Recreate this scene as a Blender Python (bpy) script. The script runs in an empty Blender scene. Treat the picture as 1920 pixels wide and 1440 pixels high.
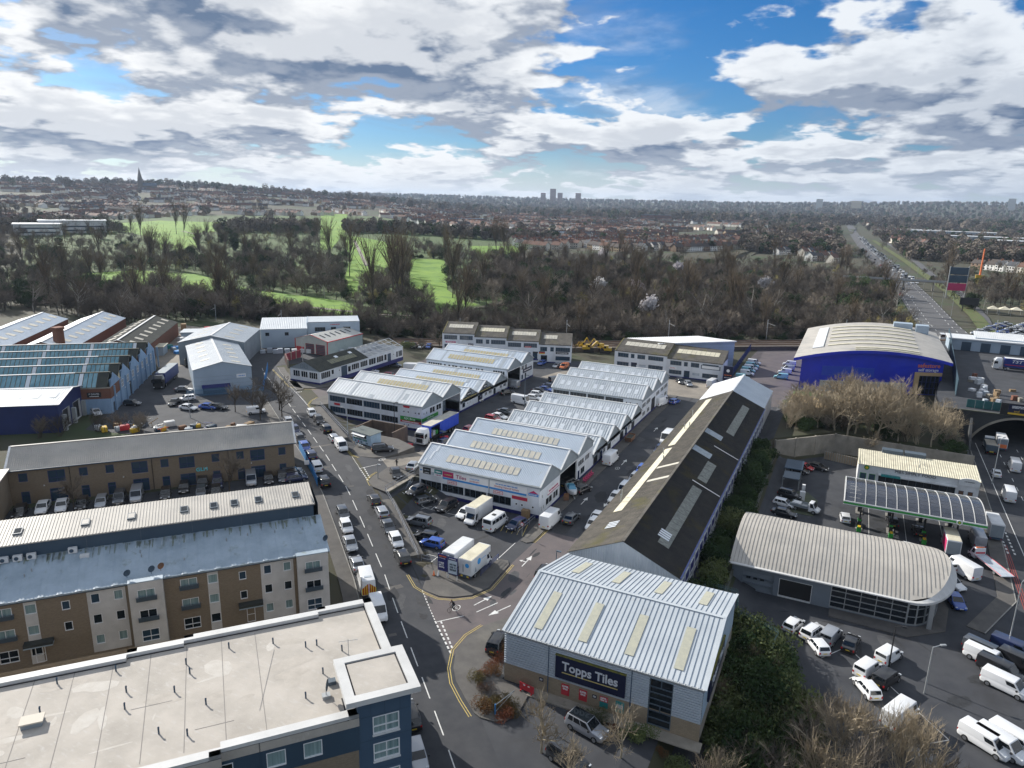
import bpy,bmesh,math,random
import numpy as np
from mathutils import Vector,Matrix,Euler

# ---------------------------------------------------------------- scene, camera, world, sun
SC = bpy.context.scene
COL = SC.collection
R = math.radians
# world frame: X along the shed ridges, Y along the estate road, metres; the camera hovers 54 m above the junction
YAW,PITCH,ROLL = 25.3,14.377,1.243
cam_d = bpy.data.cameras.new('camera')
cam_d.sensor_fit = 'HORIZONTAL'; cam_d.sensor_width = 36.0; cam_d.lens = 36.0 * 1342 / 1920
cam_d.clip_start = 0.5; cam_d.clip_end = 30000
cam = bpy.data.objects.new('camera',cam_d); COL.objects.link(cam)
_fw = Vector((0,math.cos(R(PITCH)),-math.sin(R(PITCH)))); _up = Vector((0,math.sin(R(PITCH)),math.cos(R(PITCH)))); _rt = Vector((1,0,0))
_r2 = _rt * math.cos(R(ROLL)) + _up * math.sin(R(ROLL)); _u2 = _up * math.cos(R(ROLL)) - _rt * math.sin(R(ROLL))
_yaw = Matrix.Rotation(R(YAW),3,'Z')
_r2,_u2,_fw = _yaw @ _r2,_yaw @ _u2,_yaw @ _fw
cam.matrix_world = Matrix(((_r2.x,_u2.x,-_fw.x,0),(_r2.y,_u2.y,-_fw.y,0),(_r2.z,_u2.z,-_fw.z,54),(0,0,0,1)))
SC.camera = cam

SUN_AZ,SUN_EL = 163.5,26.0                       # direction towards the sun, world azimuth (from +X) and elevation
world = bpy.data.worlds.new('World'); SC.world = world; world.use_nodes = True
def build_world():
 nt = world.node_tree; N = nt.nodes; L = nt.links; N.clear()
 def nd(t,**k):
  n = N.new(t)
  for a,b in k.items(): setattr(n,a,b)
  return n
 def mth(op,a,b=None,clamp=False):
  n = nd('ShaderNodeMath',operation=op,use_clamp=clamp)
  for i,v in enumerate((a,b)):
   if v is None: continue
   if isinstance(v,(int,float)): n.inputs[i].default_value = v
   else: L.new(v,n.inputs[i])
  return n.outputs[0]
 def ramp(v,a,b):
  n = nd('ShaderNodeMapRange',interpolation_type='SMOOTHSTEP')
  L.new(v,n.inputs[0]); n.inputs[1].default_value = a; n.inputs[2].default_value = b
  return n.outputs[0]
 def mix(f,a,b):
  n = nd('ShaderNodeMix',data_type='RGBA')
  if isinstance(f,(int,float)): n.inputs[0].default_value = f
  else: L.new(f,n.inputs[0])
  for i,v in ((6,a),(7,b)):
   if isinstance(v,tuple): n.inputs[i].default_value = (*v,1)
   else: L.new(v,n.inputs[i])
  return n.outputs[2]
 tc = nd('ShaderNodeTexCoord'); sep = nd('ShaderNodeSeparateXYZ'); L.new(tc.outputs['Generated'],sep.inputs[0])
 # cloud layer on a flat deck: direction / height
 h = mth('ADD',mth('MAXIMUM',sep.outputs[2],0.0),0.20)
 cx,cy = mth('DIVIDE',sep.outputs[0],h),mth('DIVIDE',sep.outputs[1],h)
 def deck(k,ox,oy):
  c = nd('ShaderNodeCombineXYZ')
  L.new(mth('ADD',mth('MULTIPLY',cx,k),ox),c.inputs[0]); L.new(mth('ADD',mth('MULTIPLY',cy,k),oy),c.inputs[1])
  return c.outputs[0]
 def noise(vec,scale,detail,rough,dist=0.0):
  n = nd('ShaderNodeTexNoise',noise_dimensions='2D'); L.new(vec,n.inputs['Vector'])
  n.inputs['Scale'].default_value = scale; n.inputs['Detail'].default_value = detail
  n.inputs['Roughness'].default_value = rough; n.inputs['Distortion'].default_value = dist
  return n.outputs[0]
 OX,OY = CLOUD_OFF
 def dens(k):
  big = noise(deck(k,OX,OY),1.05,3,0.5); fine = noise(deck(k,OX + 5,OY + 9),3.2,9,0.56)
  bil = mth('ABSOLUTE',mth('SUBTRACT',noise(deck(k,OX + 2,OY),4.2,4,0.5),0.5))     # rounded lumps
  return mth('SUBTRACT',mth('ADD',mth('MULTIPLY',big,0.74),mth('MULTIPLY',fine,0.30)),mth('MULTIPLY',bil,0.34))
 n1,n2 = dens(1.0),dens(0.925)                          # the same field a little nearer: what overhangs this point
 cover = ramp(n1,0.405,0.462)
 relief = ramp(mth('SUBTRACT',n2,n1),-0.05,0.075)
 core = ramp(n1,0.48,0.62)
 dark = mth('MULTIPLY',mth('ADD',mth('MULTIPLY',relief,0.80),mth('MULTIPLY',core,0.36)),0.95,True)
 thin = mth('MULTIPLY',ramp(noise(deck(1.0,OX + 7,OY + 3),1.5,8,0.6,0.3),0.46,0.74),0.5)
 cover2 = mth('MAXIMUM',cover,thin)
 dx = math.cos(R(SUN_AZ)); dy = math.sin(R(SUN_AZ))
 toward = mth('ADD',mth('MULTIPLY',sep.outputs[0],dx),mth('MULTIPLY',sep.outputs[1],dy))
 glow = ramp(toward,0.0,1.0)
 white = mix(glow,(1.24,1.32,1.42),(1.50,1.52,1.54))
 grey = mix(glow,(0.17,0.27,0.46),(0.22,0.32,0.50))
 cloud = mix(dark,white,grey)
 sky = nd('ShaderNodeTexSky',sky_type='NISHITA'); sky.sun_disc = False
 sky.sun_elevation = R(SUN_EL); sky.sun_rotation = R(90 - SUN_AZ); sky.altitude = 60
 sky.air_density = 1.0; sky.dust_density = 0.6; sky.ozone_density = 2.0
 sc_ = nd('ShaderNodeVectorMath',operation='SCALE'); L.new(sky.outputs[0],sc_.inputs[0]); sc_.inputs[3].default_value = 0.14
 hs = nd('ShaderNodeHueSaturation'); hs.inputs['Saturation'].default_value = 1.2; tint = nd('ShaderNodeMix',data_type='RGBA',blend_type='MULTIPLY'); tint.inputs[0].default_value = 1; L.new(sc_.outputs[0],tint.inputs[6]); tint.inputs[7].default_value = (.58,.80,1.12,1); L.new(tint.outputs[2],hs.inputs['Color'])
 col = mix(cover2,hs.outputs[0],cloud)
 lowhaze = ramp(sep.outputs[2],0.075,0.0)
 col = mix(mth('MULTIPLY',lowhaze,0.6),col,mix(glow,(0.92,1.04,1.20),(1.32,1.36,1.40)))
 bg = nd('ShaderNodeBackground'); L.new(col,bg.inputs[0]); bg.inputs[1].default_value = 0.47
 out = nd('ShaderNodeOutputWorld'); L.new(bg.outputs[0],out.inputs[0])
CLOUD_OFF = (-6.4,8.8)
build_world()

sun_d = bpy.data.lights.new('sun','SUN'); sun_d.energy = 5.0; sun_d.angle = R(0.5); sun_d.color = (1.0,0.95,0.87)
sun = bpy.data.objects.new('sun',sun_d); COL.objects.link(sun)
_sd = Vector((math.cos(R(SUN_AZ)) * math.cos(R(SUN_EL)),math.sin(R(SUN_AZ)) * math.cos(R(SUN_EL)),math.sin(R(SUN_EL))))
sun.rotation_euler = _sd.to_track_quat('Z','Y').to_euler(); sun.location = (0,0,120)
SC.view_settings.view_transform = 'Standard'; SC.view_settings.look = 'None'
SC.view_settings.exposure = 0.5; SC.view_settings.gamma = 1.0; SC.view_settings.use_curve_mapping = False
SC.render.engine = 'CYCLES'
cy = SC.cycles
cy.use_denoising = True; cy.max_bounces = 5; cy.diffuse_bounces = 2; cy.glossy_bounces = 2; cy.transmission_bounces = 3
cy.transparent_max_bounces = 6; cy.volume_bounces = 0; cy.use_adaptive_sampling = True; cy.adaptive_threshold = 0.02
cy.caustics_reflective = False; cy.caustics_refractive = False

# ---------------------------------------------------------------- ground level
STREET = np.array([(12,9),(-33.1,54.7),(-50.3,71.5),(-56.9,78.0),(-65.6,85.7),(-78.1,96.6),(-94.1,109.5),(-110.4,122.0),
    (-132.2,138.6),(-154.3,154.7),(-164.5,163.5),(-171.5,174),(-173.5,187),(-172,204)],float)
def sm(t):
 t = np.clip(t,0,1); return t * t * (3 - 2 * t)
def street_d(x,y):
 """signed distance from the street's centre line, positive on the estate's side"""
 best = np.full(np.shape(x),1e9); sgn = np.ones(np.shape(x))
 for a,b in zip(STREET[:-1],STREET[1:]):
  d = b - a; L2 = d @ d
  t = np.clip(((x - a[0]) * d[0] + (y - a[1]) * d[1]) / L2,0,1)
  px,py = x - a[0] - t * d[0],y - a[1] - t * d[1]
  r = np.hypot(px,py); s = np.where(d[0] * py - d[1] * px > 0,-1.0,1.0)
  m = r < best; best = np.where(m,r,best); sgn = np.where(m,s,sgn)
 return best * sgn
def street_z(x,y):
 return 2.7 * sm(((y - x) / 2 ** .5 - 84) / 46)
def wall_y(x):
 return np.where(x < 0.5,167 + (x + 11.5),np.where(x < 28,179 - (x - .5) * .07,177.0))
def T(x,y):
 x = np.asarray(x,float); y = np.asarray(y,float)
 q = (y - x) / 2 ** .5; d = street_d(x,y)
 W = 1.0 + 27 * sm((q - 116) / 8) * (1 - sm((q - 142) / 8)) + 6 * sm((q - 142) / 8) * (1 - sm((q - 178) / 8)) + 45 * sm((q - 178) / 8)
 z = street_z(x,y) * (1 - sm((d - 5.0) / W))
 low = -3.0 * sm((x + 14.0) / 6.5) * sm((y - 20) / 30)
 yw = wall_y(x)
 up = sm((y - yw - .5) / 3) * np.where(x < 28,1.0,0.0)
 road = np.where(x >= 28,sm((y - 338) / 30),0.0)
 k = np.maximum(up,road)
 z = z + low * (1 - k) + np.where(x > -14,1.6 * up * (1 - sm((y - 195) / 30)),0.0)
 # the land beyond the railway: golf course, town hill on one side, a long low ridge far away
 r = np.hypot(x,y); az = np.degrees(np.arctan2(y,x))
 z = z + 10 * sm((r - 420) / 600) * sm((az - 112) / 14) * (1 - sm((az - 150) / 25))
 hill = 54 * sm((r - 1150) / 1500) * sm((az - 116) / 22)
 ridge = 66 * sm((r - 3800) / 3200) + 45 * sm((r - 3800) / 3200) * sm((100 - az) / 20)
 return z + np.maximum(hill,ridge * .95) * .98 + 12 * sm((r - 2400) / 800) * sm((az - 130) / 10)
def Tz(x,y): return float(T(x,y))

# ---------------------------------------------------------------- helpers
MATS = {}
def mat(name,col,rough=0.7,metal=0.0,noise=None,col2=None,bump=0.0,bscale=None,stretch=None,coat=0.0,spec=None,detail=4,emit=None,lo=.35,hi=.65,noise2=None):
 """a Principled material; noise = feature size in metres of the mottling between col and col2; noise2 = (size, colour, low, high) a second stain layer"""
 if name in MATS: return MATS[name]
 m = bpy.data.materials.new(name); m.use_nodes = True
 nt = m.node_tree; b = nt.nodes['Principled BSDF']
 b.inputs['Base Color'].default_value = (*col,1); b.inputs['Roughness'].default_value = rough; b.inputs['Metallic'].default_value = metal
 if coat: b.inputs['Coat Weight'].default_value = coat; b.inputs['Coat Roughness'].default_value = 0.08
 if spec is not None: b.inputs['Specular IOR Level'].default_value = spec
 if emit: b.inputs['Emission Color'].default_value = (*emit[0],1); b.inputs['Emission Strength'].default_value = emit[1]
 geo = None
 def field(size,det,st):
  nonlocal geo
  if geo is None: geo = nt.nodes.new('ShaderNodeNewGeometry')
  v = geo.outputs['Position']
  if st:
   s_ = nt.nodes.new('ShaderNodeVectorMath'); s_.operation = 'MULTIPLY'; s_.inputs[1].default_value = st
   nt.links.new(v,s_.inputs[0]); v = s_.outputs[0]
  n = nt.nodes.new('ShaderNodeTexNoise'); n.inputs['Scale'].default_value = 1.0 / size; n.inputs['Detail'].default_value = det
  n.inputs['Roughness'].default_value = 0.6
  nt.links.new(v,n.inputs['Vector']); return n.outputs[0]
 if noise:
  f = field(noise,detail,stretch)
  mr = nt.nodes.new('ShaderNodeMapRange'); mr.inputs[1].default_value = lo; mr.inputs[2].default_value = hi; nt.links.new(f,mr.inputs[0])
  mx = nt.nodes.new('ShaderNodeMix'); mx.data_type = 'RGBA'; nt.links.new(mr.outputs[0],mx.inputs[0])
  mx.inputs[6].default_value = (*col,1); mx.inputs[7].default_value = (*(col2 or tuple(c * .7 for c in col)),1)
  out = mx.outputs[2]
  if noise2:
   f2 = field(noise2[0],5,noise2[4] if len(noise2) > 4 else None)
   m2 = nt.nodes.new('ShaderNodeMapRange'); m2.inputs[1].default_value = noise2[2]; m2.inputs[2].default_value = noise2[3]; nt.links.new(f2,m2.inputs[0])
   mx2 = nt.nodes.new('ShaderNodeMix'); mx2.data_type = 'RGBA'; nt.links.new(m2.outputs[0],mx2.inputs[0])
   nt.links.new(out,mx2.inputs[6]); mx2.inputs[7].default_value = (*noise2[1],1); out = mx2.outputs[2]
  nt.links.new(out,b.inputs['Base Color'])
 if bump:
  f = field(bscale or .1,3,None)
  bp = nt.nodes.new('ShaderNodeBump'); bp.inputs['Strength'].default_value = bump; bp.inputs['Distance'].default_value = 0.02
  nt.links.new(f,bp.inputs['Height']); nt.links.new(bp.outputs[0],b.inputs['Normal'])
 MATS[name] = m
 return m

class MB:
 """collects faces for one mesh"""
 def __init__(s): s.v = []; s.f = []; s.m = []; s.k = 0
 def face(s,*pts):
  n = len(s.v); s.v.extend(tuple(p) for p in pts); s.f.append(tuple(range(n,n + len(pts)))); s.m.append(s.k); return s
 def mesh_add(s,vs,fs):
  n = len(s.v); s.v.extend(tuple(p) for p in vs)
  for f in fs: s.f.append(tuple(i + n for i in f)); s.m.append(s.k)
  return s
 def box(s,x0,x1,y0,y1,z0,z1,bottom=True):
  v = [(x0,y0,z0),(x1,y0,z0),(x1,y1,z0),(x0,y1,z0),(x0,y0,z1),(x1,y0,z1),(x1,y1,z1),(x0,y1,z1)]
  f = [(4,5,6,7),(0,1,5,4),(1,2,6,5),(2,3,7,6),(3,0,4,7)]
  if bottom: f.append((3,2,1,0))
  return s.mesh_add(v,f)
 def prism(s,poly,z0,z1):
  n = len(poly); a = sum(poly[i][0] * poly[(i + 1) % n][1] - poly[(i + 1) % n][0] * poly[i][1] for i in range(n))
  if a < 0: poly = poly[::-1]
  v = [(p[0],p[1],z0) for p in poly] + [(p[0],p[1],z1) for p in poly]
  return s.mesh_add(v,[tuple(range(n,2 * n)),tuple(range(n - 1,-1,-1))] + [(i,(i + 1) % n,n + (i + 1) % n,n + i) for i in range(n)])
 def tube(s,a,b,r,n=6,r2=None,cap=True):
  a,b = Vector(a),Vector(b); d = b - a
  if d.length < 1e-6: return s
  q = d.to_track_quat('Z','Y'); r2 = r if r2 is None else r2
  ring = [q @ Vector((math.cos(2 * math.pi * i / n),math.sin(2 * math.pi * i / n),0)) for i in range(n)]
  v = [a + p * r for p in ring] + [b + p * r2 for p in ring]
  f = [(i,(i + 1) % n,n + (i + 1) % n,n + i) for i in range(n)]
  if cap: f += [tuple(range(n - 1,-1,-1)),tuple(range(n,2 * n))]
  return s.mesh_add(v,f)
 def mesh(s,name,mats,smooth=False):
  me = bpy.data.meshes.new(name); me.from_pydata([tuple(map(float,p)) for p in s.v],[],s.f)
  for m in (mats if isinstance(mats,(list,tuple)) else [mats]): me.materials.append(m)
  if any(s.m): me.polygons.foreach_set('material_index',s.m)
  if smooth: me.polygons.foreach_set('use_smooth',[True] * len(me.polygons))
  me.update(); return me
 def obj(s,name,mats,parent=None,loc=(0,0,0),rz=0.0,smooth=False):
  return put(name,s.mesh(name,mats,smooth),parent,loc,rz)
def put(name,data,parent=None,loc=(0,0,0),rz=0.0):
 o = bpy.data.objects.new(name,data); COL.objects.link(o); o.location = loc
 if rz: o.rotation_euler = (0,0,rz)
 if parent is not None: o.parent = parent
 return o
def tag(o,label=None,cat=None,group=None,kind=None):
 if label: o['label'] = label
 if cat: o['category'] = cat
 if group: o['group'] = group
 if kind: o['kind'] = kind
 return o
def thing(name,label,cat,loc=(0,0,0),rz=0.0,group=None):
 return tag(put(name,None,None,loc,rz),label,cat,group)
def copy_tree(o,parent=None):
 c = o.copy(); COL.objects.link(c)
 if parent is not None: c.parent = parent
 for ch in o.children: copy_tree(ch,c)
 return c
def box(name,m,parent,x0,x1,y0,y1,z0,z1): return MB().box(x0,x1,y0,y1,z0,z1).obj(name,m,parent)
def text(body,m,parent,loc,rz,size,width=None,bold=0.0,tilt=90,name='lettering',align='CENTER',ext=.012,shear=0.0):
 if body[0] == '~':                                   # lettering too small to read in the photograph: rows of short strokes
  rows = int(body[1:]); W = width or size * 2.2; rg = random.Random(int(size * 977 + W * 131)); mb = MB(); st = size * .62
  for k in range(rows):
   x = -W / 2; zc = (rows - 1) * size * .42 - k * size * .84
   while x < W / 2:
    w = st * rg.uniform(.25,.62); mb.box(x,min(x + w,W / 2),zc - st * rg.uniform(.35,.6),zc + st * rg.uniform(.35,.6),-ext,ext); x += w + st * (.14 if rg.random() > .18 else .5)
  o = mb.obj(name,m,parent,loc); o.rotation_euler = (R(tilt),0,rz)
  if rows > 3: o['kind'] = 'stuff'
  return o
 c = bpy.data.curves.new(name,'FONT'); c.body = body; c.size = size; c.align_x = align; c.align_y = 'CENTER'; c.extrude = ext; c.offset = bold; c.shear = shear
 c.resolution_u = 3; c.materials.append(m)
 t = bpy.data.objects.new(name,c); me = bpy.data.meshes.new_from_object(t); bpy.data.objects.remove(t); me.materials.clear(); me.materials.append(m)
 o = put(name,me,parent,loc); o.rotation_euler = (R(tilt),0,rz)
 if width and len(me.vertices):
  xs = [v.co.x for v in me.vertices]; w = max(xs) - min(xs)
  if w > 0: o.scale = (width / w,1,1)
 return o

def ngon_drape(name,poly,off,m,parent=None,step=5.0,skirt=0.0,zf=None):
 """a sheet with the outline poly (counter-clockwise or not) cut on a grid and laid on the ground"""
 bm = bmesh.new(); bm.faces.new([bm.verts.new((p[0],p[1],0)) for p in poly])
 xs = [p[0] for p in poly]; ys = [p[1] for p in poly]
 for ax,lo,hi in ((0,min(xs),max(xs)),(1,min(ys),max(ys))):
  k = math.ceil(lo / step) * step
  while k < hi:
   co = (k,0,0) if ax == 0 else (0,k,0); no = (1,0,0) if ax == 0 else (0,1,0)
   bmesh.ops.bisect_plane(bm,geom=bm.verts[:] + bm.edges[:] + bm.faces[:],plane_co=co,plane_no=no); k += step
 V = np.array([v.co[:2] for v in bm.verts]); Z = (zf or T)(V[:,0],V[:,1]) + off
 for v,z in zip(bm.verts,Z): v.co.z = z
 bmesh.ops.recalc_face_normals(bm,faces=bm.faces)
 if bm.faces and sum(f.normal.z for f in bm.faces) < 0: bmesh.ops.reverse_faces(bm,faces=bm.faces)
 if skirt:
  ed = [e for e in bm.edges if e.is_boundary]
  r = bmesh.ops.extrude_edge_only(bm,edges=ed)
  for g in r['geom']:
   if isinstance(g,bmesh.types.BMVert): g.co.z -= skirt
 me = bpy.data.meshes.new(name); bm.to_mesh(me); bm.free(); me.materials.append(m)
 return put(name,me,parent)
def offset_line(line,d):
 """polyline moved d metres to its right"""
 P = [np.array(p,float) for p in line]; out = []
 for i,p in enumerate(P):
  a = P[i] - P[i - 1] if i else P[1] - P[0]; b = P[i + 1] - P[i] if i + 1 < len(P) else a
  a,b = a / np.linalg.norm(a),b / np.linalg.norm(b); t = a + b; t /= np.linalg.norm(t)
  n = np.array([t[1],-t[0]]); out.append(tuple(p + n * d / max(.5,n @ np.array([a[1],-a[0]]))))
 return out
def resample(line,step):
 out = []
 for a,b in zip(line[:-1],line[1:]):
  a,b = np.array(a,float),np.array(b,float); n = max(1,int(np.linalg.norm(b - a) / step))
  out += [tuple(a + (b - a) * i / n) for i in range(n)]
 return out + [tuple(map(float,line[-1]))]
def ribbon(name,line,d0,d1,off,m,parent=None,depth=0.0,zf=T,step=3.0):
 """a strip from d0 to d1 metres right of a line, laid on the ground, with sides depth deep"""
 line = resample(line,step); A,B = offset_line(line,d0),offset_line(line,d1); mb = MB()
 za = [float(zf(*p)) + off for p in A]; zb = [float(zf(*p)) + off for p in B]
 for i in range(len(line) - 1):
  a0,a1,b0,b1 = (*A[i],za[i]),(*A[i + 1],za[i + 1]),(*B[i],zb[i]),(*B[i + 1],zb[i + 1])
  mb.face(b0,b1,a1,a0)
  if depth:
   dn = lambda p: (p[0],p[1],p[2] - depth)
   mb.face(dn(b0),dn(b1),b1,b0); mb.face(a0,a1,dn(a1),dn(a0))
   if i == 0: mb.face(dn(a0),dn(b0),b0,a0)
   if i == len(line) - 2: mb.face(dn(b1),dn(a1),a1,b1)
 return mb.obj(name,m,parent)
# ---------------------------------------------------------------- materials
M_GROUND = mat('soil_and_grass',(.045,.050,.024),.95,noise=9,col2=(.06,.05,.032),detail=6,noise2=(60,(.038,.06,.018),.5,.62))
M_FAIR = mat('fairway_grass',(.125,.245,.020),.95,noise=30,col2=(.18,.30,.03),detail=6,noise2=(9,(.07,.17,.02),.52,.75))
M_VERGE = mat('verge_grass',(.075,.12,.025),.95,noise=3,col2=(.11,.10,.04),detail=5)
M_ASPH = mat('street_asphalt',(.030,.033,.040),.88,noise=2.2,col2=(.048,.050,.056),detail=8,noise2=(14,(.078,.078,.082),.6,.82),bump=.25,bscale=.05)
M_YARD = mat('yard_asphalt',(.034,.037,.045),.9,noise=3.5,col2=(.054,.057,.064),detail=8,noise2=(9,(.030,.031,.035),.56,.72),bump=.25,bscale=.06)
M_MAUVE = mat('mauve_asphalt',(.125,.105,.105),.9,noise=4,col2=(.092,.080,.083),detail=8,noise2=(6,(.055,.052,.056),.6,.78),bump=.2,bscale=.05)
M_PALECON = mat('pale_concrete',(.27,.24,.20),.92,noise=5,col2=(.19,.17,.145),detail=7,noise2=(2.0,(.12,.11,.095),.6,.8))
M_PAVE = mat('pavement_asphalt',(.115,.108,.10),.92,noise=1.6,col2=(.085,.08,.076),detail=7,noise2=(7,(.16,.15,.13),.58,.75))
M_KERB = mat('kerb_stone',(.30,.29,.27),.9,noise=1.2,col2=(.2,.195,.18))
M_WHITE = mat('road_white',(.66,.66,.64),.75,noise=.35,col2=(.42,.42,.41),detail=6,lo=.45,hi=.75)
M_YELLOW = mat('road_yellow',(.56,.43,.12),.75,noise=.35,col2=(.40,.31,.10),detail=6)
M_RED = mat('red_line',(.33,.06,.05),.8)
M_PATCH = mat('patch_asphalt',(.022,.023,.026),.9,noise=1,col2=(.035,.035,.038))
M_WALLW = mat('white_render',(.70,.73,.77),.8,noise=3.0,col2=(.56,.575,.59),detail=6,stretch=(1,1,.35),lo=.4,hi=.75)
M_WALLW2 = mat('cream_panel',(.60,.585,.56),.8,noise=2,col2=(.49,.48,.46),detail=5)
M_NAVY = mat('navy_paint',(.012,.016,.12),.6)
M_GREYCLAD = mat('grey_cladding',(.27,.31,.335),.55,noise=4,col2=(.22,.255,.28),detail=5)
M_BLUEGREY = mat('blue_grey_cladding',(.38,.46,.54),.5,noise=5,col2=(.32,.395,.47))
M_STEEL = mat('pale_steel_roof',(.47,.54,.62),.48,noise=6,col2=(.39,.455,.53),detail=7,noise2=(1.6,(.33,.36,.37),.62,.85))
M_STEEL2 = mat('pale_grey_roof',(.53,.57,.60),.5,noise=5,col2=(.44,.48,.515),detail=7,noise2=(1.3,(.38,.38,.36),.62,.85))
M_WROOF = mat('white_metal_roof',(.74,.75,.75),.45,noise=4,col2=(.62,.64,.65),detail=6)
M_BEIGE = mat('beige_metal_roof',(.48,.45,.40),.55,noise=4,col2=(.40,.375,.335),detail=6,noise2=(9,(.29,.285,.27),.55,.75))
M_TRIM = mat('white_flashing',(.72,.73,.73),.55,noise=2,col2=(.58,.59,.59))
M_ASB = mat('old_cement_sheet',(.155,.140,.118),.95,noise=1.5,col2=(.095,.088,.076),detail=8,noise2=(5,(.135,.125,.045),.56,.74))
M_ASBSHADE = mat('shaded_cement_sheet',(.034,.032,.029),.95,noise=1.6,col2=(.020,.020,.021),detail=8,noise2=(6,(.055,.045,.016),.55,.72))  # cement sheet with moss, shade of the slope away from the sun painted in
M_BLACKROOF = mat('black_felt_roof',(.030,.034,.033),.95,noise=2,col2=(.05,.055,.045),detail=6)
M_GRP = mat('translucent_sheet',(.55,.52,.43),.7,noise=1.2,col2=(.42,.40,.35),detail=6)
M_GRPY = mat('yellowed_sheet',(.50,.44,.27),.7,noise=1.0,col2=(.38,.33,.19),detail=6,noise2=(.5,(.26,.24,.18),.6,.8))
M_GRPC = mat('cream_sheet',(.66,.62,.48),.7,noise=1.5,col2=(.52,.48,.36),detail=6)
M_LIGHTPANE = mat('skylight_sheet',(.66,.70,.74),.35,noise=1,col2=(.58,.62,.66))
M_MEMB = mat('roof_membrane',(.48,.44,.39),.85,noise=3.5,col2=(.37,.34,.30),detail=8,noise2=(.9,(.50,.48,.455),.56,.8,(1,3,1)),bump=.1,bscale=.5)
M_MEMBLINE = mat('membrane_seam',(.24,.225,.21),.9)
M_PARAPET = mat('parapet_capping',(.60,.60,.59),.6,noise=3,col2=(.50,.50,.49))
M_DARKEDGE = mat('dark_edge',(.03,.03,.035),.9)  # near-black strip along the inner foot of the parapets
M_ZINC = mat('weathered_zinc',(.36,.44,.51),.5,noise=2.2,col2=(.26,.33,.39),detail=7,stretch=(.8,.8,.15),noise2=(1.6,(.17,.20,.15),.60,.80,(1.2,1.2,.2)))
M_SLATE = mat('dark_blue_cladding',(.040,.075,.115),.5,noise=5,col2=(.032,.060,.095))
M_BLUEPANEL = mat('slate_blue_panel',(.060,.105,.165),.5,noise=3,col2=(.050,.090,.145))
M_BRICK = None; M_BRICKR = None; M_BLOCK = None
M_GLASS = mat('dark_glass',(.012,.018,.024),.06,spec=.6)
M_GLASSB = mat('blue_glass',(.035,.065,.10),.08,spec=.6)
M_CURT = mat('curtained_glass',(.15,.24,.25),.12,noise=.22,col2=(.30,.40,.40),detail=2,stretch=(1,1,.02),spec=.6,lo=.3,hi=.7)
M_FRAMEW = mat('white_frame',(.75,.76,.77),.5)
M_FRAMEG = mat('grey_frame',(.09,.12,.15),.5)
M_FRAMEB = mat('blue_frame',(.025,.045,.16),.5)
M_RAILING = mat('railing_grey',(.23,.25,.29),.5,metal=.4)
M_GALV = mat('galvanised',(.40,.42,.43),.45,metal=.5)
M_BLACK = mat('black_plastic',(.015,.015,.017),.6)
M_TYRE = mat('tyre_rubber',(.012,.012,.012),.85)
M_RIM = mat('alloy',(.42,.43,.45),.35,metal=.8)
M_WOOD = mat('raw_timber',(.34,.23,.12),.9,noise=.6,col2=(.24,.16,.09))
M_CONC = mat('stained_concrete',(.33,.30,.25),.92,noise=2.5,col2=(.22,.20,.165),detail=7,noise2=(1.2,(.12,.11,.085),.6,.8,(1,1,.25)))
M_CONCD = mat('mossy_concrete',(.115,.12,.095),.95,noise=1.4,col2=(.06,.065,.055),detail=7,stretch=(1,1,.3))
M_RUST = mat('rusty_steel',(.22,.105,.05),.9,noise=.6,col2=(.14,.08,.055))
M_SIGNR = mat('red_sign',(.52,.03,.045),.5)
M_SIGNP = mat('pink_sign',(.50,.03,.13),.5)
M_SIGNG = mat('green_sign',(.03,.30,.045),.5)
M_SIGNT = mat('teal_sign',(.02,.24,.24),.5)
M_SIGNB = mat('sky_blue_sign',(.035,.25,.62),.5)
M_SIGNN = mat('navy_sign',(.007,.011,.042),.45)
M_SIGNK = mat('black_sign',(.018,.02,.022),.45)
M_SIGNY = mat('yellow_sign',(.65,.42,.03),.5)
M_LETW = mat('white_letter',(.80,.80,.80),.5)
M_LETS = mat('silver_letter',(.62,.65,.69),.4)
M_LETY = mat('gold_line',(.60,.50,.18),.5)
M_LETP = mat('plum_letter',(.36,.035,.14),.5)
M_LETO = mat('orange_letter',(.80,.20,.06),.5)
M_LETC = mat('cyan_letter',(.10,.62,.72),.5)
M_COBALT = mat('cobalt_cladding',(.012,.032,.56),.42,noise=7,col2=(.010,.024,.44))
M_COBALT2 = mat('lighter_cobalt_panel',(.016,.055,.46),.4)
M_SANDP = mat('tan_panel',(.55,.38,.20),.7)
M_SAND = mat('sandy_gravel',(.46,.33,.17),.95,noise=1.5,col2=(.38,.27,.14),detail=6)
M_PALLET = mat('pallet_wood',(.30,.21,.12),.9,noise=1,col2=(.2,.14,.08))
M_SHRINK = mat('wrapped_goods',(.52,.56,.60),.4,noise=1,col2=(.36,.42,.48))
M_BLUEFENCE = mat('bright_blue_panel',(.04,.22,.50),.6,noise=3,col2=(.03,.17,.42))
M_BALLAST = mat('track_ballast',(.14,.115,.09),.95,noise=1,col2=(.10,.085,.07))

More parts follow.
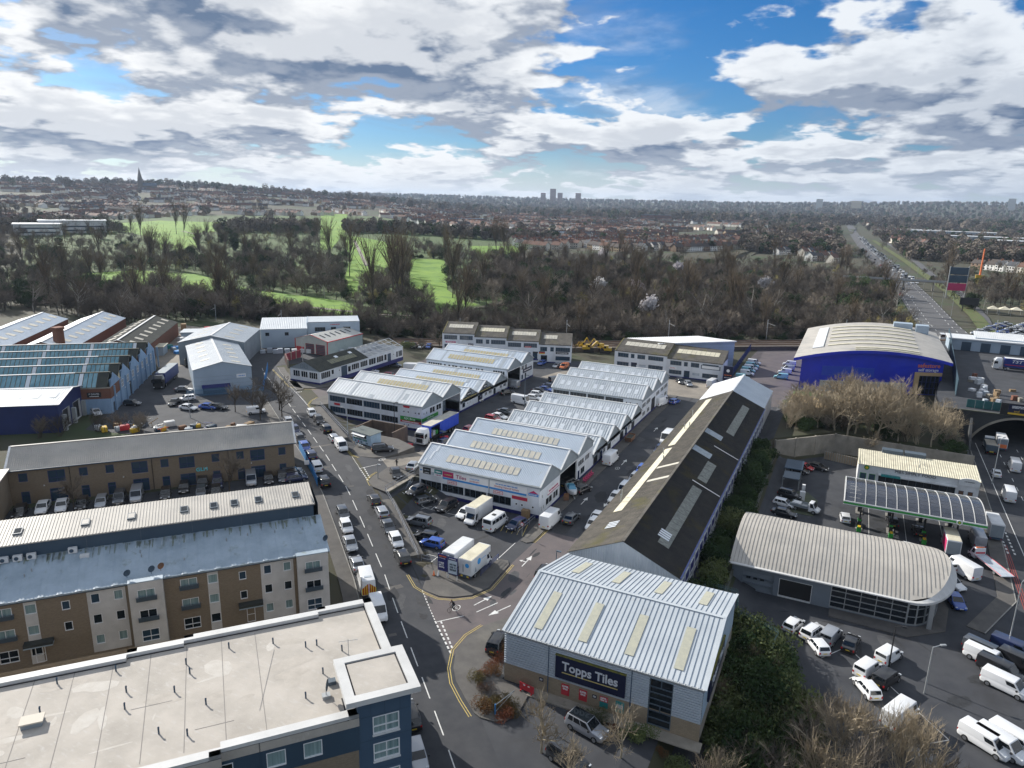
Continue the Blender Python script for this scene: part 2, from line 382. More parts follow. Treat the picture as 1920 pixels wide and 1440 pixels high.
def brick_mat(name,c1,c2,mortar,w=.225,h=.075):
 m = bpy.data.materials.new(name); m.use_nodes = True; nt = m.node_tree; b = nt.nodes['Principled BSDF']; b.inputs['Roughness'].default_value = .9
 tc = nt.nodes.new('ShaderNodeTexCoord'); mp = nt.nodes.new('ShaderNodeSeparateXYZ'); nt.links.new(tc.outputs['Object'],mp.inputs[0])
 ad = nt.nodes.new('ShaderNodeMath'); nt.links.new(mp.outputs[0],ad.inputs[0]); nt.links.new(mp.outputs[1],ad.inputs[1])
 cb = nt.nodes.new('ShaderNodeCombineXYZ'); nt.links.new(ad.outputs[0],cb.inputs[0]); nt.links.new(mp.outputs[2],cb.inputs[1])
 br = nt.nodes.new('ShaderNodeTexBrick'); nt.links.new(cb.outputs[0],br.inputs['Vector'])
 br.inputs['Color1'].default_value = (*c1,1); br.inputs['Color2'].default_value = (*c2,1); br.inputs['Mortar'].default_value = (*mortar,1)
 br.inputs['Scale'].default_value = 1; br.inputs['Brick Width'].default_value = w; br.inputs['Row Height'].default_value = h; br.inputs['Mortar Size'].default_value = .009
 ns = nt.nodes.new('ShaderNodeTexNoise'); ns.inputs['Scale'].default_value = .6; ns.inputs['Detail'].default_value = 5
 mx = nt.nodes.new('ShaderNodeMix'); mx.data_type = 'RGBA'; mx.blend_type = 'MULTIPLY'; mx.inputs[0].default_value = .55
 nt.links.new(br.outputs[0],mx.inputs[6]); nt.links.new(ns.outputs[0],mx.inputs[7]); nt.links.new(mx.outputs[2],b.inputs['Base Color'])
 MATS[name] = m; return m
M_BRICK = brick_mat('buff_brown_brick',(.35,.275,.19),(.28,.215,.145),(.26,.225,.175))
M_BRICKR = brick_mat('red_brick',(.30,.10,.055),(.24,.085,.05),(.22,.16,.12))
M_BRICKD = brick_mat('dark_blue_brick',(.055,.06,.065),(.04,.045,.05),(.06,.06,.06))
M_BLOCK = brick_mat('buff_block',(.46,.37,.26),(.40,.32,.22),(.30,.25,.18),.45,.22)

def struct(o,label=None): o['kind'] = 'structure'; 
# ---------------------------------------------------------------- the land, one sheet to the horizon
def axis(lo,hi,near_lo,near_hi,step):
 a = list(np.arange(near_lo,near_hi + .1,step)); s = step; v = near_hi
 while v < hi: s *= 1.22; v += min(s,600); a.append(v)
 s = step; v = near_lo; pre = []
 while v > lo: s *= 1.22; v -= min(s,600); pre.append(v)
 return np.array(pre[::-1] + a)
gx,gy = axis(-9500,6500,-300,80,2.5),axis(-250,11000,-20,345,2.5)
# finer rows through the golf course so that the fairways lie flush
X,Y = np.meshgrid(gx,gy); Zg = T(X,Y) - .03
nx,ny = len(gx),len(gy)
me = bpy.data.meshes.new('ground')
idx = np.arange(nx * ny).reshape(ny,nx)
quads = np.stack([idx[:-1,:-1],idx[:-1,1:],idx[1:,1:],idx[1:,:-1]],-1).reshape(-1,4)
me.from_pydata(np.stack([X,Y,Zg],-1).reshape(-1,3).tolist(),[],quads.tolist()); me.materials.append(M_GROUND)
struct(put('ground',me))

# ---------------------------------------------------------------- street, pavements, kerbs
ST = [tuple(p) for p in STREET]
road = ribbon('street',ST,-4.4,4.4,.02,M_ASPH,zf=lambda x,y: street_z(x,y)); struct(road)
def pave(name,line,d0,d1,depth=.5,m=M_PAVE,zf=street_z):
 o = ribbon(name,line,d0,d1,.14,m,depth=depth,zf=zf); struct(o)
 s = d0 if abs(d0) < abs(d1) else d1; e = s + (.16 if d1 > d0 and s == d0 else -.16)
 ribbon('kerb',line,min(s,e),max(s,e),.150,M_KERB,o,.3,zf=zf); return o
def sub_line(q0,q1):
 L = resample(ST,1.5); return [p for p in L if q0 <= (p[1] - p[0]) / 2 ** .5 <= q1]
pave('pavement',sub_line(20,215),-6.6,-4.4)
pave('pavement',sub_line(97.5,118.5),4.4,6.9,3.4)
pave('pavement',sub_line(151.5,178),4.4,6.8,3.4)
pave('pavement',sub_line(195,226),4.4,6.4)
# raised corners: (outline) of forecourts and islands, each a slab with a kerb face
def slab(name,poly,m=M_PAVE,lvl=None,off=.14,depth=.5):
 o = ngon_drape(name,poly,off,m,skirt=depth,zf=(lambda x,y: np.full(np.shape(x),lvl)) if lvl is not None else street_z,step=4)
 struct(o); return o
def arc(cx,cy,r,a0,a1,n=8): return [(cx + r * math.cos(R(a0 + (a1 - a0) * i / n)),cy + r * math.sin(R(a0 + (a1 - a0) * i / n))) for i in range(n + 1)]
# estate ground: one asphalt sheet, with the lighter entrance road laid on it
yard = ngon_drape('yard',[(-34.5,58.8),(-30,52),(-12.5,36),(-12.5,204),(-30,232),(-80,232),(-128,218),(-131,150),(-124.5,144),(-118,134.5),(-94,116),(-88,111.5),(-72.2,98.2),(-52,79.5),(-43.5,70.5)],.008,M_YARD,step=2.5); struct(yard)
ent = ngon_drape('entrance_road',[(-44.6,71.9),(-38.4,66.2),(-38.9,70.7),(-37.6,74),(-35.6,76.8),(-33.6,79),(-33.4,103),(-41.7,103),(-42.1,90),(-41.7,82),(-43,79.2),(-45,77.6),(-47,76.9),(-49.8,77.2)],.024,M_MAUVE); struct(ent)
ent2 = ngon_drape('concrete_road',[(-82.4,112.8),(-78.2,109.3),(-76.4,110.8),(-75,113.5),(-71.2,118),(-71.2,137),(-80.2,138),(-80.0,122),(-81,117)],.026,M_PALECON,step=2.5); struct(ent2)
ent3 = ngon_drape('rear_yard_concrete',[(-62,202),(-34,202),(-34,222),(-78,222),(-84,212),(-86,203)],.026,M_PALECON); struct(ent3)
ent4 = ngon_drape('garage_yard_asphalt',[(-131,148),(-123,142),(-118,140),(-117.5,205),(-130,210)],.03,M_MAUVE,step=2.5); struct(ent4)
slab('corner_island',[(-55.4,82.4),(-53.5,79.9),(-51,77.9),(-49.2,77.3),(-46.9,77.0),(-45.1,77.7),(-43.1,79.3),(-41.9,82.2),(-42.1,87.2),(-42.2,89.6),(-42.9,90.7),(-44.4,90.5),(-45.5,84.3),(-52.5,84.3)],lvl=0.0)
slab('corner_pavement',[(-38.0,73.8),(-38.8,70.7),(-38.7,67.4),(-37.3,64.3),(-35.7,62.2),(-33.3,60.1),(-31.3,58.5),(-30.5,58.2),(-28.8,58.3),(-27.6,59.2),(-27.1,61.5),(-27.3,63.8),(-31.2,65.0),(-31.2,78),(-35.2,78)],lvl=0.0)
slab('kerbed_nib',[(-44,97.7),(-42.9,97.4),(-42.1,98.3),(-42.0,104),(-42.3,106.2),(-44.4,106.2)],lvl=0.0)
slab('shed_pavement',[(-44.7,107.2),(-42.3,106.4),(-42.3,202),(-44.7,202)],lvl=0.0)
slab('forecourt',[(-71.15,98.7),(-71.15,108.8),(-69.9,108.8),(-69.9,113.2),(-74.8,114.8),(-76.2,111.0),(-78.1,109.1),(-77.7,105.3),(-77.9,104.2),(-77.4,102.3),(-77.0,101.3),(-74.8,99.6)],lvl=2.7,depth=3.0,off=.10)
slab('burger_corner',[(-92,117.5),(-90.0,112.8),(-86.6,111.6),(-84,112.2),(-82.1,113.5),(-81,116.8),(-80.3,121.9),(-86.5,124.6),(-98,124.6),(-96.5,121.2)],lvl=2.6,depth=2.8,off=.10)
slab('garage_corner',[(-138,147.6),(-133.6,147),(-130.2,149),(-128.6,152),(-129,158),(-131.5,158),(-131.5,153),(-141,152.5),(-142,150.6)],lvl=2.7)
slab('shed_corner',[(-120.6,136),(-122.7,139),(-123.4,143.5),(-122.6,146),(-117,146),(-117,138.8),(-118.5,136.6)],lvl=2.7,depth=3.0)
# petrol station and dealer ground, main road, deck yard ground
fore = ngon_drape('filling_station_forecourt',[(-11,64),(30,64),(30,210),(27,176.5),(.5,178.2),(-10.8,167),(-10.8,80)],.008,M_YARD,step=2.5); struct(fore)
MAIN = [(58,20),(43.5,120),(44.5,200),(45,260),(43,340),(39.5,400),(37,510),(33,620),(26,780),(11,1060),(-12,1680),(-40,2600)]
def main_z(x,y): return -3 + 3 * sm((np.asarray(y) - 255) / 85)+ np.where(np.asarray(y) > 420,T(x,y),0)
mr = ribbon('main_road',MAIN[:4],-14.5,8,.04,M_ASPH,zf=main_z,step=8); struct(mr)
mr2 = ribbon('main_road',MAIN[4:],-10,8,.35,mat('far_asphalt',(.085,.085,.09),.85,noise=12,col2=(.11,.11,.112)),zf=T,step=12); struct(mr2)
slip = ribbon('slip_road',[(43,340),(50,440),(52,560),(46,700),(44,860),(36,1100),(20,1500)],9,15,.37,MATS['far_asphalt'],zf=T,step=12); struct(slip)
vg = ribbon('grass_verge',[(44,345),(47,440),(46,560),(40,700),(34,860),(24,1060),(8,1400)],9,15.5,.55,M_VERGE,zf=T,step=12); struct(vg)
pave('pavement',[(22.5,108),(28.0,120),(29.3,140),(30.2,170),(31.0,207)],-2.4,0,zf=lambda x,y: np.full(np.shape(x),-3.0) if np.shape(x) else -3.0)
# left-hand yards
lotA = ngon_drape('car_park',[(-84,94.5),(-79,89.5),(-118,47),(-150,40),(-140,55),(-121,63),(-92,97.8),(-88,98)],.006,M_YARD,step=3); struct(lotA)
lotB = ngon_drape('works_yard',[(-150,150),(-133,135),(-112,118.5),(-104,113),(-100,108),(-150,96),(-186,144),(-172,165)],.006,M_YARD,step=3); struct(lotB)
lotC = ngon_drape('storage_yard',[(-182,150),(-186,144),(-235,175),(-240,200),(-196,200)],.04,M_PALECON,step=5); struct(lotC)
drive = ngon_drape('warehouse_drive',[(-172,165),(-160,160),(-150,185),(-156,206),(-182,200),(-186,186)],.004,M_YARD,step=4); struct(drive)
safe_lot = ngon_drape('storage_car_park',[(-33,204),(-12,204),(-12,300),(-30,300)],.02,M_MAUVE,step=5); struct(safe_lot)
bank = ngon_drape('sandy_bank',[(-12.5,205),(8,205),(8,221),(-12.5,222)],.05,M_SAND,step=3); struct(bank)
turf = ngon_drape('turf_strip',[(-12.5,222),(8,221),(8,226.5),(-12.5,226.5)],.05,mat('lush_grass',(.07,.17,.025),.95),step=3); struct(turf)

# ---------------------------------------------------------------- painted markings (each a part of the road it lies on)
def mark(parent,a,b,w=.12,m=M_WHITE,off=.030,name='lane_dash',zf=T):
 a,b = np.array(a,float),np.array(b,float); d = b - a; L = np.linalg.norm(d); n = np.array([-d[1],d[0]]) / L * w / 2
 k = max(1,int(L / 2.5)); mb = MB()
 for i in range(k):
  p,q = a + d * i / k,a + d * (i + 1) / k
  mb.face(*[(*r_,float(zf(*r_)) + off) for r_ in (p - n,q - n,q + n,p + n)])
 return mb.obj(name,m,parent)
def dashes(parent,line,on,gap,w=.12,d=0.0,zf=T,off=.03,phase=0.0,m=M_WHITE):
 line = offset_line(resample(line,1.0),d) if d else resample(line,1.0)
 seg = [np.array(p) for p in line]; s = [0.0]
 for a,b in zip(seg[:-1],seg[1:]): s.append(s[-1] + np.linalg.norm(b - a))
 at = lambda t: np.array([np.interp(t,s,[p[0] for p in seg]),np.interp(t,s,[p[1] for p in seg])])
 t = phase
 while t + on < s[-1]: mark(parent,at(t),at(t + on),w,m,off,zf=zf); t += on + gap
dashes(road,ST[:-3],3.9,2.1,.13,zf=street_z,phase=3.5)
def jdash(a,b,n,w=.22,frac=.6,zf=street_z,parent=road,off=.034):
 a,b = np.array(a),np.array(b)
 for i in range(n): mark(parent,a + (b - a) * i / n,a + (b - a) * (i + frac) / n,w,off=off,name='give_way_dash',zf=zf)
jdash((-49.9,77.2),(-44.3,71.6),11,.13); jdash((-44.3,71.6),(-38.7,66.3),8); jdash((-43.6,71.9),(-39.1,67.3),7)
jdash((-87.9,110.5),(-82.6,106.0),9,.13); jdash((-82.6,106),(-77.3,101.6),7); jdash((-82.2,106.8),(-77.6,102.6),6)
jdash((-137.5,147),(-128.7,140.9),10,.13); jdash((-128.7,140.9),(-121,135.2),8)
for a,b in (((-44.0,71.6),(-41.6,74.4)),((-40.5,76.0),(-39.0,79.4))): mark(ent,a,b,.14,off=.034,name='centre_line')
mark(road,(-82.4,106.2),(-80.6,109.8),.14,off=.036,name='centre_line',zf=lambda x,y: street_z(x,y))
def arrow(parent,a,b,branch=None,off=.036,z=0.0,w=.16):
 a,b = np.array(a),np.array(b); d = (b - a); L = np.linalg.norm(d); d /= L; n = np.array([-d[1],d[0]]); mb = MB()
 hd = a + d * L * .62; f = lambda *ps: mb.face(*[(p[0],p[1],z + off) for p in ps])
 f(a - n * w / 2,hd - n * w / 2,hd + n * w / 2,a + n * w / 2); f(hd - n * .45,b,hd + n * .45)
 if branch:
  c = a + d * L * .42; e = c + n * .7 * branch; f(c - d * .1,e - d * .1,e + d * .1,c + d * .1); f(e - d * .3,e + n * .5 * branch,e + d * .3)
 return mb.obj('arrow_marking',M_WHITE,parent)
arrow(ent,(-41.6,77.3),(-40.5,80.6)); arrow(ent,(-37.1,79.6),(-38.7,76.0)); arrow(ent,(-40.3,90.2),(-40.3,94),1)
for (x,y0,y1) in ((-40.35,116.2,119.9),(-36.3,121,117.2),(-39.85,139.6,143.4),(-39.75,165.8,169.4),(-35.95,170.9,167.8)): arrow(yard,(x,y0),(x,y1),off=.04)
def roundel(parent,x,y,txt,z=0.0,r=.8,rz=0.0):
 mb = MB(); n = 24
 for i in range(n):
  a0,a1 = 2 * math.pi * i / n,2 * math.pi * (i + 1) / n
  mb.face(*[(x + rr * math.cos(a) * .62,y + rr * math.sin(a) * 1.0,z) for rr,a in ((r,a0),(r,a1),(r * .84,a1),(r * .84,a0))][::-1])
 o = mb.obj('speed_roundel',M_WHITE,parent)
 t = text(txt,M_WHITE,parent,(x,y,z),rz,.8,tilt=0,ext=0.0,name='speed_figure'); return o
roundel(ent,-43.4,75.6,'5',.042,rz=R(35)); roundel(yard,-40.0,137.3,'5',.045); roundel(road,-81.6,112.0,'5',2.80,.9); roundel(road,-131.5,143.8,'5',2.78,.9)
# estate road edges
for a,b in (((-34.6,81.5),(-34.8,88.5)),((-34.9,90),(-34.6,97))): mark(yard,a,b,.12,off=.04,name='edge_line')
def yline(parent,pts,off,zf=T):
 for d in (0,.28):
  ln = offset_line(pts,d)
  for a,b in zip(ln[:-1],ln[1:]): mark(parent,a,b,.09,M_YELLOW,off,'yellow_line',zf)
isl = [(-53.8,79.6),(-51.2,77.5),(-49.2,76.9),(-46.9,76.6),(-44.9,77.3),(-42.8,79.0),(-41.5,82.2),(-41.7,87.2),(-41.8,90)]
yline(ent,isl,.04)
yline(road,[(-38.3,73.6),(-39.1,70.7),(-39.0,67.3),(-37.6,64.0),(-36,61.8),(-33.6,59.7),(-31.4,58.0)],.04)
yline(road,[(-78.4,106),(-78.3,104.2),(-77.8,102.2),(-75.6,100.2)],.04,zf=street_z); yline(road,[(-91.5,113.5),(-88.5,111.3),(-86.4,110.9)],.04,zf=street_z)
yline(road,[(-123.6,142),(-122.9,139),(-120.9,135.4),(-118,133.2)],.04,zf=street_z); yline(road,[(-156,160),(-146,153),(-137.8,147),(-133.5,146.4),(-129.5,148.6)],.04,zf=street_z)
yline(yard,[(-42.0,98.2),(-41.8,104)],.04)
# parking bays
for i,x in enumerate((-69.0,-66.2,-63.4,-60.4,-57.4,-54.4)): mark(yard,(x,101.3),(x,106.2),.1,off=.04,name='bay_line')
mark(yard,(-69.5,101.3),(-54,101.3),.1,off=.04,name='bay_line')
for y in (86.6,89.4,92.2,95.0): mark(yard,(-58.5 - (y - 86) * .75,y),(-53.0 - (y - 86) * .75,y + .2),.1,off=.04,name='bay_line')
mark(yard,(-67.5,95.8),(-64,102.5),.1,off=.04,name='bay_line')
for a,b in (((-53.2,84.9),(-53.1,89.9)),((-44.6,90.3),(-44.5,96.7))): mark(yard,a,b,.12,off=.04,name='bay_line')
for k in range(6): mark(yard,(-49.5 + k,99.4),(-50.5 + k,103.8),.1,M_YELLOW,.04,'hatch_line'); 
for y in range(10): mark(yard,(-69.8,146 + y * 2.6),(-74.4,146 + y * 2.6),.09,off=.04,name='bay_line')
# the dealer's bays and hatched bay, filling-station lanes, main-road lines
for a,b in (((2.2,91.5),(5.2,95.8)),((5.2,95.8),(15.8,82)),((8.2,91.9),(5.6,88.6)),((9.2,90.6),(6.6,87.2)),((12.4,86.4),(9.4,83.2)),((15.8,82),(12.6,79.4))): mark(fore,a,b,.12,off=.05,name='bay_line')
for k in range(4): mark(fore,(6.2 + k * .5,88.3 - k * .1),(8.3 + k * .35,91.3 - k * .45),.1,M_YELLOW,.05,'hatch_line')
for k in range(3): mark(fore,(29.2 - k * .3,116),(29.9 - k * .3,142),.1,M_RED,.05,'red_line')
for x in (8,14,20): mark(fore,(x,128),(x,150),.1,off=.05,name='lane_line')
dashes(mr,[(36.3,150),(36.9,206)],2.2,3.6,.13,zf=lambda x,y: -3.0,off=.06); dashes(mr,[(35.2,100),(36.3,148)],2.2,3.6,.13,zf=lambda x,y: -3.0,off=.06)
dashes(mr,[(40.6,110),(41.2,206)],2.2,3.6,.13,zf=lambda x,y: -3.0,off=.06); mark(mr,(31.6,100),(32.6,206),.13,off=.06,zf=lambda x,y: -3.0,name='edge_line')
for k in range(14): mark(mr,(29.6 + (k % 2) * 1.0,148 - (k // 2) * 1.5),(29.6 + (k % 2) * 1.0,147.2 - (k // 2) * 1.5),.3,off=.06,zf=lambda x,y: -3.0,name='give_way_dash')
for d in (-8.5,-4.5,4.0,7.5): dashes(mr2,MAIN[4:8],4,8,.3,d=d,off=.42)
# worn patches and covers
for (x,y,w,h,a) in ((-47.5,66.5,1.0,.6,45),(-41.2,70.6,1.0,.5,45),(-78.6,98.2,.9,.5,40),(-84.5,100.2,.9,.5,40),(-88.5,103.5,1,.5,40),(-114,124,1,.6,40),(-123,132.5,.9,.5,40),(-60.5,78.5,1,.5,45)):
 c,s = math.cos(R(a)),math.sin(R(a)); mb = MB(); mb.face(*[(x + u * c - v * s,y + u * s + v * c,float(street_z(x + u * c - v * s,y + u * s + v * c)) + .032) for u,v in ((-w / 2,-h / 2),(w / 2,-h / 2),(w / 2,h / 2),(-w / 2,h / 2))]); mb.obj('manhole_cover',M_PAVE,road)
for (pts) in ([(-56.8,70.6),(-55.2,72.6),(-52.6,76.6),(-53.4,77.0),(-56.4,73.2),(-57.8,71.4)],[(-100.5,107.5),(-99.6,108.6),(-96.2,114.2),(-96.8,114.6),(-100,110)]):
 ngon_drape('tarmac_patch',pts,.028,M_PAVE,road,zf=street_z)

def wear(parent,zone,n,seed,zf,off,mats_,smin=.5,smax=2.2,name='surface_patch'):
 """irregular repaired, stained or worn areas scattered over a surface; zone(rng) gives a centre and a direction"""
 g = random.Random(seed)
 for k in range(n):
  x,y,a = zone(g); s = g.uniform(smin,smax); e = g.uniform(.3,1.0) if g.random() < .6 else g.uniform(.12,.25); ph = g.random() * 6; m_ = g.choice(mats_); c_,s_ = math.cos(a),math.sin(a); ring = []
  for i in range(11): t = 2 * math.pi * i / 11; r_ = s * (1 + .25 * math.sin(2 * t + ph) + g.uniform(-.12,.12)); u,v = r_ * math.cos(t) * 1.5,r_ * math.sin(t) * e; ring.append((x + u * c_ - v * s_,y + u * s_ + v * c_))
  MB().face(*[(p[0],p[1],float(zf(*p)) + off + k * .00004) for p in ring]).obj(name,m_,parent)
M_OIL = mat('oil_stain',(.018,.019,.022),.75,noise=.5,col2=(.032,.034,.038)); M_PALEWEAR = mat('worn_tarmac',(.075,.076,.080),.92,noise=.6,col2=(.05,.052,.058)); M_REPAIR = mat('tarmac_repair',(.021,.022,.026),.9,noise=.4,col2=(.03,.031,.036))
SL = [p for p in resample(ST,1.0) if -110 < p[0] < 0]
def z_street(g):
 i = g.randrange(len(SL) - 2); p,q = SL[i],SL[i + 1]; d = g.uniform(-3.9,3.9); a = math.atan2(q[1] - p[1],q[0] - p[0]); return p[0] + math.sin(a) * d,p[1] - math.cos(a) * d,a
wear(road,z_street,34,3,street_z,.0225,[M_OIL,M_PALEWEAR,M_REPAIR,M_REPAIR],.4,1.7)
wear(yard,lambda g: (g.uniform(-68,-47),g.uniform(86,105),g.random() * 3),26,4,T,.011,[M_OIL,M_OIL,M_PALEWEAR,M_REPAIR],.3,1.4)
wear(yard,lambda g: (g.uniform(-42,-33),g.uniform(104,200),1.57),26,5,T,.011,[M_OIL,M_PALEWEAR,M_REPAIR],.4,1.8)
wear(yard,lambda g: (g.uniform(-86,-72),g.uniform(140,205),1.57),22,6,T,.011,[M_OIL,M_PALEWEAR,M_REPAIR],.4,1.8)
wear(ent,lambda g: (g.uniform(-41,-35.5),g.uniform(79,102),1.57),9,7,T,.0265,[M_OIL,M_REPAIR,M_PALEWEAR],.3,1.0)
wear(fore,lambda g: (g.uniform(-4,26),g.uniform(66,102),g.random() * 3),26,8,lambda x,y: max(-3.0,Tz(x,y)),.011,[M_OIL,M_PALEWEAR,M_REPAIR],.4,2.0)
wear(fore,lambda g: (g.uniform(-4,27),g.uniform(126,158),g.random() * 3),20,9,T,.011,[M_OIL,M_OIL,M_PALEWEAR],.4,1.6)
for i in range(6,len(SL) - 2,14):
 p,q = SL[i],SL[i + 1]; a = math.atan2(q[1] - p[1],q[0] - p[0])
 for d in (-4.1,4.1): x,y = p[0] + math.sin(a) * d,p[1] - math.cos(a) * d; MB().box(-.3,.3,-.2,.2,0,.006).obj('drain_grate',M_BLACK,road,(x,y,float(street_z(x,y)) + .024),a)
# ---------------------------------------------------------------- building helpers
WCACHE = {}
def win_mesh(w,h,nx,nz,fw,dep):
 k = ('f',w,h,nx,nz,fw,dep)
 if k not in WCACHE:
  mb = MB()
  for x0,x1,z0,z1 in ((0,w,0,fw),(0,w,h - fw,h),(0,fw,fw,h - fw),(w - fw,w,fw,h - fw)): mb.box(x0,x1,-.02,dep,z0,z1)
  for i in range(1,nx): x = w * i / nx; mb.box(x - fw * .4,x + fw * .4,0,dep,fw,h - fw)
  zs = nz if isinstance(nz,(list,tuple)) else [i / nz for i in range(1,nz)]
  for t in zs: mb.box(fw,w - fw,.005,dep,h * t - fw * .4,h * t + fw * .4)
  p = MB().face((fw * .5,dep * .8,fw * .5),(w - fw * .5,dep * .8,fw * .5),(w - fw * .5,dep * .8,h - fw * .5),(fw * .5,dep * .8,h - fw * .5))
  WCACHE[k] = (mb,p,{})
 return WCACHE[k]
def window(parent,o,a,x,z,w,h,nx=1,nz=1,frame=None,glass=None,fw=.07,dep=.10,name='window',proud=0.0):
 """a window whose lower left corner is x along and z up from o on a wall running at angle a (its outside is the wall's -Y side)"""
 frame = frame or M_FRAMEW; glass = glass or M_GLASS
 mb,p,c = win_mesh(w,h,nx,tuple(nz) if isinstance(nz,list) else nz,fw,dep)
 key = (frame.name,glass.name)
 if key not in c: c[key] = (mb.mesh(name,frame),p.mesh('pane',glass))
 fm,pm = c[key]
 ux,uy = math.cos(a),math.sin(a)
 f = put(name,fm,parent,(o[0] + ux * x + uy * proud,o[1] + uy * x - ux * proud,o[2] + z),a)
 put('pane',pm,f); return f
def facade(parent,o,a,L,H,ops,m,reveal=.14,name='wall',top=None):
 """wall sheet L long and H high with openings (x, z, w, h) that have real reveals; top(x) gives a sloping head"""
 xs = sorted({0,L,*[round(v,4) for q in ops for v in (q[0],q[0] + q[2])]}); zs = sorted({0,H,*[round(v,4) for q in ops for v in (q[1],q[1] + q[3])]})
 mb = MB()
 for i in range(len(xs) - 1):
  for j in range(len(zs) - 1):
   cx,cz = (xs[i] + xs[i + 1]) / 2,(zs[j] + zs[j + 1]) / 2
   if any(q[0] < cx < q[0] + q[2] and q[1] < cz < q[1] + q[3] for q in ops): continue
   mb.face((xs[i],0,zs[j]),(xs[i + 1],0,zs[j]),(xs[i + 1],0,zs[j + 1]),(xs[i],0,zs[j + 1]))
 for x,z,w,h in [q[:4] for q in ops]:
  r = reveal
  mb.face((x,0,z),(x,r,z),(x + w,r,z),(x + w,0,z)).face((x,0,z + h),(x + w,0,z + h),(x + w,r,z + h),(x,r,z + h))
  mb.face((x,0,z),(x,0,z + h),(x,r,z + h),(x,r,z)).face((x + w,0,z),(x + w,r,z),(x + w,r,z + h),(x + w,0,z + h))
 if top:
  pts = [(x_,0,H + z_) for x_,z_ in top]; mb.face((0,0,H),(L,0,H),*pts[::-1])
 return mb.obj(name,m,parent,o,a)
def wall_windows(parent,o,a,L,H,wins,m,reveal=.14,top=None,name='wall',**kw):
 """wins: (x, z, w, h, nx, nz[, frame, glass])"""
 f = facade(parent,o,a,L,H,wins,m,reveal,name,top)
 for q in wins:
  window(parent,o,a,q[0],q[1],q[2],q[3],q[4],q[5],*(q[6:8] if len(q) > 6 else ()),dep=reveal,**kw)
 return f
def sheet(parent,p00,p10,p11,p01,pitch,amp,m,name='roof',thick=.06,edge=True):
 """ribbed metal sheet over the quad p00-p10-p11-p01 (p00 to p10 along the eave); ribs run from eave to ridge"""
 p00,p10,p11,p01 = map(Vector,(p00,p10,p11,p01)); n = max(2,int(round((p10 - p00).length / pitch)))
 nrm = (p10 - p00).cross(p01 - p00).normalized(); mb = MB(); prof = ((0,0),(.55,0),(.66,1),(.89,1))
 rows = []
 for i in range(n):
  for t,h in prof: rows.append(((i + t) / n,h * amp))
 rows.append((1.0,0.0))
 v = []
 for t,h in rows: v += [p00.lerp(p10,t) + nrm * h,p01.lerp(p11,t) + nrm * h]
 mb.mesh_add(v,[(2 * i,2 * i + 2,2 * i + 3,2 * i + 1) for i in range(len(rows) - 1)])
 if edge:
  d = nrm * thick
  for a,b in ((p00,p10),(p10,p11),(p11,p01),(p01,p00)): mb.face(a - d,b - d,b,a)
  mb.face(p01 - d,p11 - d,p10 - d,p00 - d)
 return mb.obj(name,m,parent)
def strip(parent,a,b,w,up,m,name='trim',th=.05):
 """flat bar from a to b, w wide across, th thick, lying on a surface with normal up"""
 a,b,up = Vector(a),Vector(b),Vector(up).normalized(); s = (b - a).cross(up).normalized() * w / 2; mb = MB()
 v = [a - s,a + s,b + s,b - s]; v = v + [p + up * th for p in v]
 return mb.mesh_add(v,[(4,5,6,7),(0,1,5,4),(1,2,6,5),(2,3,7,6),(3,0,4,7)]).obj(name,m,parent)
def panel_on(parent,p00,p10,p11,p01,u0,u1,v0,v1,m,name='skylight',off=.07,th=.03):
 """thin slab lying on the quad's surface between fractions u (along the eave) and v (up the slope)"""
 P = lambda u,v: (Vector(p00).lerp(Vector(p10),u)).lerp(Vector(p01).lerp(Vector(p11),u),v)
 n = (Vector(p10) - Vector(p00)).cross(Vector(p01) - Vector(p00)).normalized()
 q = [P(u0,v0),P(u1,v0),P(u1,v1),P(u0,v1)]; v = [p + n * off for p in q] + [p + n * (off + th) for p in q]
 return MB().mesh_add(v,[(4,5,6,7),(0,1,5,4),(1,2,6,5),(2,3,7,6),(3,0,4,7)]).obj(name,m,parent)
def board(parent,o,a,x,z,w,h,m,name='sign_board',th=.06,off=.0):
 """sign panel standing proud of a wall"""
 ux,uy = math.cos(a),math.sin(a)
 return MB().box(0,w,-th - off,-off,0,h).obj(name,m,parent,(o[0] + ux * x,o[1] + uy * x,o[2] + z),a)
def wtext(parent,o,a,x,z,body,m,size,width=None,off=.075,**kw):
 ux,uy = math.cos(a),math.sin(a)
 return text(body,m,parent,(o[0] + ux * x + uy * off,o[1] + uy * x - ux * off,o[2] + z),a,size,width,**kw)
def gable_roof(root,x0,x1,y0,y1,ze,zr,m,pitch=.5,amp=.045,over=.15,mb_=None,trim=M_TRIM,ridge_m=None):
 """two ribbed slopes with the ridge along x; returns the quads of the near and far slope"""
 ym = (y0 + y1) / 2; k = (zr - ze) / (ym - y0); a = over
 near = ((x0 - a,y0 - a,ze - k * a),(x1 + a,y0 - a,ze - k * a),(x1 + a,ym,zr),(x0 - a,ym,zr))
 far = ((x1 + a,y1 + a,ze - k * a),(x0 - a,y1 + a,ze - k * a),(x0 - a,ym,zr),(x1 + a,ym,zr))
 r1 = sheet(root,*near,pitch,amp,m); r2 = sheet(root,*far,pitch,amp,mb_ or m)
 box('ridge_cap',ridge_m or trim,root,x0 - a,x1 + a,ym - .22,ym + .22,zr - .02,zr + .075)
 for x in (x0 - a,x1 + a):
  for q in (near,far):
   aa,bb = Vector(q[0]),Vector(q[3]); n = (Vector(q[1]) - aa).cross(bb - aa).normalized()
   strip(root,(x,aa.y,aa.z + .05),(x,bb.y,bb.z + .05),.34,n,trim,'verge_trim')
 return near,far,r1,r2
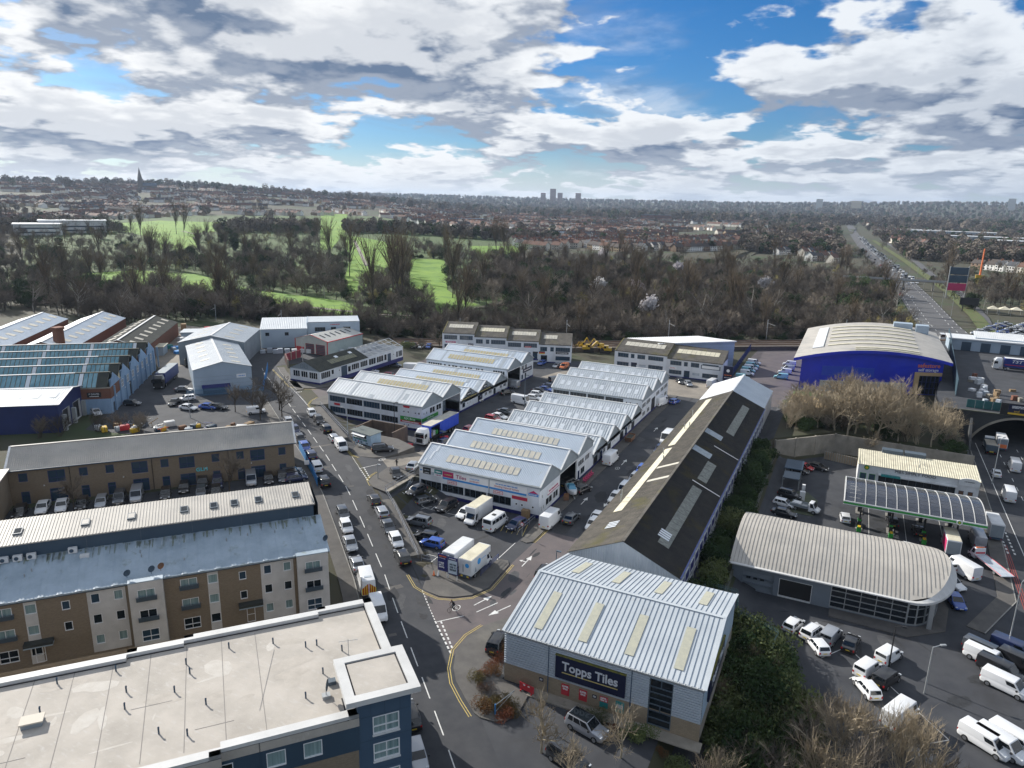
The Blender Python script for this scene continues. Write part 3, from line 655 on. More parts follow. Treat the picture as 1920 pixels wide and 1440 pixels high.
def tri_wall(root,x,y0,y1,z0,ze,zr,m,side,name='gable_wall',off=0.0):
 """gable end in the plane x, from z0 up to the roof line; side +1 faces +x"""
 p = [(x,y0,z0),(x,y1,z0),(x,y1,ze),(x,(y0 + y1) / 2,zr),(x,y0,ze)]
 return MB().face(*(p if side > 0 else p[::-1])).obj(name,m,root)
# ================================================================ tile store in front
def tile_store():
 r = thing('tile_store','pale grey ribbed-roof tile store with a big navy shop sign and block base','building',(-31,65.2,0))
 W,D,ze,zr = 22.4,20.4,6.45,8.9; base = 2.25; o = (0,0,0)
 M_TRL = mat('faded_rooflight',(.47,.46,.36),.7,noise=.5,col2=(.40,.40,.33),detail=6)
 # front: block plinth, ribbed cladding, tall glazed stair window, downpipes
 facade(r,o,0,W,base,[(16.9,.35,2.5,base - .35)],M_BLOCK,.2,'plinth_wall')
 mb = MB(); n = 14; pr = ((0,0),(.34,0),(.46,-.13),(.94,-.13))
 def clad(x0,x1):
  rows = [((i + t) / n,y) for i in range(n) for t,y in pr] + [(1,0)]
  v = []
  for t,y in rows: z = base + t * (ze - base); v += [(x0,y - .03,z),(x1,y - .03,z)]
  mb.mesh_add(v,[(2 * i,2 * i + 1,2 * i + 3,2 * i + 2) for i in range(len(rows) - 1)])
 clad(0,16.9); clad(19.4,W)
 mb.obj('cladding',mat('silver_cladding',(.50,.55,.60),.45,noise=2,col2=(.44,.49,.54)),r)
 window(r,o,0,16.9,.35,2.5,6.0 - .35,1,[.155,.31,.445,.57,.70,.82],M_FRAMEG,M_GLASS,.1,.16,'stair_window')
 box('mullion',M_FRAMEG,r,18.1,18.2,-.02,.1,5.15,6.0); box('mullion',M_FRAMEG,r,18.1,18.2,-.02,.1,2.1,2.85); box('lintel',M_BLUEGREY,r,16.9,19.4,-.06,.1,6.0,ze)
 for x in (5.5,15.0): MB().tube((x,-.14,0.1),(x,-.14,ze - .1),.06,8).obj('downpipe',M_BLUEPANEL,r)
 box('gutter',M_GALV,r,-.15,W + .15,-.26,-.04,ze - .16,ze + .02)
 for i in range(36): box('gutter_bracket',M_TRIM,r,i * .64,i * .64 + .05,-.30,.02,ze + .02,ze + .07)
 # right, left and rear walls
 wr = (W,0,0)
 box('side_wall',M_CONC,r,W - .2,W,.02,D,0,2.2); tri_wall(r,W + .02,0,D,2.2,ze,zr,mat('pale_blue_cladding',(.36,.47,.58),.5,noise=3,col2=(.31,.41,.51)),1); tri_wall(r,-.02,0,D,0,ze,zr,M_BLUEGREY,-1)
 facade(r,(W,D,0),math.pi,W,ze,[],M_BLUEGREY)
 near,far,r1,r2 = gable_roof(r,0,W,0,D,ze,zr,M_STEEL2,pitch=99,amp=.0,over=.18,trim=M_STEEL2)
 rib = MB(); a,b = Vector(near[0]),Vector(near[3]); d = b - a
 me = MB().mesh_add([(-.03,0,0),(.03,0,0),(.03,d.y,d.z),(-.03,d.y,d.z),(-.03,0,.045),(.03,0,.045),(.03,d.y,d.z + .045),(-.03,d.y,d.z + .045)],[(4,5,6,7),(0,1,5,4),(1,2,6,5),(2,3,7,6),(3,0,4,7)])
 m1 = me.mesh('seam',mat('seam_blue_grey',(.11,.16,.23),.5))
 d2 = Vector(far[3]) - Vector(far[0])
 for i in range(1,40):
  x = near[0][0] + i * (W + .36) / 40
  put('seam',m1,r1,(x,a.y,a.z))
  s = put('seam',m1,r2,(x,far[0][1],far[0][2])); s.scale = (1,-1,1)
 for i in range(4):
  u = .135 + i * .235
  panel_on(r1,*near,u,u + .045,.16,.74,M_TRL,off=.05); panel_on(r2,*far,1 - u - .05,1 - u - .006,.20,.74,M_TRL,off=.05)
 # signs
 sb = board(r,o,0,6.4,2.75,8.0,2.75,M_SIGNN,'shop_sign',.28,.06)
 box('moss_ledge',mat('mossy_ledge',(.20,.19,.03),.95,noise=.4,col2=(.10,.10,.04)),sb,-.05,8.05,-.36,0.0,2.75,2.83)
 text('Topps Tiles',M_LETS,sb,(4.0,-.36,1.62),0,1.5,6.4,bold=.035); box('underline',M_LETY,sb,.8,7.2,-.37,-.34,.78,.88)
 for i,x in enumerate((7.1,9.2,11.6)):
  p = board(r,o,0,x,.55,.95,1.4,M_SIGNR if i < 2 else M_SIGNT,'poster',.03)
  if i == 2: box('poster_band',M_SIGNR,p,0,.95,-.034,-.03,.72,1.4)
  text('SUPER\nSALE' if i < 2 else '~2',M_LETW,p,(.475,-.045,.95 if i < 2 else 1.05),0,.3,.75,bold=.012)
 p = board(r,o,0,13.4,.55,.95,1.4,M_SIGNT,'poster',.03); box('poster_picture',M_SHRINK,p,.1,.85,-.034,-.03,.55,1.0)
 for x in (4.4,10.75): q = board(r,o,0,x,1.35,.5,.45,M_SIGNN,'notice',.03); text('~2',M_LETW,q,(.25,-.04,.23),0,.14)
 sb = board(r,wr,math.pi / 2,3.0,2.9,9.0,2.7,M_SIGNN,'shop_sign',.2,.04); text('Topps Tiles',M_LETS,sb,(4.5,-.26,1.6),0,1.5,7.2,bold=.03)
 box('moss_ledge',MATS['mossy_ledge'],sb,-.05,9.05,-.28,0.0,2.7,2.78)
 box('plinth_ledge',M_CONC,r,3.5,W + .4,-1.5,-.02,0,.16)
tile_store()

# ================================================================ saw-backed shed rows
BAY = 9.3
SHEET = random.Random(31); M_DULL = mat('dulled_sheet',(.36,.41,.46),.6,noise=1.2,col2=(.29,.33,.37),detail=6); M_NEW = mat('newer_sheet',(.58,.63,.68),.4,noise=2,col2=(.52,.57,.62)); M_GRIME = mat('grimy_sheet',(.22,.23,.21),.8,noise=.7,col2=(.36,.40,.43),detail=7)
def shed_block(name,label,x0,x1,y0,n,ze,zr,roofm,sky,pitch=.5,amp=.04,left=True):
 """n gabled bays one behind the other; sky(r, near, root) adds that bay's rooflights"""
 r = thing(name,label,'building',(x0,y0,0)); L = x1 - x0
 for i in range(n):
  a,b = i * BAY,(i + 1) * BAY
  near,far,r1,r2 = gable_roof(r,0,L,a,b,ze,zr,roofm,pitch,amp,over=.12)
  sky(i,near,far,r1,r2)
  for k in range(4):
   u = SHEET.uniform(.02,.94); panel_on(r1,*near,u,u + SHEET.choice((.018,.036,.05)),SHEET.choice((.0,.0,.65)),SHEET.choice((.28,.98)),SHEET.choice((M_DULL,M_DULL,M_NEW)),'replaced_sheet',off=.042,th=.006)
  panel_on(r1,*near,0,1,.0,.035,M_GRIME,'grimy_eave',off=.043,th=.004)
  tri_wall(r,L,a,b,ze - .9,ze,zr,M_GREYCLAD,1); tri_wall(r,0,a,b,ze - .9,ze,zr,M_GREYCLAD,-1)
  if i: box('valley_gutter',M_GREYCLAD,r,-.1,L + .1,a - .2,a + .2,ze - .15,ze - .04)
 facade(r,(0,n * BAY,0),-math.pi / 2,n * BAY,ze - .9,[],M_WALLW); facade(r,(L,n * BAY,0),math.pi,L,ze,[],M_WALLW)
 box('blue_base',M_NAVY,r,-.05,L + .05,-.05,0.0,0,.62); box('blue_base',M_NAVY,r,L,L + .05,0,n * BAY,0,.5)
 box('gutter',M_GREYCLAD,r,-.1,L + .1,-.28,-.10,ze - .28,ze - .06)
 return r
def sky_panels(u0,u1,v0,v1,n,m,both=False,gap=.004):
 def f(i,near,far,r1,r2):
  w = (u1 - u0) / n
  for k in range(n): panel_on(r1,*near,u0 + k * w + gap,u0 + (k + 1) * w - gap,v0,v1,m,off=.05)
  if both:
   for k in range(n): panel_on(r2,*far,1 - u1 + k * w + gap,1 - u1 + (k + 1) * w - gap,v0,v1,m,off=.05)
 return f
def sky_pairs(m,n=5,v0=.30,v1=.62):
 def f(i,near,far,r1,r2):
  for k in range(n):
   for s in (0,.075):
    u = .075 + k * .185 + s; panel_on(r1,*near,u,u + .036,v0,v1,m,off=.05)
 return f
def right_gable(r,L,bays,ze,spec):
 """the road-side wall of each bay: spec(i) gives its windows, or None for an open recessed bay"""
 for i in range(bays):
  wins = spec(i)
  if wins is None:
   facade(r,(L - 4.5,i * BAY,0),math.pi / 2,BAY,ze,[],M_BLUEGREY,name='recessed_wall')
   for k in (1,2,3): box('cladding_rail',M_GREYCLAD,r,L - 4.49,L - 4.42,i * BAY + .2,(i + 1) * BAY - .2,k * 1.4,k * 1.4 + .08)
   for y in (i * BAY + .15,(i + 1) * BAY - .15): box('post',M_TRIM,r,L - .25,L,y - .12,y + .12,0,ze)
   box('eave_beam',M_TRIM,r,L - .3,L + .02,i * BAY,(i + 1) * BAY,ze - .95,ze - .75)
  else: wall_windows(r,(L,i * BAY,0),math.pi / 2,BAY,ze - .9,wins,M_WALLW)
# row beside the long estate road
TALL_E,TALL_R,LOW_E,LOW_R = 5.9,8.5,3.0,5.6
X0,X1 = -69.5,-44.8; L = X1 - X0
rA = shed_block('shed_terrace','front triple-bay shed with blue-grey roofs and tile banners over its car park',X0,X1,107,3,TALL_E,TALL_R,M_STEEL,sky_panels(.20,.80,.30,.62,13,M_GRP),pitch=.33,amp=.03)
wins = [(.35,1.25,4.45,1.55,4,1,M_FRAMEG,M_GLASS),(5.0,1.25,4.55,1.55,4,1,M_FRAMEG,M_GLASS),(9.75,1.25,4.55,1.55,4,1,M_FRAMEG,M_GLASS),(14.5,1.25,4.7,1.55,4,1,M_FRAMEG,M_GLASS)]
wins += [(20.0,1.6,.5,.5,1,1),(21.1,1.6,.5,.5,1,1),(23.2,1.6,.5,.5,1,1)]
wall_windows(rA,(0,0,0),0,L,TALL_E,wins,M_WALLW,.16)
o = (0,0,0)
def sign(r,o,a,x,z,w,h,m,txt=None,tm=None,size=.4,tw=None,tz=None,name='sign_board',th=.05,bold=.0):
 b = board(r,o,a,x,z,w,h,m,name,th)
 if txt: text(txt,tm or M_LETW,b,(w / 2,-th - .014,h / 2 if tz is None else tz),0,size,tw,bold=bold,ext=.006)
 return b
b = sign(rA,o,0,.1,4.05,.75,1.25,M_LETW,'~1',M_SIGNB,.4,.5); board(b,(0,0,0),0,.75,0,1.7,1.25,M_SIGNK,'banner_panel'); board(b,(0,0,0),0,.95,.05,1.3,.4,M_SIGNP,'banner_panel',.055)
text('~1',M_LETW,b,(1.6,-.07,.25),0,.28,1.0); text('~1',M_SHRINK,b,(1.6,-.07,.82),0,.3,1.2)
b = sign(rA,o,0,2.6,4.0,2.4,1.3,M_LETW); board(b,(0,0,0),0,.75,.5,1.65,.8,M_SIGNT,'banner_panel',.055); board(b,(0,0,0),0,.05,.05,.65,.6,M_SHRINK,'banner_panel',.055); text('~1',M_LETW,b,(1.6,-.07,.9),0,.45,1.1); text('~1',M_LETP,b,(1.6,-.06,.25),0,.3,1.1)
b = sign(rA,o,0,5.15,3.75,9.5,1.5,M_LETW); board(b,(0,0,0),0,0,.42,2.3,1.08,M_SIGNP,'banner_panel',.055); board(b,(0,0,0),0,0,0,9.5,.36,M_SIGNB,'banner_band',.055)
text('Tiles',M_LETP,b,(3.9,-.07,.92),0,1.0,2.2,bold=.01); text('CHEAPER',M_SIGNB,b,(6.7,-.07,1.08),0,.42,2.0); text('INTERNET!',M_SIGNR,b,(6.7,-.07,.62),0,.36,2.0); text('~1',M_LETY,b,(1.2,-.07,.95),0,.34,1.6)
b = sign(rA,o,0,14.9,3.75,7.3,1.5,M_LETW); board(b,(0,0,0),0,0,0,7.3,.36,M_SIGNB,'banner_band',.055); text('Amazing Value & Variety',M_SIGNR,b,(3.4,-.07,.74),0,.5,4.9); text('~1',M_SIGNB,b,(3.4,-.07,1.18),0,.32,4.3)
b = sign(rA,o,0,22.6,4.0,1.9,.45,M_SIGNB,'~1',M_LETW,.3,1.6); MB().prism([(.1,.5),(1.8,.5),(.95,1.0)],0,.05).obj('roof_emblem',M_SIGNP,b).rotation_euler = (R(90),0,0)
for x in (6.2,15.7): b = sign(rA,o,0,x,3.0,1.9,.65,M_SIGNR); board(b,(0,0,0),0,.08,.08,1.74,.49,M_LETW,'banner_panel',.055); text('~1',M_SIGNR,b,(.95,-.068,.33),0,.3,1.5)
sign(rA,o,0,19.4,2.75,3.0,.62,M_SIGNR,'~1',M_LETP,.3,2.4); box('drainpipe',M_RAILING,rA,14.78,14.86,-.08,0,.6,5.7)
right_gable(rA,L,3,TALL_E,lambda i: None if i == 1 else ([(.7,1.0,.45,1.0,1,1),(1.7,1.1,.45,.9,1,1),(2.9,1.1,3.1,1.5,2,1,M_FRAMEW,M_GLASS),(6.4,1.1,2.4,1.5,2,1,M_FRAMEW,M_GLASS),(1.0,3.3,.5,.8,1,1)] if i == 0 else [(.6,3.0,3.4,1.3,3,1),(4.6,3.0,2.6,1.3,3,1),(.5,.1,1.0,2.2,1,1,M_FRAMEB,M_GLASSB),(2.2,1.0,2.2,1.3,2,1,M_FRAMEG,M_GLASS),(7.6,3.6,.5,.6,1,1)]))
og = (L,0,0)
sign(rA,og,math.pi / 2,3.6,3.0,5.5,1.2,M_LETW,'~1',M_SIGNP,.5,4.4); board(rA,og,math.pi / 2,3.6,3.0,5.5,.16,M_SIGNP,'banner_band',.055); MB().tube((19.5,5.0,7.2),(19.5,5.0,8.6),.06).obj('flue',M_BLACK,rA)
rB = shed_block('shed_terrace','low four-bay shed with ribbed pale roofs and paired rooflights in the middle of the row',X0,X1,134.9,4,LOW_E,LOW_R,M_STEEL2,sky_pairs(M_LIGHTPANE),pitch=.62,amp=.07)
facade(rB,(0,0,0),0,L,LOW_E,[],M_WALLW)
right_gable(rB,L,4,LOW_E + .9,lambda i: [(.6,.1,2.6,2.5,1,1,M_FRAMEG,M_BLACK)] + ([(4.0,1.2,.5,.6,1,1),(4.9,1.2,.5,.6,1,1),(5.8,1.2,.5,.6,1,1)] if i % 2 else [(4.6,.1,1.8,2.4,1,1,M_FRAMEB,M_GLASSB),(7.0,1.0,1.6,1.2,2,1)]))
rC = shed_block('shed_terrace','rear tall triple-bay shed with pale ribbed roofs at the far end of the row',X0,X1,172.1,3,TALL_E,TALL_R,M_STEEL2,sky_pairs(M_LIGHTPANE),pitch=.62,amp=.07)
wall_windows(rC,(0,0,0),0,L,TALL_E,[(.4,4.05,4.5,1.35,5,1,M_FRAMEG,M_GLASS),(5.2,4.05,4.6,1.35,5,1,M_FRAMEG,M_GLASS),(10.1,4.05,4.6,1.35,5,1,M_FRAMEG,M_GLASS),(15.0,4.05,4.8,1.35,5,1,M_FRAMEG,M_GLASS),(20.4,4.3,.5,.5,1,1),(21.4,4.3,.5,.5,1,1),(23.2,4.3,.5,.5,1,1)],M_WALLW,.16)
right_gable(rC,L,3,TALL_E,lambda i: [(.5,3.2,3.4,1.3,3,1),(4.6,3.2,3.8,1.3,3,1),(1.0,.9,3.0,1.3,3,1),(5.4,.9,2.6,1.3,2,1)] if i != 1 else [(.4,.1,3.6,3.6,1,1,M_FRAMEG,M_BLACK),(5.0,3.2,3.6,1.3,3,1)])
# row beside the street
Y0 = 137.9; XL,XR = -116.6,-88.7; L1 = XR - XL
rD = shed_block('shed_terrace','twin-bay white shed with two bands of windows below the street railing',XL,XR,Y0,2,6.3,8.8,M_STEEL2,lambda i,*q: sky_panels(.26,.80,.28,.66,16,M_GRPY)(i,*q) if i else None,pitch=.9,amp=.04)
wins = []
for z,h in ((1.15,1.5),(3.95,1.5)):
 for k in range(4): wins.append((.5 + k * 5.25,z,4.85,h,6,1,M_FRAMEG,M_GLASSB if k % 2 == 0 else M_GLASS))
wins += [(22.6,4.1,.5,.6,1,1),(23.8,4.1,.5,.6,1,1),(25.8,4.1,.5,.6,1,1),(26.8,4.1,.6,.7,1,1),(22.6,.9,.5,.5,1,1),(23.8,.9,.5,.5,1,1)]
wall_windows(rD,(0,0,0),0,L1,6.3,wins,M_WALLW,.16)
for k in range(14): box('column_stub',M_NAVY,rD,1 + k * 2,1.25 + k * 2,-.16,-.05,0,.7)
box('white_ledge',M_TRIM,rD,0,L1,-.22,-.05,.66,.86)
b = sign(rD,o,0,21.8,1.75,6.0,1.5,M_SIGNR); board(b,(0,0,0),0,0,.55,6.0,.95,M_SIGNG,'banner_panel',.055); board(b,(0,0,0),0,4.2,.6,1.8,.5,M_SIGNK,'banner_panel',.06); text('AJX Bros',M_LETW,b,(2.7,-.075,1.05),0,.75,3.2); text('~1',M_LETW,b,(2.9,-.07,.26),0,.36,4.6)
for x in (2.0,22.8): MB().prism([(0,.0),(1.6,0),(1.8,.55),(-.2,.55)],0,.05).obj('brand_plaque',M_SIGNR,rD,(x,-.005,5.42 if x > 20 else 3.1)).rotation_euler = (R(90),0,0)
og = (L1,0,0)
right_gable(rD,L1,2,6.3,lambda i: None if i else [(.8,3.9,.45,.7,1,1),(2.0,3.9,.45,.7,1,1),(3.6,3.6,2.4,1.5,2,1),(6.6,3.6,2.4,1.5,2,1)])
sign(rD,og,math.pi / 2,.0,2.3,7.4,.9,M_SIGNG,'AJX Bros',M_LETW,.6,3.0); board(rD,(L1 - 4.45,BAY,0),math.pi / 2,.4,3.0,6.5,1.0,M_SIGNR,'sign_board'); wtext(rD,(L1 - 4.45,BAY,0),math.pi / 2,3.6,3.5,'~1',M_LETW,.6,4.2)
rE = shed_block('shed_terrace','low three-bay shed with yellow rooflight strips beside the lorry yard',XL,XR,Y0 + 2 * BAY,3,LOW_E + .1,LOW_R + .1,M_STEEL,lambda i,*q: sky_panels(.24,.80,.28,.64,17,M_GRPY)(i,*q) if i else None,pitch=.9,amp=.04)
facade(rE,(0,0,0),0,L1,3.1,[],M_WALLW)
right_gable(rE,L1,3,4.0,lambda i: [(1.0,1.0,1.4,1.6,1,1,M_FRAMEG,M_GLASS),(3.6,1.3,.5,.6,1,1),(5.0,1.3,.5,.6,1,1)] if i == 0 else [(.3,.1,1.4,2.4,1,1,M_FRAMEG,M_GLASS),(4.2,1.2,1.6,1.1,3,1),(6.6,1.2,2.0,1.1,3,1)])
for i,(x,w) in enumerate(((.2,9.2),(9.6,7.6))): sign(rE,og,math.pi / 2,x,2.75,w,.75,M_SIGNK,'~1' if not i else '~1',M_LETY,.4,w * .86)
for x in (3.2,12.4): sign(rE,og,math.pi / 2,x,3.6,2.6,1.0,M_SIGNK,'~1',M_LETW,.5,1.6)
sign(rE,og,math.pi / 2,10.4,.9,1.7,1.5,M_SIGNN,'<',M_LETW,1.0)
rF = shed_block('shed_terrace','far twin-bay white shed with yellow rooflight strips and blue corner sign',XL,XR,Y0 + 5 * BAY,2,6.0,8.5,M_STEEL,sky_panels(.24,.80,.30,.66,16,M_GRPY),pitch=.9,amp=.04)
wall_windows(rF,(0,0,0),0,L1,6.0,[(.5,3.9,5.0,1.3,6,1),(6.0,4.0,1.0,1.1,1,1),(7.6,4.0,.9,1.1,1,1),(8.9,3.9,2.1,1.2,2,1),(11.6,3.9,1.2,1.2,2,1),(13.3,3.9,.8,1.2,1,1),(14.4,3.9,1.7,1.2,2,1),(17.2,3.9,1.4,1.2,2,1),(19.0,3.9,.9,1.2,1,1),(23.0,3.8,4.0,1.4,5,1)],M_WALLW,.16)
right_gable(rF,L1,2,6.0,lambda i: None if i == 0 else [(.5,3.6,1.8,1.4,2,1),(2.8,3.6,1.8,1.4,2,1),(.5,.6,1.6,1.6,1,1,M_FRAMEW,M_GLASSB),(3.0,.1,1.1,2.2,1,1,M_FRAMEG,M_GLASS),(6.8,4.0,.5,.6,1,1),(7.6,4.0,.5,.6,1,1)])
sign(rF,og,math.pi / 2,BAY + 1.6,2.5,6.6,1.25,M_SIGNN,'~1',M_LETW,.6,4.6)
# ================================================================ the long old shed behind the tile store
def long_shed():
 r = thing('long_shed','very long old shed with mossy cement-sheet roof and white metal far end','building',(-32.2,88.6,0))
 W,ze,zr,D,D2 = 15.8,5.35,8.85,92.6,112.0; xm = W / 2
 def slope(x0,x1,y0,y1,m,pitch,amp,name='roof'):
  z = lambda x: ze + (zr - ze) * (1 - abs(x - xm) / xm)
  lo,hi = (x0,x1) if z(x0) < z(x1) else (x1,x0)
  q = ((lo,y1,z(lo)),(lo,y0,z(lo)),(hi,y0,z(hi)),(hi,y1,z(hi))) if lo < hi else ((lo,y0,z(lo)),(lo,y1,z(lo)),(hi,y1,z(hi)),(hi,y0,z(hi)))
  return q,sheet(r,*q,pitch,amp,m,name)
 q1,a1 = slope(-.25,xm,-.3,D,M_ASB,.3,.05); q2,a2 = slope(W + .25,xm,-.3,D,M_ASBSHADE,.3,.05)
 q3,a3 = slope(-.1,xm,D + .05,D2,M_WROOF,.6,.05); q4,a4 = slope(W + .1,xm,D + .05,D2,mat('shaded_white_roof',(.50,.56,.62),.5,noise=4,col2=(.43,.49,.55)),.6,.05)  # same white metal; the right slope has its blue shade put into the colour
 box('ridge_cap',M_ASB,r,xm - .2,xm + .2,-.3,D,zr - .03,zr + .09); box('ridge_cap',M_WROOF,r,xm - .22,xm + .22,D + .02,D2 + .1,zr,zr + .12)
 # rooflight bands, sheet by sheet; u runs from the far end to the near end on the sunny slope
 for k in range(38):
  u0 = .035 + k * .0215
  if not 20 <= k < 21: panel_on(a1,*q1,u0,u0 + .0208,.30,.47,M_GRPC,'rooflight',off=.06)
 for lo,hi in ((.055,.33),(.35,.47),(.67,.93)):
  n = int((hi - lo) / .0215)
  for k in range(n): u = 1 - lo - (k + 1) * .0215; panel_on(a2,*q2,1 - u - .0208,1 - u,.36,.56,mat('grey_rooflight',(.20,.215,.20),.8,noise=.5,col2=(.11,.12,.11),detail=6),'rooflight',off=.06) if not .47 < 1 - u < .66 else None  # duller grey panels than the cream ones across the ridge
 for u,v0,v1,s in ((.70,.52,.86,1),(.62,.5,.8,1)): panel_on(a1,*q1,u,u + .012,v0,.99,M_GRP,'repair_sheet',off=.06)
 for u in (.60,.47): panel_on(a2,*q2,u,u + .03,.55,.97,mat('pale_repair',(.33,.38,.42),.8,noise=.7,col2=(.22,.26,.3)),'repair_sheet',off=.07)
 for u in (.33,.55): panel_on(a2,*q2,u,u + .003,.02,.62,M_TRIM,'flashing_strip',off=.08)
 for u in (.955,.948,.941,.934): panel_on(a1,*q1,u - .03,u - .026,.42,.62,M_LIGHTPANE,'vent_slat',off=.09); panel_on(a2,*q2,1.0 - u + .03,1.0 - u + .0345,.42,.62,M_LIGHTPANE,'vent_slat',off=.09)
 for y,x in ((18,2.0),(20,1.6),(40,3.6),(44,2.6),(62,2.8),(64,3.4),(74,2.0)): MB().tube((x,y,ze + 1.0),(x,y,ze + 2.4),.1,8).obj('vent_pipe',M_GALV,r)
 # near gable: white ribbed cladding
 mb = MB(); n = 44
 for i in range(n):
  x0,x1 = W * i / n,W * (i + 1) / n; z = lambda x: ze + (zr - ze) * (1 - abs(x - xm) / xm) - .06
  for xa,xb,y in ((x0,x0 + (x1 - x0) * .55,-.12),(x0 + (x1 - x0) * .62,x1 - .03,-.16)): mb.face((xa,y,0),(xb,y,0),(xb,y,z(xb)),(xa,y,z(xa)))
  xa,xb = x0 + (x1 - x0) * .55,x0 + (x1 - x0) * .62; mb.face((xa,-.12,0),(xb,-.16,0),(xb,-.16,z(xb)),(xa,-.12,z(xa))); mb.face((x1 - .03,-.16,0),(x1,-.12,0),(x1,-.12,z(x1)),(x1 - .03,-.16,z(x1 - .03)))
 mb.obj('gable_cladding',mat('white_sheet_cladding',(.62,.64,.66),.6,noise=1.5,col2=(.50,.53,.56),stretch=(1,1,.2)),r)
 p = MB(); p.face((W,D2,0),(0,D2,0),(0,D2,ze),(xm,D2,zr),(W,D2,ze)); p.obj('far_gable',M_WROOF,r)
 # sides: white frames with glazing bands, navy boards below
 facade(r,(0,D2,0),-math.pi / 2,D2,ze,[],M_WALLW)
 ops = []
 for k in range(28):
  y = 1.0 + k * 3.28
  ops += [(y,3.45,2.75,1.25,3,1,M_FRAMEW,M_GLASSB),(y,.5,2.75,1.2,2,1,M_FRAMEW,M_GLASS)]
 wall_windows(r,(W,0,0),math.pi / 2,D2,ze,ops,M_WALLW)
 box('navy_band',M_NAVY,r,W + .01,W + .07,0,D,2.0,3.2); box('navy_band',M_NAVY,r,W + .01,W + .07,0,D,0,.45)
 for k in range(29): box('pilaster',M_TRIM,r,W,W + .16,.62 + k * 3.28,.86 + k * 3.28,0,ze - .1)
 box('side_gutter',M_FRAMEB,r,W + .2,W + .4,-.2,D,ze - .22,ze - .08)
 box('foundation',M_CONCD,r,0,W + .25,-.1,D2,-3.0,0)
long_shed()

# ================================================================ white stepped terraces at the back
def terrace(name,label,o,ang,n,w,D,base,ze,zr,dz,spec,signs=()):
 r = thing(name,label,'building',o,ang)
 for i in range(n):
  z0 = base - dz * i; x = i * w
  wall_windows(r,(x,0,z0 - 1),0,w,ze + 1,[(a,b + 1,c,d,*e) for a,b,c,d,*e in spec(i)],M_WALLW)
  box('blue_base',M_NAVY,r,x,x + w,-.05,0,z0 - .2,z0 + .35)
  q = ((x,-.3,z0 + ze),(x + w,-.3,z0 + ze),(x + w,D,z0 + zr),(x,D,z0 + zr)); s = sheet(r,*q,.35,.05,M_ASB,thick=.25)
  if i % 4 != 3:
   for k in range(9): u = .12 + k * .085; panel_on(s,*q,u,u + .08,.45,.75,M_GRPC if i % 2 else M_GRP,'rooflight',off=.07)
  else:
   for k in range(5): u = .12 + k * .085; panel_on(s,*q,u,u + .08,.45,.75,M_GRP,'rooflight',off=.07)
  box('party_wall',M_WALLW,r,x - .12,x + .12,-.12,D + .1,z0 - 1,z0 + ze + .05)
  mb = MB(); mb.face((x + w,0,z0 + ze),(x + w,D,z0 + ze),(x + w,D,z0 + zr - .05)); mb.face((x,D,z0 + zr - .05),(x,D,z0 + ze),(x,0,z0 + ze)); mb.obj('roof_cheek',M_ASB,r)
  strip(r,(x + .1,-.3,z0 + ze + .06),(x + .1,D,z0 + zr + .06),.3,(0,-(zr - ze),D),mat('mossy_verge',(.17,.15,.06),.95),'verge')
 x = n * w; facade(r,(x,0,base - dz * (n - 1) - 1),math.pi / 2,D,ze + 1,[],M_WALLW); facade(r,(0,D,base - 1),-math.pi / 2,D,ze + 1,[],M_WALLW)
 mb = MB(); mb.face((n * w,D,base - dz * n),(0,D,base - dz * n),(0,D,base + zr),(n * w,D,base + zr - dz * (n - 1))); mb.obj('rear_wall',M_ASB,r)
 return r
G_ = (M_FRAMEG,M_GLASSB)
def tspec(i):
 if i % 2 == 0: return [(.5,4.2,4.6,1.5,6,1,*G_),(6.0,4.2,4.6,1.5,6,1,*G_),(.6,1.2,4.4,1.3,5,1,*G_),(6.0,1.2,2.4,1.3,3,1,*G_),(9.2,.3,1.6,2.2,1,1,M_FRAMEB,M_GLASSB)]
 return [(.5,4.0,2.4,1.5,3,1,*G_),(4.0,4.0,1.2,1.5,1,2,*G_),(5.8,4.0,5.0,1.5,6,1,*G_),(.8,.2,2.2,2.4,1,1,M_FRAMEG,M_GLASS),(6.2,1.0,4.6,1.4,4,1,*G_)]
ang = math.atan2(14.6,42.3)
tM = terrace('office_terrace','white two-storey terrace of four stepped units with mossy sheet roofs',(-127,211.4,0),ang,4,11.2,9.0,2.55,6.5,9.0,.85,tspec)
for i,(x,z,w,h,m,t,tm) in enumerate(((1.0,5.6,3.6,.5,M_SIGNP,'~1',M_LETW),(9.0,5.0,1.8,.6,M_SIGNN,'~1',M_LETW),(12.0,3.2,4.6,.5,M_SIGNP,'~1',M_LETW),(28.8,5.0,2.2,.5,M_SIGNR,'LET THIS',M_LETW),(31.6,3.2,1.8,.5,M_SIGNK,None,None),(39.5,3.2,4.4,.7,M_SIGNK,'~1',M_LETW),(39.5,1.0,4.4,1.4,M_GLASSB,None,None))): sign(tM,(0,0,0),0,x,z,w,h,m,t if t != 'LET THIS' else '~1',tm,.35,w * .8)
for k,m in enumerate((M_SIGNK,M_SIGNR,M_SIGNY)): board(tM,(0,0,0),0,33.6,3.6 - k * .3,2.2,.3,m,'striped_sign',.06)
tN = terrace('office_terrace','white two-storey terrace of two units beside the storage car park',(-68.8,225.2,0),0,2,17.5,9.0,.7,6.0,8.6,.7,lambda i: [(1.0,3.9,3.6,1.4,4,1,*G_),(5.4,3.9,1.2,1.4,1,1,*G_),(7.6,3.9,2.6,1.4,2,1,*G_),(11.2,3.9,5.0,1.4,6,1,*G_),(.8,1.0,4.0,1.3,4,1,*G_),(5.6,.3,1.8,2.2,1,1,M_FRAMEB,M_GLASSB),(8.2,1.2,2.4,1.0,1,1,M_FRAMEW,M_SHRINK),(11.4,.9,4.8,1.4,4,1,*G_)])
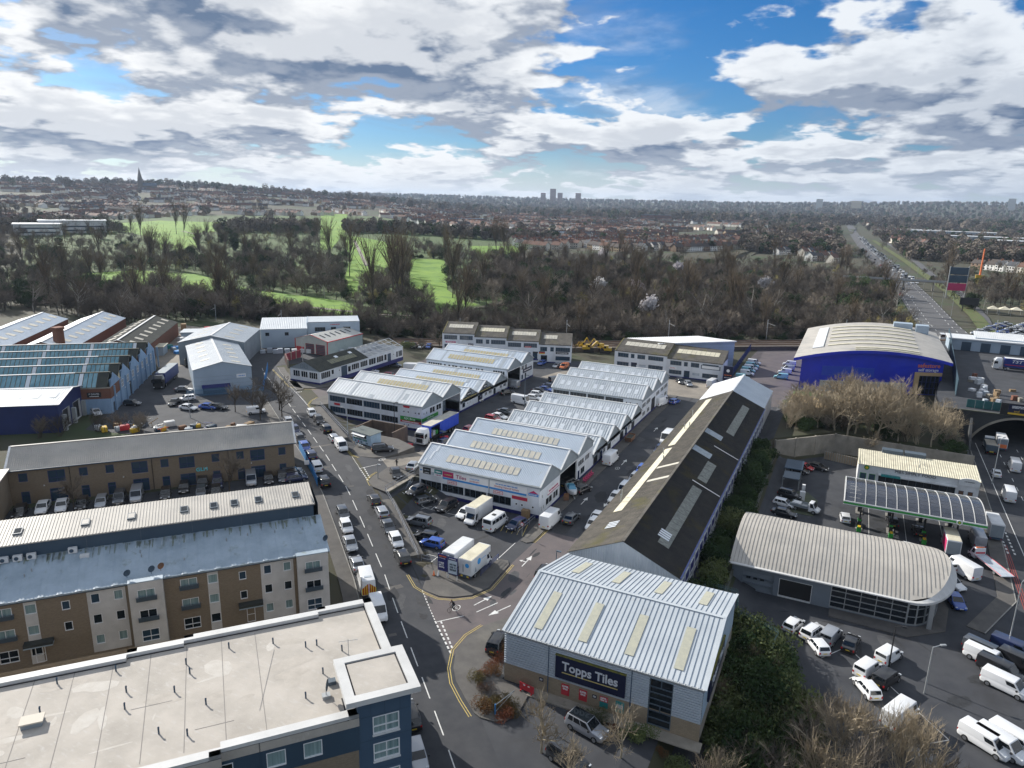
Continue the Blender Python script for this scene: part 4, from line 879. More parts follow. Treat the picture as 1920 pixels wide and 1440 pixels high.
sign(tN,(0,0,0),0,18.2,2.7,2.4,.5,M_LETW,'~1',M_SIGNR,.3,1.8); sign(tN,(0,0,0),0,6.0,2.5,1.6,.7,M_SIGNN); board(tN,(0,0,0),0,28.3,3.7,6.0,1.3,M_FRAMEG,'blank_sign',.05); board(tN,(0,0,0),0,28.6,3.9,5.4,.9,M_LETW,'blank_sign',.07)
# ================================================================ blue-grey mono-pitch shed by the railway
def mono():
 a = math.atan2(18.0,21.6); r = thing('lean_to_warehouse','blue-grey warehouse with one white sloping roof beside the railway','building',(-56,232.5,0),a); W,D,z1,z0 = 28.1,26,9.0,6.0
 facade(r,(0,0,-.5),0,W,z1 + .5,[],M_BLUEGREY); sheet(r,(-.4,-.5,z1 + .1),(W + .4,-.5,z1 + .1),(W + .4,D,z0),(-.4,D,z0),.8,.05,M_WROOF,thick=.3)
 for x,s in ((0,-1),(W,1)): mb = MB(); p = [(x,0,-.5),(x,D,-.5),(x,D,z0),(x,0,z1)]; mb.face(*(p if s > 0 else p[::-1])); mb.obj('side_wall',M_BLUEGREY,r)
 for k in range(1,9): box('cladding_joint',M_GREYCLAD,r,.02,W - .02,-.03,-.005,k,k + .04)
mono()

# ================================================================ cobalt self-storage building with arched roof
def storage():
 r = thing('storage_building','cobalt blue self-storage building with a grey arched roof','building',(-11.4,228,0))
 FL,FR,BR,BL = (0,0),(38.4,15),(38.4,72),(0,58); ze,rise = 10.2,3.0
 a = math.atan2(15,38.4); Lf = math.hypot(38.4,15)
 facade(r,(0,0,-3),a,Lf,ze + 3,[(34.5,3.1,6.2,6.6)],M_COBALT,.5)
 for x,z,w,h in ((6.2,7.6,8.6,2.9),(15.0,7.4,6.5,2.9)): board(r,(0,0,-3),a,x,z + .3,w,h,M_COBALT2,'cladding_panel',.05)
 window(r,(0,0,-3),a,7.6,8.6,1.5,1.4,1,1,M_COBALT,M_GLASSB,.1,.1,'window',.06)
 board(r,(0,0,-3),a,6.0,3.0,25.0,3.4,mat('pale_grey_panel',(.42,.44,.46),.6),'grey_panel',.05)
 board(r,(0,0,-3),a,33.2,3.1,1.4,6.8,M_SANDP,'entrance_surround',.35); board(r,(0,0,-3),a,34.6,8.9,6.4,1.0,M_SANDP,'entrance_surround',.35)
 window(r,(0,0,-3),a,34.6,3.1,6.0,5.7,5,3,M_FRAMEB,M_GLASS,.12,.4,'entrance_glazing')
 wtext(r,(0,0,-3),a,37.0,11.9,'safestore',M_LETO,1.7,6.4,bold=.03); wtext(r,(0,0,-3),a,37.0,10.6,'self storage',M_LETW,1.3,5.8,bold=.02)
 facade(r,(38.4,15,-3),math.pi / 2,57,ze + 3,[],M_COBALT); facade(r,(0,58,-3),-math.pi / 2,58,ze + 3,[],M_COBALT)
 # arched roof: strips from front to back
 n = 14; mb = MB(); ed = MB(); o_ = 2.2
 def pt(t,back,dz=0.0):
  x = -o_ + t * (38.4 + 2 * o_); y = (x * 15 / 38.4 - 1.6) if not back else (58 + x * 14 / 38.4 + .5)
  return (x,y,ze + rise * (1 - (2 * t - 1) ** 2) + dz)
 for i in range(n):
  p = [pt(i / n,0),pt((i + 1) / n,0),pt((i + 1) / n,1),pt(i / n,1)]; mb.face(*p)
  ed.face(pt(i / n,0,-.9),pt((i + 1) / n,0,-.9),pt((i + 1) / n,0,.02),pt(i / n,0,.02)); ed.face(pt(i / n,0,-.9),pt(i / n,0,-.9 + .001),pt((i + 1) / n,0,-.9 + .001),pt((i + 1) / n,0,-.9))
 mb.obj('roof',M_BEIGE,r,smooth=True); ed.obj('fascia',M_COBALT,r)
 mb = MB()
 for i in range(n): p,q = pt(i / n,0,-.1),pt((i + 1) / n,0,-.1); x0,x1 = p[0],q[0]; mb.face((x0,x0 * 15 / 38.4,ze - .02),(x1,x1 * 15 / 38.4,ze - .02),(x1,x1 * 15 / 38.4,q[2]),(x0,x0 * 15 / 38.4,p[2])) if 0 <= x0 and x1 <= 38.5 else None
 mb.obj('arch_infill',M_COBALT,r)
 def lay(name,t0,t1,v0,v1,m,h=.25):
  mb = MB(); k = max(2,int((t1 - t0) * n) + 1)
  P = lambda t,v,dz: tuple(Vector(pt(t,0,dz)).lerp(Vector(pt(t,1,dz)),v))
  for i in range(k):
   a_,b_ = t0 + (t1 - t0) * i / k,t0 + (t1 - t0) * (i + 1) / k
   mb.face(P(a_,v0,h),P(b_,v0,h),P(b_,v1,h),P(a_,v1,h)); mb.face(P(a_,v0,0),P(b_,v0,0),P(b_,v0,h),P(a_,v0,h))
  for t in (t0,t1): mb.face(P(t,v0,0),P(t,v1,0),P(t,v1,h),P(t,v0,h))
  mb.obj(name,m,r)
 for k in range(7): lay('rooflight',.20 if k else .38,.79,.07 + k * .125,.095 + k * .125,M_GRPC)
 lay('rooflight',.38,.79,.02,.035,M_GRPC); lay('white_hatch',.10,.17,.18,.86,M_WROOF)
 for (x0,x1,y0,y1) in ((26,32,62,66),(33,37,60,64)): box('plant_screen',M_BLUEGREY,r,x0,x1,y0,y1,11.0,14.2); 
storage()

# ================================================================ white building with black roof, half of it stripped to the rafters
def stripped():
 r = thing('stripped_building','long white single-storey building with black roof half stripped to white rafters','building',(-142.2,152.4,2.7)); W,D,ze,zr,Ds = 10.7,41,4.0,6.3,22
 wall_windows(r,(0,0,0),0,W,ze,[(1.1,1.6,2.5,1.8,3,1),(4.0,1.6,2.4,1.8,3,1),(6.9,1.5,3.0,1.9,4,1)],M_WALLW,top=[(0,0),(W / 2,zr - ze),(W,0)])
 board(r,(0,0,0),0,.05,ze - .15,W - .1,.12,M_GREYCLAD,'frieze',.05)
 mb = MB(); mb.face((.1,-.04,ze),(W - .1,-.04,ze),(W / 2,-.04,zr - .1)); mb.obj('gable_cladding',M_GREYCLAD,r)
 window(r,(0,0,0),0,3.9,4.35,1.1,1.0,1,2,M_FRAMEG,M_GLASS,proud=.08); window(r,(0,0,0),0,5.4,4.35,1.1,1.0,1,2,M_FRAMEG,M_GLASS,proud=.08)
 wall_windows(r,(W,0,0),math.pi / 2,D,ze,[(.6,1.5,4.0,1.9,5,1),(5.0,2.0,1.2,1.4,1,1),(8.3,2.3,.5,.6,1,1),(9.4,.1,2.6,3.4,1,1,M_FRAMEB,M_SLATE),(12.4,1.2,1.5,1.8,1,1),(14.2,1.4,3.6,1.8,4,1),(18.4,1.4,3.6,1.8,4,1),(22.6,1.2,3.6,2.0,3,1),(26.6,1.2,3.6,2.0,3,1),(30.6,1.2,1.4,2.0,1,1),(32.4,.1,1.8,3.0,1,1,M_FRAMEB,M_SLATE),(35.6,2.0,.5,.6,1,1),(37.2,1.0,1.0,2.0,1,1),(38.5,1.0,2.2,2.0,3,1)],M_WALLW)
 facade(r,(0,D,0),-math.pi / 2,D,ze,[],M_WALLW); facade(r,(W,D,0),math.pi,W,ze,[],M_WALLW)
 box('navy_base',M_NAVY,r,-.04,W + .05,-.06,0,-.6,.6); box('navy_base',M_NAVY,r,W,W + .06,0,D,-.6,.6)
 xm = W / 2
 for x0,s in ((W + .3,1),(-.3,-1)):
  k = (zr - ze) / xm; zl = ze - .3 * k
  q = ((x0,-.2,zl),(x0,Ds,zl),(xm,Ds,zr),(xm,-.2,zr)) if s > 0 else ((x0,Ds,zl),(x0,-.2,zl),(xm,-.2,zr),(xm,Ds,zr))
  sh = sheet(r,*q,.35,.04,M_BLACKROOF)
  if s > 0:
   for i in range(12): u = .32 + i * .045; panel_on(sh,*q,u,u + .042,.30,.62,mat('dull_rooflight',(.16,.16,.10),.8,noise=.7,col2=(.09,.10,.08)),'rooflight',off=.05)
   for u,v in ((.50,.62),(.80,.64)): panel_on(sh,*q,u,u + .06,v,v + .16,M_LIGHTPANE,'rooflight',off=.1)
 n = 7
 for i in range(n + 1):
  y = Ds + .4 + (D - Ds - .6) * i / n
  for s in (-1,1): mb = MB(); mb.tube((xm + s * (xm + .2),y,ze),(xm,y,zr),.11,4); mb.obj('rafter',M_TRIM,r)
 for s in (-1,1):
  for t in (0,.33,.66,1.0):
   x,z = xm + s * (xm + .1) * (1 - t),ze + (zr - ze) * t; MB().tube((x,Ds,z + .02),(x,D,z + .02),.09,4).obj('purlin',M_TRIM,r)
 box('inside_floor',M_CONCD,r,.1,W - .1,Ds,D - .1,.02,.06)
 for k in range(5): box('partition',M_WALLW,r,.3,W - .3,Ds + 1 + k * 3.6,Ds + 1.15 + k * 3.6,.06,2.7)
stripped()
# cream garage with red trim behind it
def garage():
 r = thing('garage_building','cream gabled garage with red trim and two grey roller doors','building',(-168.6,184,2.7)); W,D,ze,zr = 13.6,19,4.6,6.4
 M_CREAM = mat('cream_cladding',(.52,.52,.46),.6,noise=4,col2=(.45,.46,.42)); M_RT = mat('red_trim',(.50,.035,.04),.5)
 wall_windows(r,(0,0,0),0,W,ze,[(4.4,.05,3.6,3.3,1,6,M_RT,mat('shutter_grey',(.09,.11,.13),.5)),(8.8,.05,3.8,3.3,1,6,M_RT,MATS['shutter_grey'])],M_CREAM,top=[(0,0),(W / 2,zr - ze),(W,0)])
 facade(r,(W,0,0),math.pi / 2,D,ze,[],mat('pale_green_cladding',(.36,.43,.43),.6,noise=3,col2=(.30,.37,.38))); facade(r,(0,D,0),-math.pi / 2,D,ze,[],M_CREAM)
 xm = W / 2
 for s in (-1,1):
  x0 = xm + s * (xm + .15); q = ((x0,-.1,ze),(x0,D,ze),(xm,D,zr),(xm,-.1,zr)) if s > 0 else ((x0,D,ze),(x0,-.1,ze),(xm,-.1,zr),(xm,D,zr)); sh = sheet(r,*q,.9,.05,mat('cream_roof',(.58,.57,.52),.5,noise=4,col2=(.50,.49,.45)))
  if s > 0:
   for k in range(6): panel_on(sh,*q,.12 + k * .14,.15 + k * .14,.42,.78,M_GLASS,'rooflight',off=.07)
  strip(r,(x0,-.12,ze + .05),(xm,-.12,zr + .05),.35,(s * .3,0,1),M_RT,'verge')
 for x in (0,W): box('corner_trim',M_RT,r,x - .15,x + .15,-.08,.1,0,ze)
 box('eave_trim',M_RT,r,W,W + .3,-.1,D,ze - .2,ze + .05); box('red_panel',M_RT,r,.4,3.6,-.06,0,0,2.0); 
 mb = MB(); mb.face((W,D,0),(0,D,0),(0,D,ze),(xm,D,zr),(W,D,ze)); mb.obj('rear_wall',M_CREAM,r)
garage()
# ================================================================ flat-roofed flats in the near corner
def flats_near():
 a = R(48.5); c,s = math.cos(a),math.sin(a)
 # local X runs from far left towards the street, Y away from the camera; origin on the near eave by the tower
 O = (-37.0,38.4); r = thing('apartment_block','pale flat-roofed apartment block with a slate-blue corner tower','building',(*O,-.2),a)
 def loc(x,y): dx,dy = x - O[0],y - O[1]; return (dx * c + dy * s,-dx * s + dy * c)
 zt = 12.2
 xr,yf = loc(-36.6,50.6)[0],loc(-43.0,56.4)[1]; yn = loc(-41.0,32.0)[1]; x_l = -46.0
 XT = loc(-38.0,44.2)[0] * .5 + loc(-33.4,39.9)[0] * .5 + 1.1
 # outline of the parapet with its small steps, near side then far side
 near = [(x_l,yn - .6),(loc(-40.0,32.9)[0],yn - .6),(loc(-40.0,32.9)[0],yn),(XT,yn)]
 far = [(xr,yf),(loc(-46.5,51.8)[0],yf),(loc(-46.5,51.8)[0],yf - .45),(loc(-55,42.3)[0],yf - .45),(loc(-55,42.3)[0],yf - .9),(loc(-58.1,38.5)[0],yf - .9),(loc(-58.1,38.5)[0],yf - 1.5),(x_l,yf - 1.5)]
 out = near + [(XT,yn + 3),(xr,yn + 3)] + far
 MB().prism(out,11.0,zt - .42).obj('roof_deck',M_MEMB,r)
 # parapet: capping ring as short lengths
 P = [np.array(p) for p in out]; cx = np.mean(P,0)
 def cap(p,q,w=.85,z=zt,inward=1):
  d = (q - p); Ln = np.linalg.norm(d)
  if Ln < .05: return
  d /= Ln; n = np.array([-d[1],d[0]]) * inward
  mb = MB(); v = [p - d * .0,q,q + n * w,p + n * w]; mb.prism([tuple(t) for t in v],z - .34,z); mb.obj('parapet',M_PARAPET,r)
  v = [p + n * w,q + n * w,q + n * (w + .12),p + n * (w + .12)]; MB().prism([tuple(t) for t in v],z - .41,z - .385).obj('dark_edge_line',M_DARKEDGE,r)
 for p,q in zip(P,P[1:]): cap(p,q)
 # walls
 hw = zt - .4
 W1 = P[2][0] - x_l
 def fac(p,q,wins,m,z0=0.0,H=hw):
  ang = math.atan2(q[1] - p[1],q[0] - p[0]); Ln = math.hypot(q[0] - p[0],q[1] - p[1])
  return wall_windows(r,(p[0],p[1],z0),ang,Ln,H,[w for w in wins if w[0] + w[2] < Ln],m,.16)
 # near facade: dark blue band on the top floor, brick below, white panels beside the windows
 zb = 8.6
 L3 = P[3][0] - P[2][0]
 top = [(L3 - 4.6,.55,1.5,1.5,1,1,M_FRAMEW,M_CURT),(L3 - 7.5,.55,1.5,1.5,1,1,M_FRAMEW,M_CURT),(L3 - 11.5,.55,1.5,1.5,1,1,M_FRAMEW,M_GLASS)]
 low = [(L3 - 4.7,6.2,1.5,1.5,1,1,M_FRAMEW,M_GLASS),(L3 - 8.8,6.2,1.5,1.5,1,1,M_FRAMEW,M_CURT),(L3 - 13,6.2,1.5,1.5,1,1,M_FRAMEW,M_GLASS),(L3 - 4.7,3.2,1.5,1.5,1,1),(L3 - 8.8,3.2,1.5,1.5,1,1)]
 fac(P[2] + (0,.05),P[3] + (0,.05),top,M_SLATE,zb,hw - zb); fac(P[2] + (0,.12),P[3] + (0,.12),low,M_BRICK,0,zb)
 fac(P[0] + (0,.05),P[1] + (0,.05),[(k * 4.2 + 1,.55,1.5,1.5,1,1,M_FRAMEW,M_GLASS) for k in range(9)],M_SLATE,zb,hw - zb); fac(P[0] + (0,.12),P[1] + (0,.12),[(k * 4.2 + 1,6.2,1.5,1.5,1,1) for k in range(9)],M_BRICK,0,zb)
 x = P[2][0] + L3 - 8.6; box('white_panel',M_WALLW,r,x + 1.6,x + 3.8,yn + .02,yn + .13,6.0,8.0); box('drainpipe',M_SLATE,r,x + .6,x + .7,yn,yn + .1,0,hw)
 facade(r,(xr,yn + 3,0),math.pi / 2,yf - yn - 3,hw,[],M_BLUEPANEL)
 ang = math.pi; facade(r,(xr,yf - .1,0),ang,xr - x_l,hw,[],M_BRICK)
 # tower
 tz = 13.6; tx0,ty0 = loc(-33.4,39.9); tx1,ty1 = loc(-29.2,44.7)[0],loc(-38.0,44.2)[1]
 tx0,tx1 = loc(-38.0,44.2)[0] * .5 + loc(-33.4,39.9)[0] * .5,loc(-29.2,44.7)[0] * .5 + loc(-34.0,49.1)[0] * .5; ty0 = loc(-33.4,39.9)[1] * .5 + loc(-29.2,44.7)[1] * .5; ty1 = loc(-38,44.2)[1] * .5 + loc(-34,49.1)[1] * .5
 w0,w1,v0,v1 = tx0 + 1.0,tx1 - .75,ty0 + .55,ty1 - .5
 box('tower_slab',M_PARAPET,r,tx0,tx1,ty0,ty1,tz - .35,tz - .02)
 mb = MB(); k = .85
 for b_ in ((tx0,tx1,ty0,ty0 + k),(tx0,tx1,ty1 - k,ty1),(tx0,tx0 + k,ty0 + k,ty1 - k),(tx1 - k,tx1,ty0 + k,ty1 - k)): box('parapet',M_PARAPET,r,*b_,tz - .02,tz + .16)
 box('dark_edge_line',M_DARKEDGE,r,tx0 + k,tx1 - k,ty0 + k,ty1 - k,tz - .018,tz + .0); box('tower_deck',M_MEMB,r,tx0 + k + .16,tx1 - k - .16,ty0 + k + .16,ty1 - k - .16,tz,tz + .05)
 TW = w1 - w0
 tw = []
 for z in (1.2,4.1,7.0,9.7): tw.append((TW * .27,z,TW * .5,1.75,2,[.42],M_FRAMEW,M_CURT))
 wall_windows(r,(w0,v0,0),0,TW,tz - .35,tw,M_BLUEPANEL,.14,fw=.09); facade(r,(w1,v0,0),math.pi / 2,v1 - v0,tz - .35,[],M_BLUEPANEL); facade(r,(w1,v1,0),math.pi,TW,tz - .35,[],M_BLUEPANEL); facade(r,(w0,v1,0),-math.pi / 2,v1 - v0,tz - .35,[],M_BLUEPANEL)
 for z in (1.2,4.1,7.0,9.7): box('window_sill',M_TRIM,r,w0 + TW * .26,w0 + TW * .78,v0 - .14,v0 - .01,z - .14,z - .02)
 for fx in (.24,.5,.79): box('panel_joint',M_SLATE,r,w0 + TW * fx - .02,w0 + TW * fx + .02,v0 - .012,v0 - .004,11.6,tz - .4); 
 for z in (3.2,6.2,9.2,11.6): box('panel_joint',M_SLATE,r,w0 + .02,w1 - .02,v0 - .012,v0 - .004,z - .02,z + .02)
 # roof clutter: seams, vents, hatch box, aerials
 d0 = zt - .42
 for k in range(13): x = -2.6 - k * 3.1; box('membrane_seam',M_MEMBLINE,r,x,x + .06,yn + 1.1,yf - 1.8,d0 - .01,d0 + .012)
 for i,(x0,y0,L_) in enumerate(((-24,5,4),(-13,8,3.2),(-30,2.2,3.5),(-8,3.5,3))): box('membrane_seam',M_MEMBLINE,r,x0,x0 + L_,yn + y0,yn + y0 + .06,d0 - .01,d0 + .013)
 g = random.Random(14); PT = [mat('stained_membrane',(.40,.365,.32),.9,noise=.8,col2=(.47,.43,.38),detail=6),mat('scrubbed_membrane',(.54,.51,.465),.85,noise=.8,col2=(.48,.445,.395),detail=6)]
 wear(r,lambda g_: (g_.uniform(-44,2),g_.uniform(yn + 2,yf - 3.2),g_.choice((0.0,1.57)) + g_.uniform(-.2,.2)),46,12,lambda x,y: d0,.004,PT,.3,1.3,'membrane_stain')
 vents = [(-40.13,47.85),(-42.86,47.43),(-43.6,46.7),(-39.48,44.31),(-38.6,41.0),(-50.0,43.2),(-51.6,39.6),(-50.2,38.8),(-56.4,36.0),(-53.0,34.5),(-51.2,33.0),(-46.2,32.3),(-49.3,36.4),(-45.6,36.5),(-44.0,33.2),(-59.4,32.5),(-46.8,45.7),(-57,29.5)]
 for x,y in vents:
  u,v = loc(x,y)
  m_ = MB(); m_.tube((0,0,0),(0,0,.45),.07,8); m_.tube((0,0,.45),(0,.14,.55),.075,8); m_.obj('roof_vent',M_SLATE,r,(u,v,d0))
 u,v = loc(-56.2,28.4); h = MB().box(-.75,.75,-.5,.5,0,.42).obj('hatch_box',M_GREYCLAD,r,(u,v,d0)); box('hatch_lid',mat('hatch_cream',(.55,.50,.42),.7),h,-.85,.85,-.6,.6,.42,.54)
 u,v = loc(-38.9,47.3); m_ = MB(); m_.tube((0,0,0),(0,0,2.0),.03,6); m_.tube((-.9,0,1.9),(.9,0,1.75),.02,5)
 for k in range(6): m_.tube((-.8 + k * .32,-.3,1.88 - k * .025),(-.8 + k * .32,.3,1.88 - k * .025),.012,4)
 m_.obj('aerial',M_GALV,r,(u,v,d0))
 u,v = loc(-37.1,41.9); m_ = MB(); m_.tube((0,0,0),(0,0,1.1),.035,6); m_.box(-.35,.35,-.3,.3,0,.3); m_.obj('dish_mount',M_GALV,r,(u,v,d0))
 m_ = MB(); n = 14; cen = Vector((0,0,0)); rim_ = [Vector((.52 * math.cos(2 * math.pi * i / n),-.12,.52 * math.sin(2 * math.pi * i / n))) for i in range(n)]
 for i in range(n): m_.face(cen,rim_[i],rim_[(i + 1) % n])
 m_.tube((0,-.02,0),(0,-.5,0),.02,5); o = m_.obj('satellite_dish',M_SLATE,r,(u,v,d0 + 1.25),R(70)); 
 u,v = loc(-37.9,43.6); box('vent_cowl',M_FRAMEG,r,u - .35,u + .35,v - .3,v + .3,d0,d0 + .35)
 MB().tube((loc(-46,45)[0],loc(-46,45)[1],d0 + .03),(loc(-41,38)[0],loc(-41,38)[1],d0 + .03),.012,4).obj('roof_cable',M_SLATE,r)
flats_near()

# ================================================================ second block of flats: zinc slope, dark clerestory, ribbed top roof
def flats_far():
 e = (.663,.748); a = math.atan2(e[1],e[0]); O = (-57.9,66.9); r = thing('apartment_block','three-storey brick flats with weathered zinc roof and dark clerestory behind the flat-roofed block','building',(*O,.9),a)
 xl,xr = -52.0,0.0; h = 8.15
 # facade bays along X (0 = street end), brick with cream strips; windows per column on three floors
 fl = (.35,3.05,5.75)
 bays = [(-3.9,0.0),(-23.1,-19.4)]          # projecting cream bays
 cols = [('pair',-27.2),('strip',-24.6)]
 wins = []; strips = []
 def single(x,w=1.0,gl=(M_CURT,M_GLASS,M_CURT)):
  for z,g in zip(fl,gl): wins.append((x,z + .55,w,1.25,1,1,M_FRAMEW,g))
 def pair(x,gl=(M_CURT,M_GLASS,M_CURT),w=1.9):
  for k,(z,g) in enumerate(zip(fl,gl)): wins.append((x,z + (.25 if k == 0 else .6),w,1.55 if k == 0 else 1.15,2,[.4] if k == 0 else 1,M_FRAMEW,g)); 
 balc = []
 def block(x):   # one repeat of the elevation, x = its right end
  strips.append((x - 4.1,x - .1)); single(x - 1.35,.95,(M_CURT,M_GLASS,M_CURT)); single(x - 3.75,.95,(M_CURT,M_GLASS,M_GLASSB))
  for z,g in zip(fl[1:],(M_GLASS,M_GLASSB)): wins.append((x - 6.7,z + .35,.85,1.15,1,1,M_FRAMEW,g))
  strips.append((x - 10.35,x - 9.1)); single(x - 10.3,1.15,(M_GLASS,M_CURT,M_CURT)); pair(x - 13.4,(M_GLASS,M_CURT,M_CURT)); balc.append(x - 13.4)
 block(-4.2); block(-23.4); pair(-41.0); balc.append(-41.0); single(-44.2); pair(-48.5); balc.append(-48.5)
 wall_windows(r,(xl,0,-1),0,xr - xl,h + 1,[(q[0] - xl,q[1] + 1,*q[2:]) for q in wins if not any(b0 - .2 < q[0] + q[2] and q[0] < b1 + .2 for b0,b1 in bays)],M_BRICK,.14)
 for x0,x1 in strips:
  # cream render between the windows
  ws = [q for q in wins if x0 - .05 <= q[0] and q[0] + q[2] <= x1 + .05]
  facade(r,(x0,-.035,-.1),0,x1 - x0,h - .2,[(q[0] - x0,q[1] + .1,q[2],q[3]) for q in ws],M_WALLW2,.03,'render_panel')
 for x in balc:
  for z in fl[1:]:
   b = box('balcony_rail',M_FRAMEG,r,x - .12,x + 2.05,-.32,-.28,z + .95,z + 1.0); box('balcony_panel',mat('balcony_grey',(.05,.075,.10),.5),b,x - .1,x + 2.02,-.31,-.29,z + .38,z + .9)
   for xx in (x - .1,x + 2.0): box('balcony_side',M_FRAMEG,b,xx - .03,xx + .03,-.31,-.01,z + .38,z + .95)
 for b0,b1 in bays:
  w = b1 - b0; q = []
  for k,z in enumerate(fl): q.append((w / 2 - .95,z + 1 + (.2 if k == 0 else .5),1.9,1.6 if k == 0 else 1.25,2,[.4] if k == 0 else 1,M_FRAMEW,(M_GLASSB,M_GLASS,M_CURT)[k]))
  wall_windows(r,(b0,-.9,-1),0,w,h + 1.35,q,M_WALLW2,.14); facade(r,(b1,-.9,-1),math.pi / 2,1.6,h + 1.35,[],M_WALLW2); facade(r,(b0,.7,-1),-math.pi / 2,1.6,h + 1.35,[],M_WALLW2)
  box('bay_roof',M_ZINC,r,b0 - .05,b1 + .05,-.95,.9,h + .3,h + .42)
  for z in fl[1:]: bb = box('balcony_rail',M_FRAMEG,r,b0 + w / 2 - 1.15,b0 + w / 2 + 1.15,-1.22,-1.18,z + .9,z + .95); box('balcony_panel',MATS['balcony_grey'],bb,b0 + w / 2 - 1.12,b0 + w / 2 + 1.12,-1.21,-1.19,z + .32,z + .86)
 for x in (-7.0,-30.0,-34.5):  # door canopies
  if x == -34.5: continue
  d_ = window(r,(x - 3.3,0,0),0,0,.02,1.0,2.1,1,2,M_FRAMEW,M_GLASS,proud=.04,name='entrance_door'); box('door_canopy',M_ZINC,r,x - 4.2,x - 1.3,-1.0,0,2.45,2.6); box('canopy_roof',M_BLACKROOF,r,x - 4.2,x - 1.3,-1.0,0,2.6,2.95)
 box('fascia',M_SLATE,r,xl,xr + .2,-.35,-.02,h - .1,h + .22)
 zd = h + 2.0; yd = 7.0
 q = ((xl,-.45,h + .22),(xr + .3,-.45,h + .22),(xr + .3,yd,zd + .1),(xl,yd,zd + .1)); sheet(r,*q,1.9,.05,M_ZINC,name='zinc_roof',thick=.2)
 g = random.Random(6); ms = MB(); mst = MB(); M_MOSS = mat('roof_moss',(.17,.20,.15),.95,noise=.5,col2=(.25,.30,.30),detail=6); M_STREAK = mat('zinc_streak',(.25,.31,.36),.55,noise=.8,col2=(.40,.47,.53),stretch=(1,1,.2))
 for k in range(230):
  x = xl + 1 + g.random() * (xr - xl - 1.4); w_ = g.uniform(.05,.3); top_,ln = g.uniform(.0,.35),g.uniform(.3,1.9); y1 = yd - top_; y0 = y1 - ln; zz = lambda y: h + .22 + (y + .45) * (zd - .12 - h) / (yd + .45) + .062
  (ms if k % 3 else mst).face((x,y0 if k % 3 else y0 - g.random() * 3,zz(y0 if k % 3 else y0) - (0 if k % 3 else 0)) if k % 3 else (x,y0,zz(y0)),(x + w_ * .6,y0 + .1,zz(y0 + .1)),(x + w_,y1,zz(y1)),(x - w_ * .3,y1,zz(y1)))
 o_ = ms.obj('moss',M_MOSS,r); o_['kind'] = 'stuff'; o_ = mst.obj('stain',M_STREAK,r); o_['kind'] = 'stuff'
 facade(r,(xr,0,-1),math.pi / 2,13.2,h + .9,[(4.2,3.5,1.0,1.3)],M_WALLW2); p = MB(); p.face((xr,0,h - .1),(xr,13.2,h - .1),(xr,13.2,zd + 1.9),(xr,yd,zd + 1.9),(xr,yd,zd)); p.obj('end_gable',M_SLATE,r)
 zu = zd + 2.0
 facade(r,(xl,yd,zd - .2),0,xr - xl - .6,zu - zd + .15,[],M_SLATE,name='clerestory_wall')
 for k in range(1,9): box('panel_joint',M_FRAMEG,r,xl + k * 6,xl + k * 6 + .05,yd - .015,yd - .003,zd,zu)
 q = ((xl,yd - .35,zu),(xr - .4,yd - .35,zu),(xr - .4,13.0,zu + .75),(xl,13.0,zu + .75)); sh = sheet(r,*q,.36,.05,M_BEIGE,thick=.15)
 for u in (.10,.21,.32,.46,.56,.68,.75,.80,.86,.955):
  if u in (.10,): continue
  b = panel_on(sh,*q,u - .008,u + .010,.35,.58,M_FRAMEG,'roof_window',off=.05,th=.16); panel_on(b,*q,u - .006,u + .008,.38,.55,M_BEIGE if u in (.46,.56) else M_GLASS,'roof_window_pane',off=.215,th=.01)
 facade(r,(xr,13.2,-1),math.pi,xr - xl,zu + 1.6,[],M_BRICK); box('end_wall',M_SLATE,r,xr - .66,xr - .6,yd + .02,13.0,zd,zu + .3)
 for x in (-37,-35.6,-34.2,-29.9): b = box('air_conditioner',M_TRIM,r,x,x + .95,yd - .75,yd - .3,zd + .0,zd + .7); MB().tube((x + .35,yd - .77,zd + .35),(x + .35,yd - .745,zd + .35),.24,14).obj('fan_grille',M_SLATE,b)
 box('roof_box',M_TRIM,r,-28.6,-27.6,yd - 1.8,yd - 1.2,zd - .5,zd + .0)
 for x,y in ((-34,3.4),(-33.4,4.2),(-22,4.6),(-21.8,3.8),(-12,4.4),(-9.4,4.8),(-6,4.6),(-2.5,4.4),(-17,2.0)): z = h + .22 + (y + .45) * .255; MB().tube((x,y,z),(x,y,z + .4),.07,8).obj('roof_vent',M_GALV,r)
 for x,y in ((-23.2,.3),(-20.6,.4),(-19.6,.8),(.0,1.4)):
  m_ = MB(); n = 12; rim_ = [Vector((.42 * math.cos(2 * math.pi * i / n),-.1,.42 * math.sin(2 * math.pi * i / n))) for i in range(n)]
  for i in range(n): m_.face((0,0,0),rim_[i],rim_[(i + 1) % n])
  m_.tube((0,0,-.7),(0,0,0),.03,5); m_.obj('satellite_dish',M_SLATE if x != -19.6 else M_RUST,r,(x,y,h + 1.25),R(30))
flats_far()

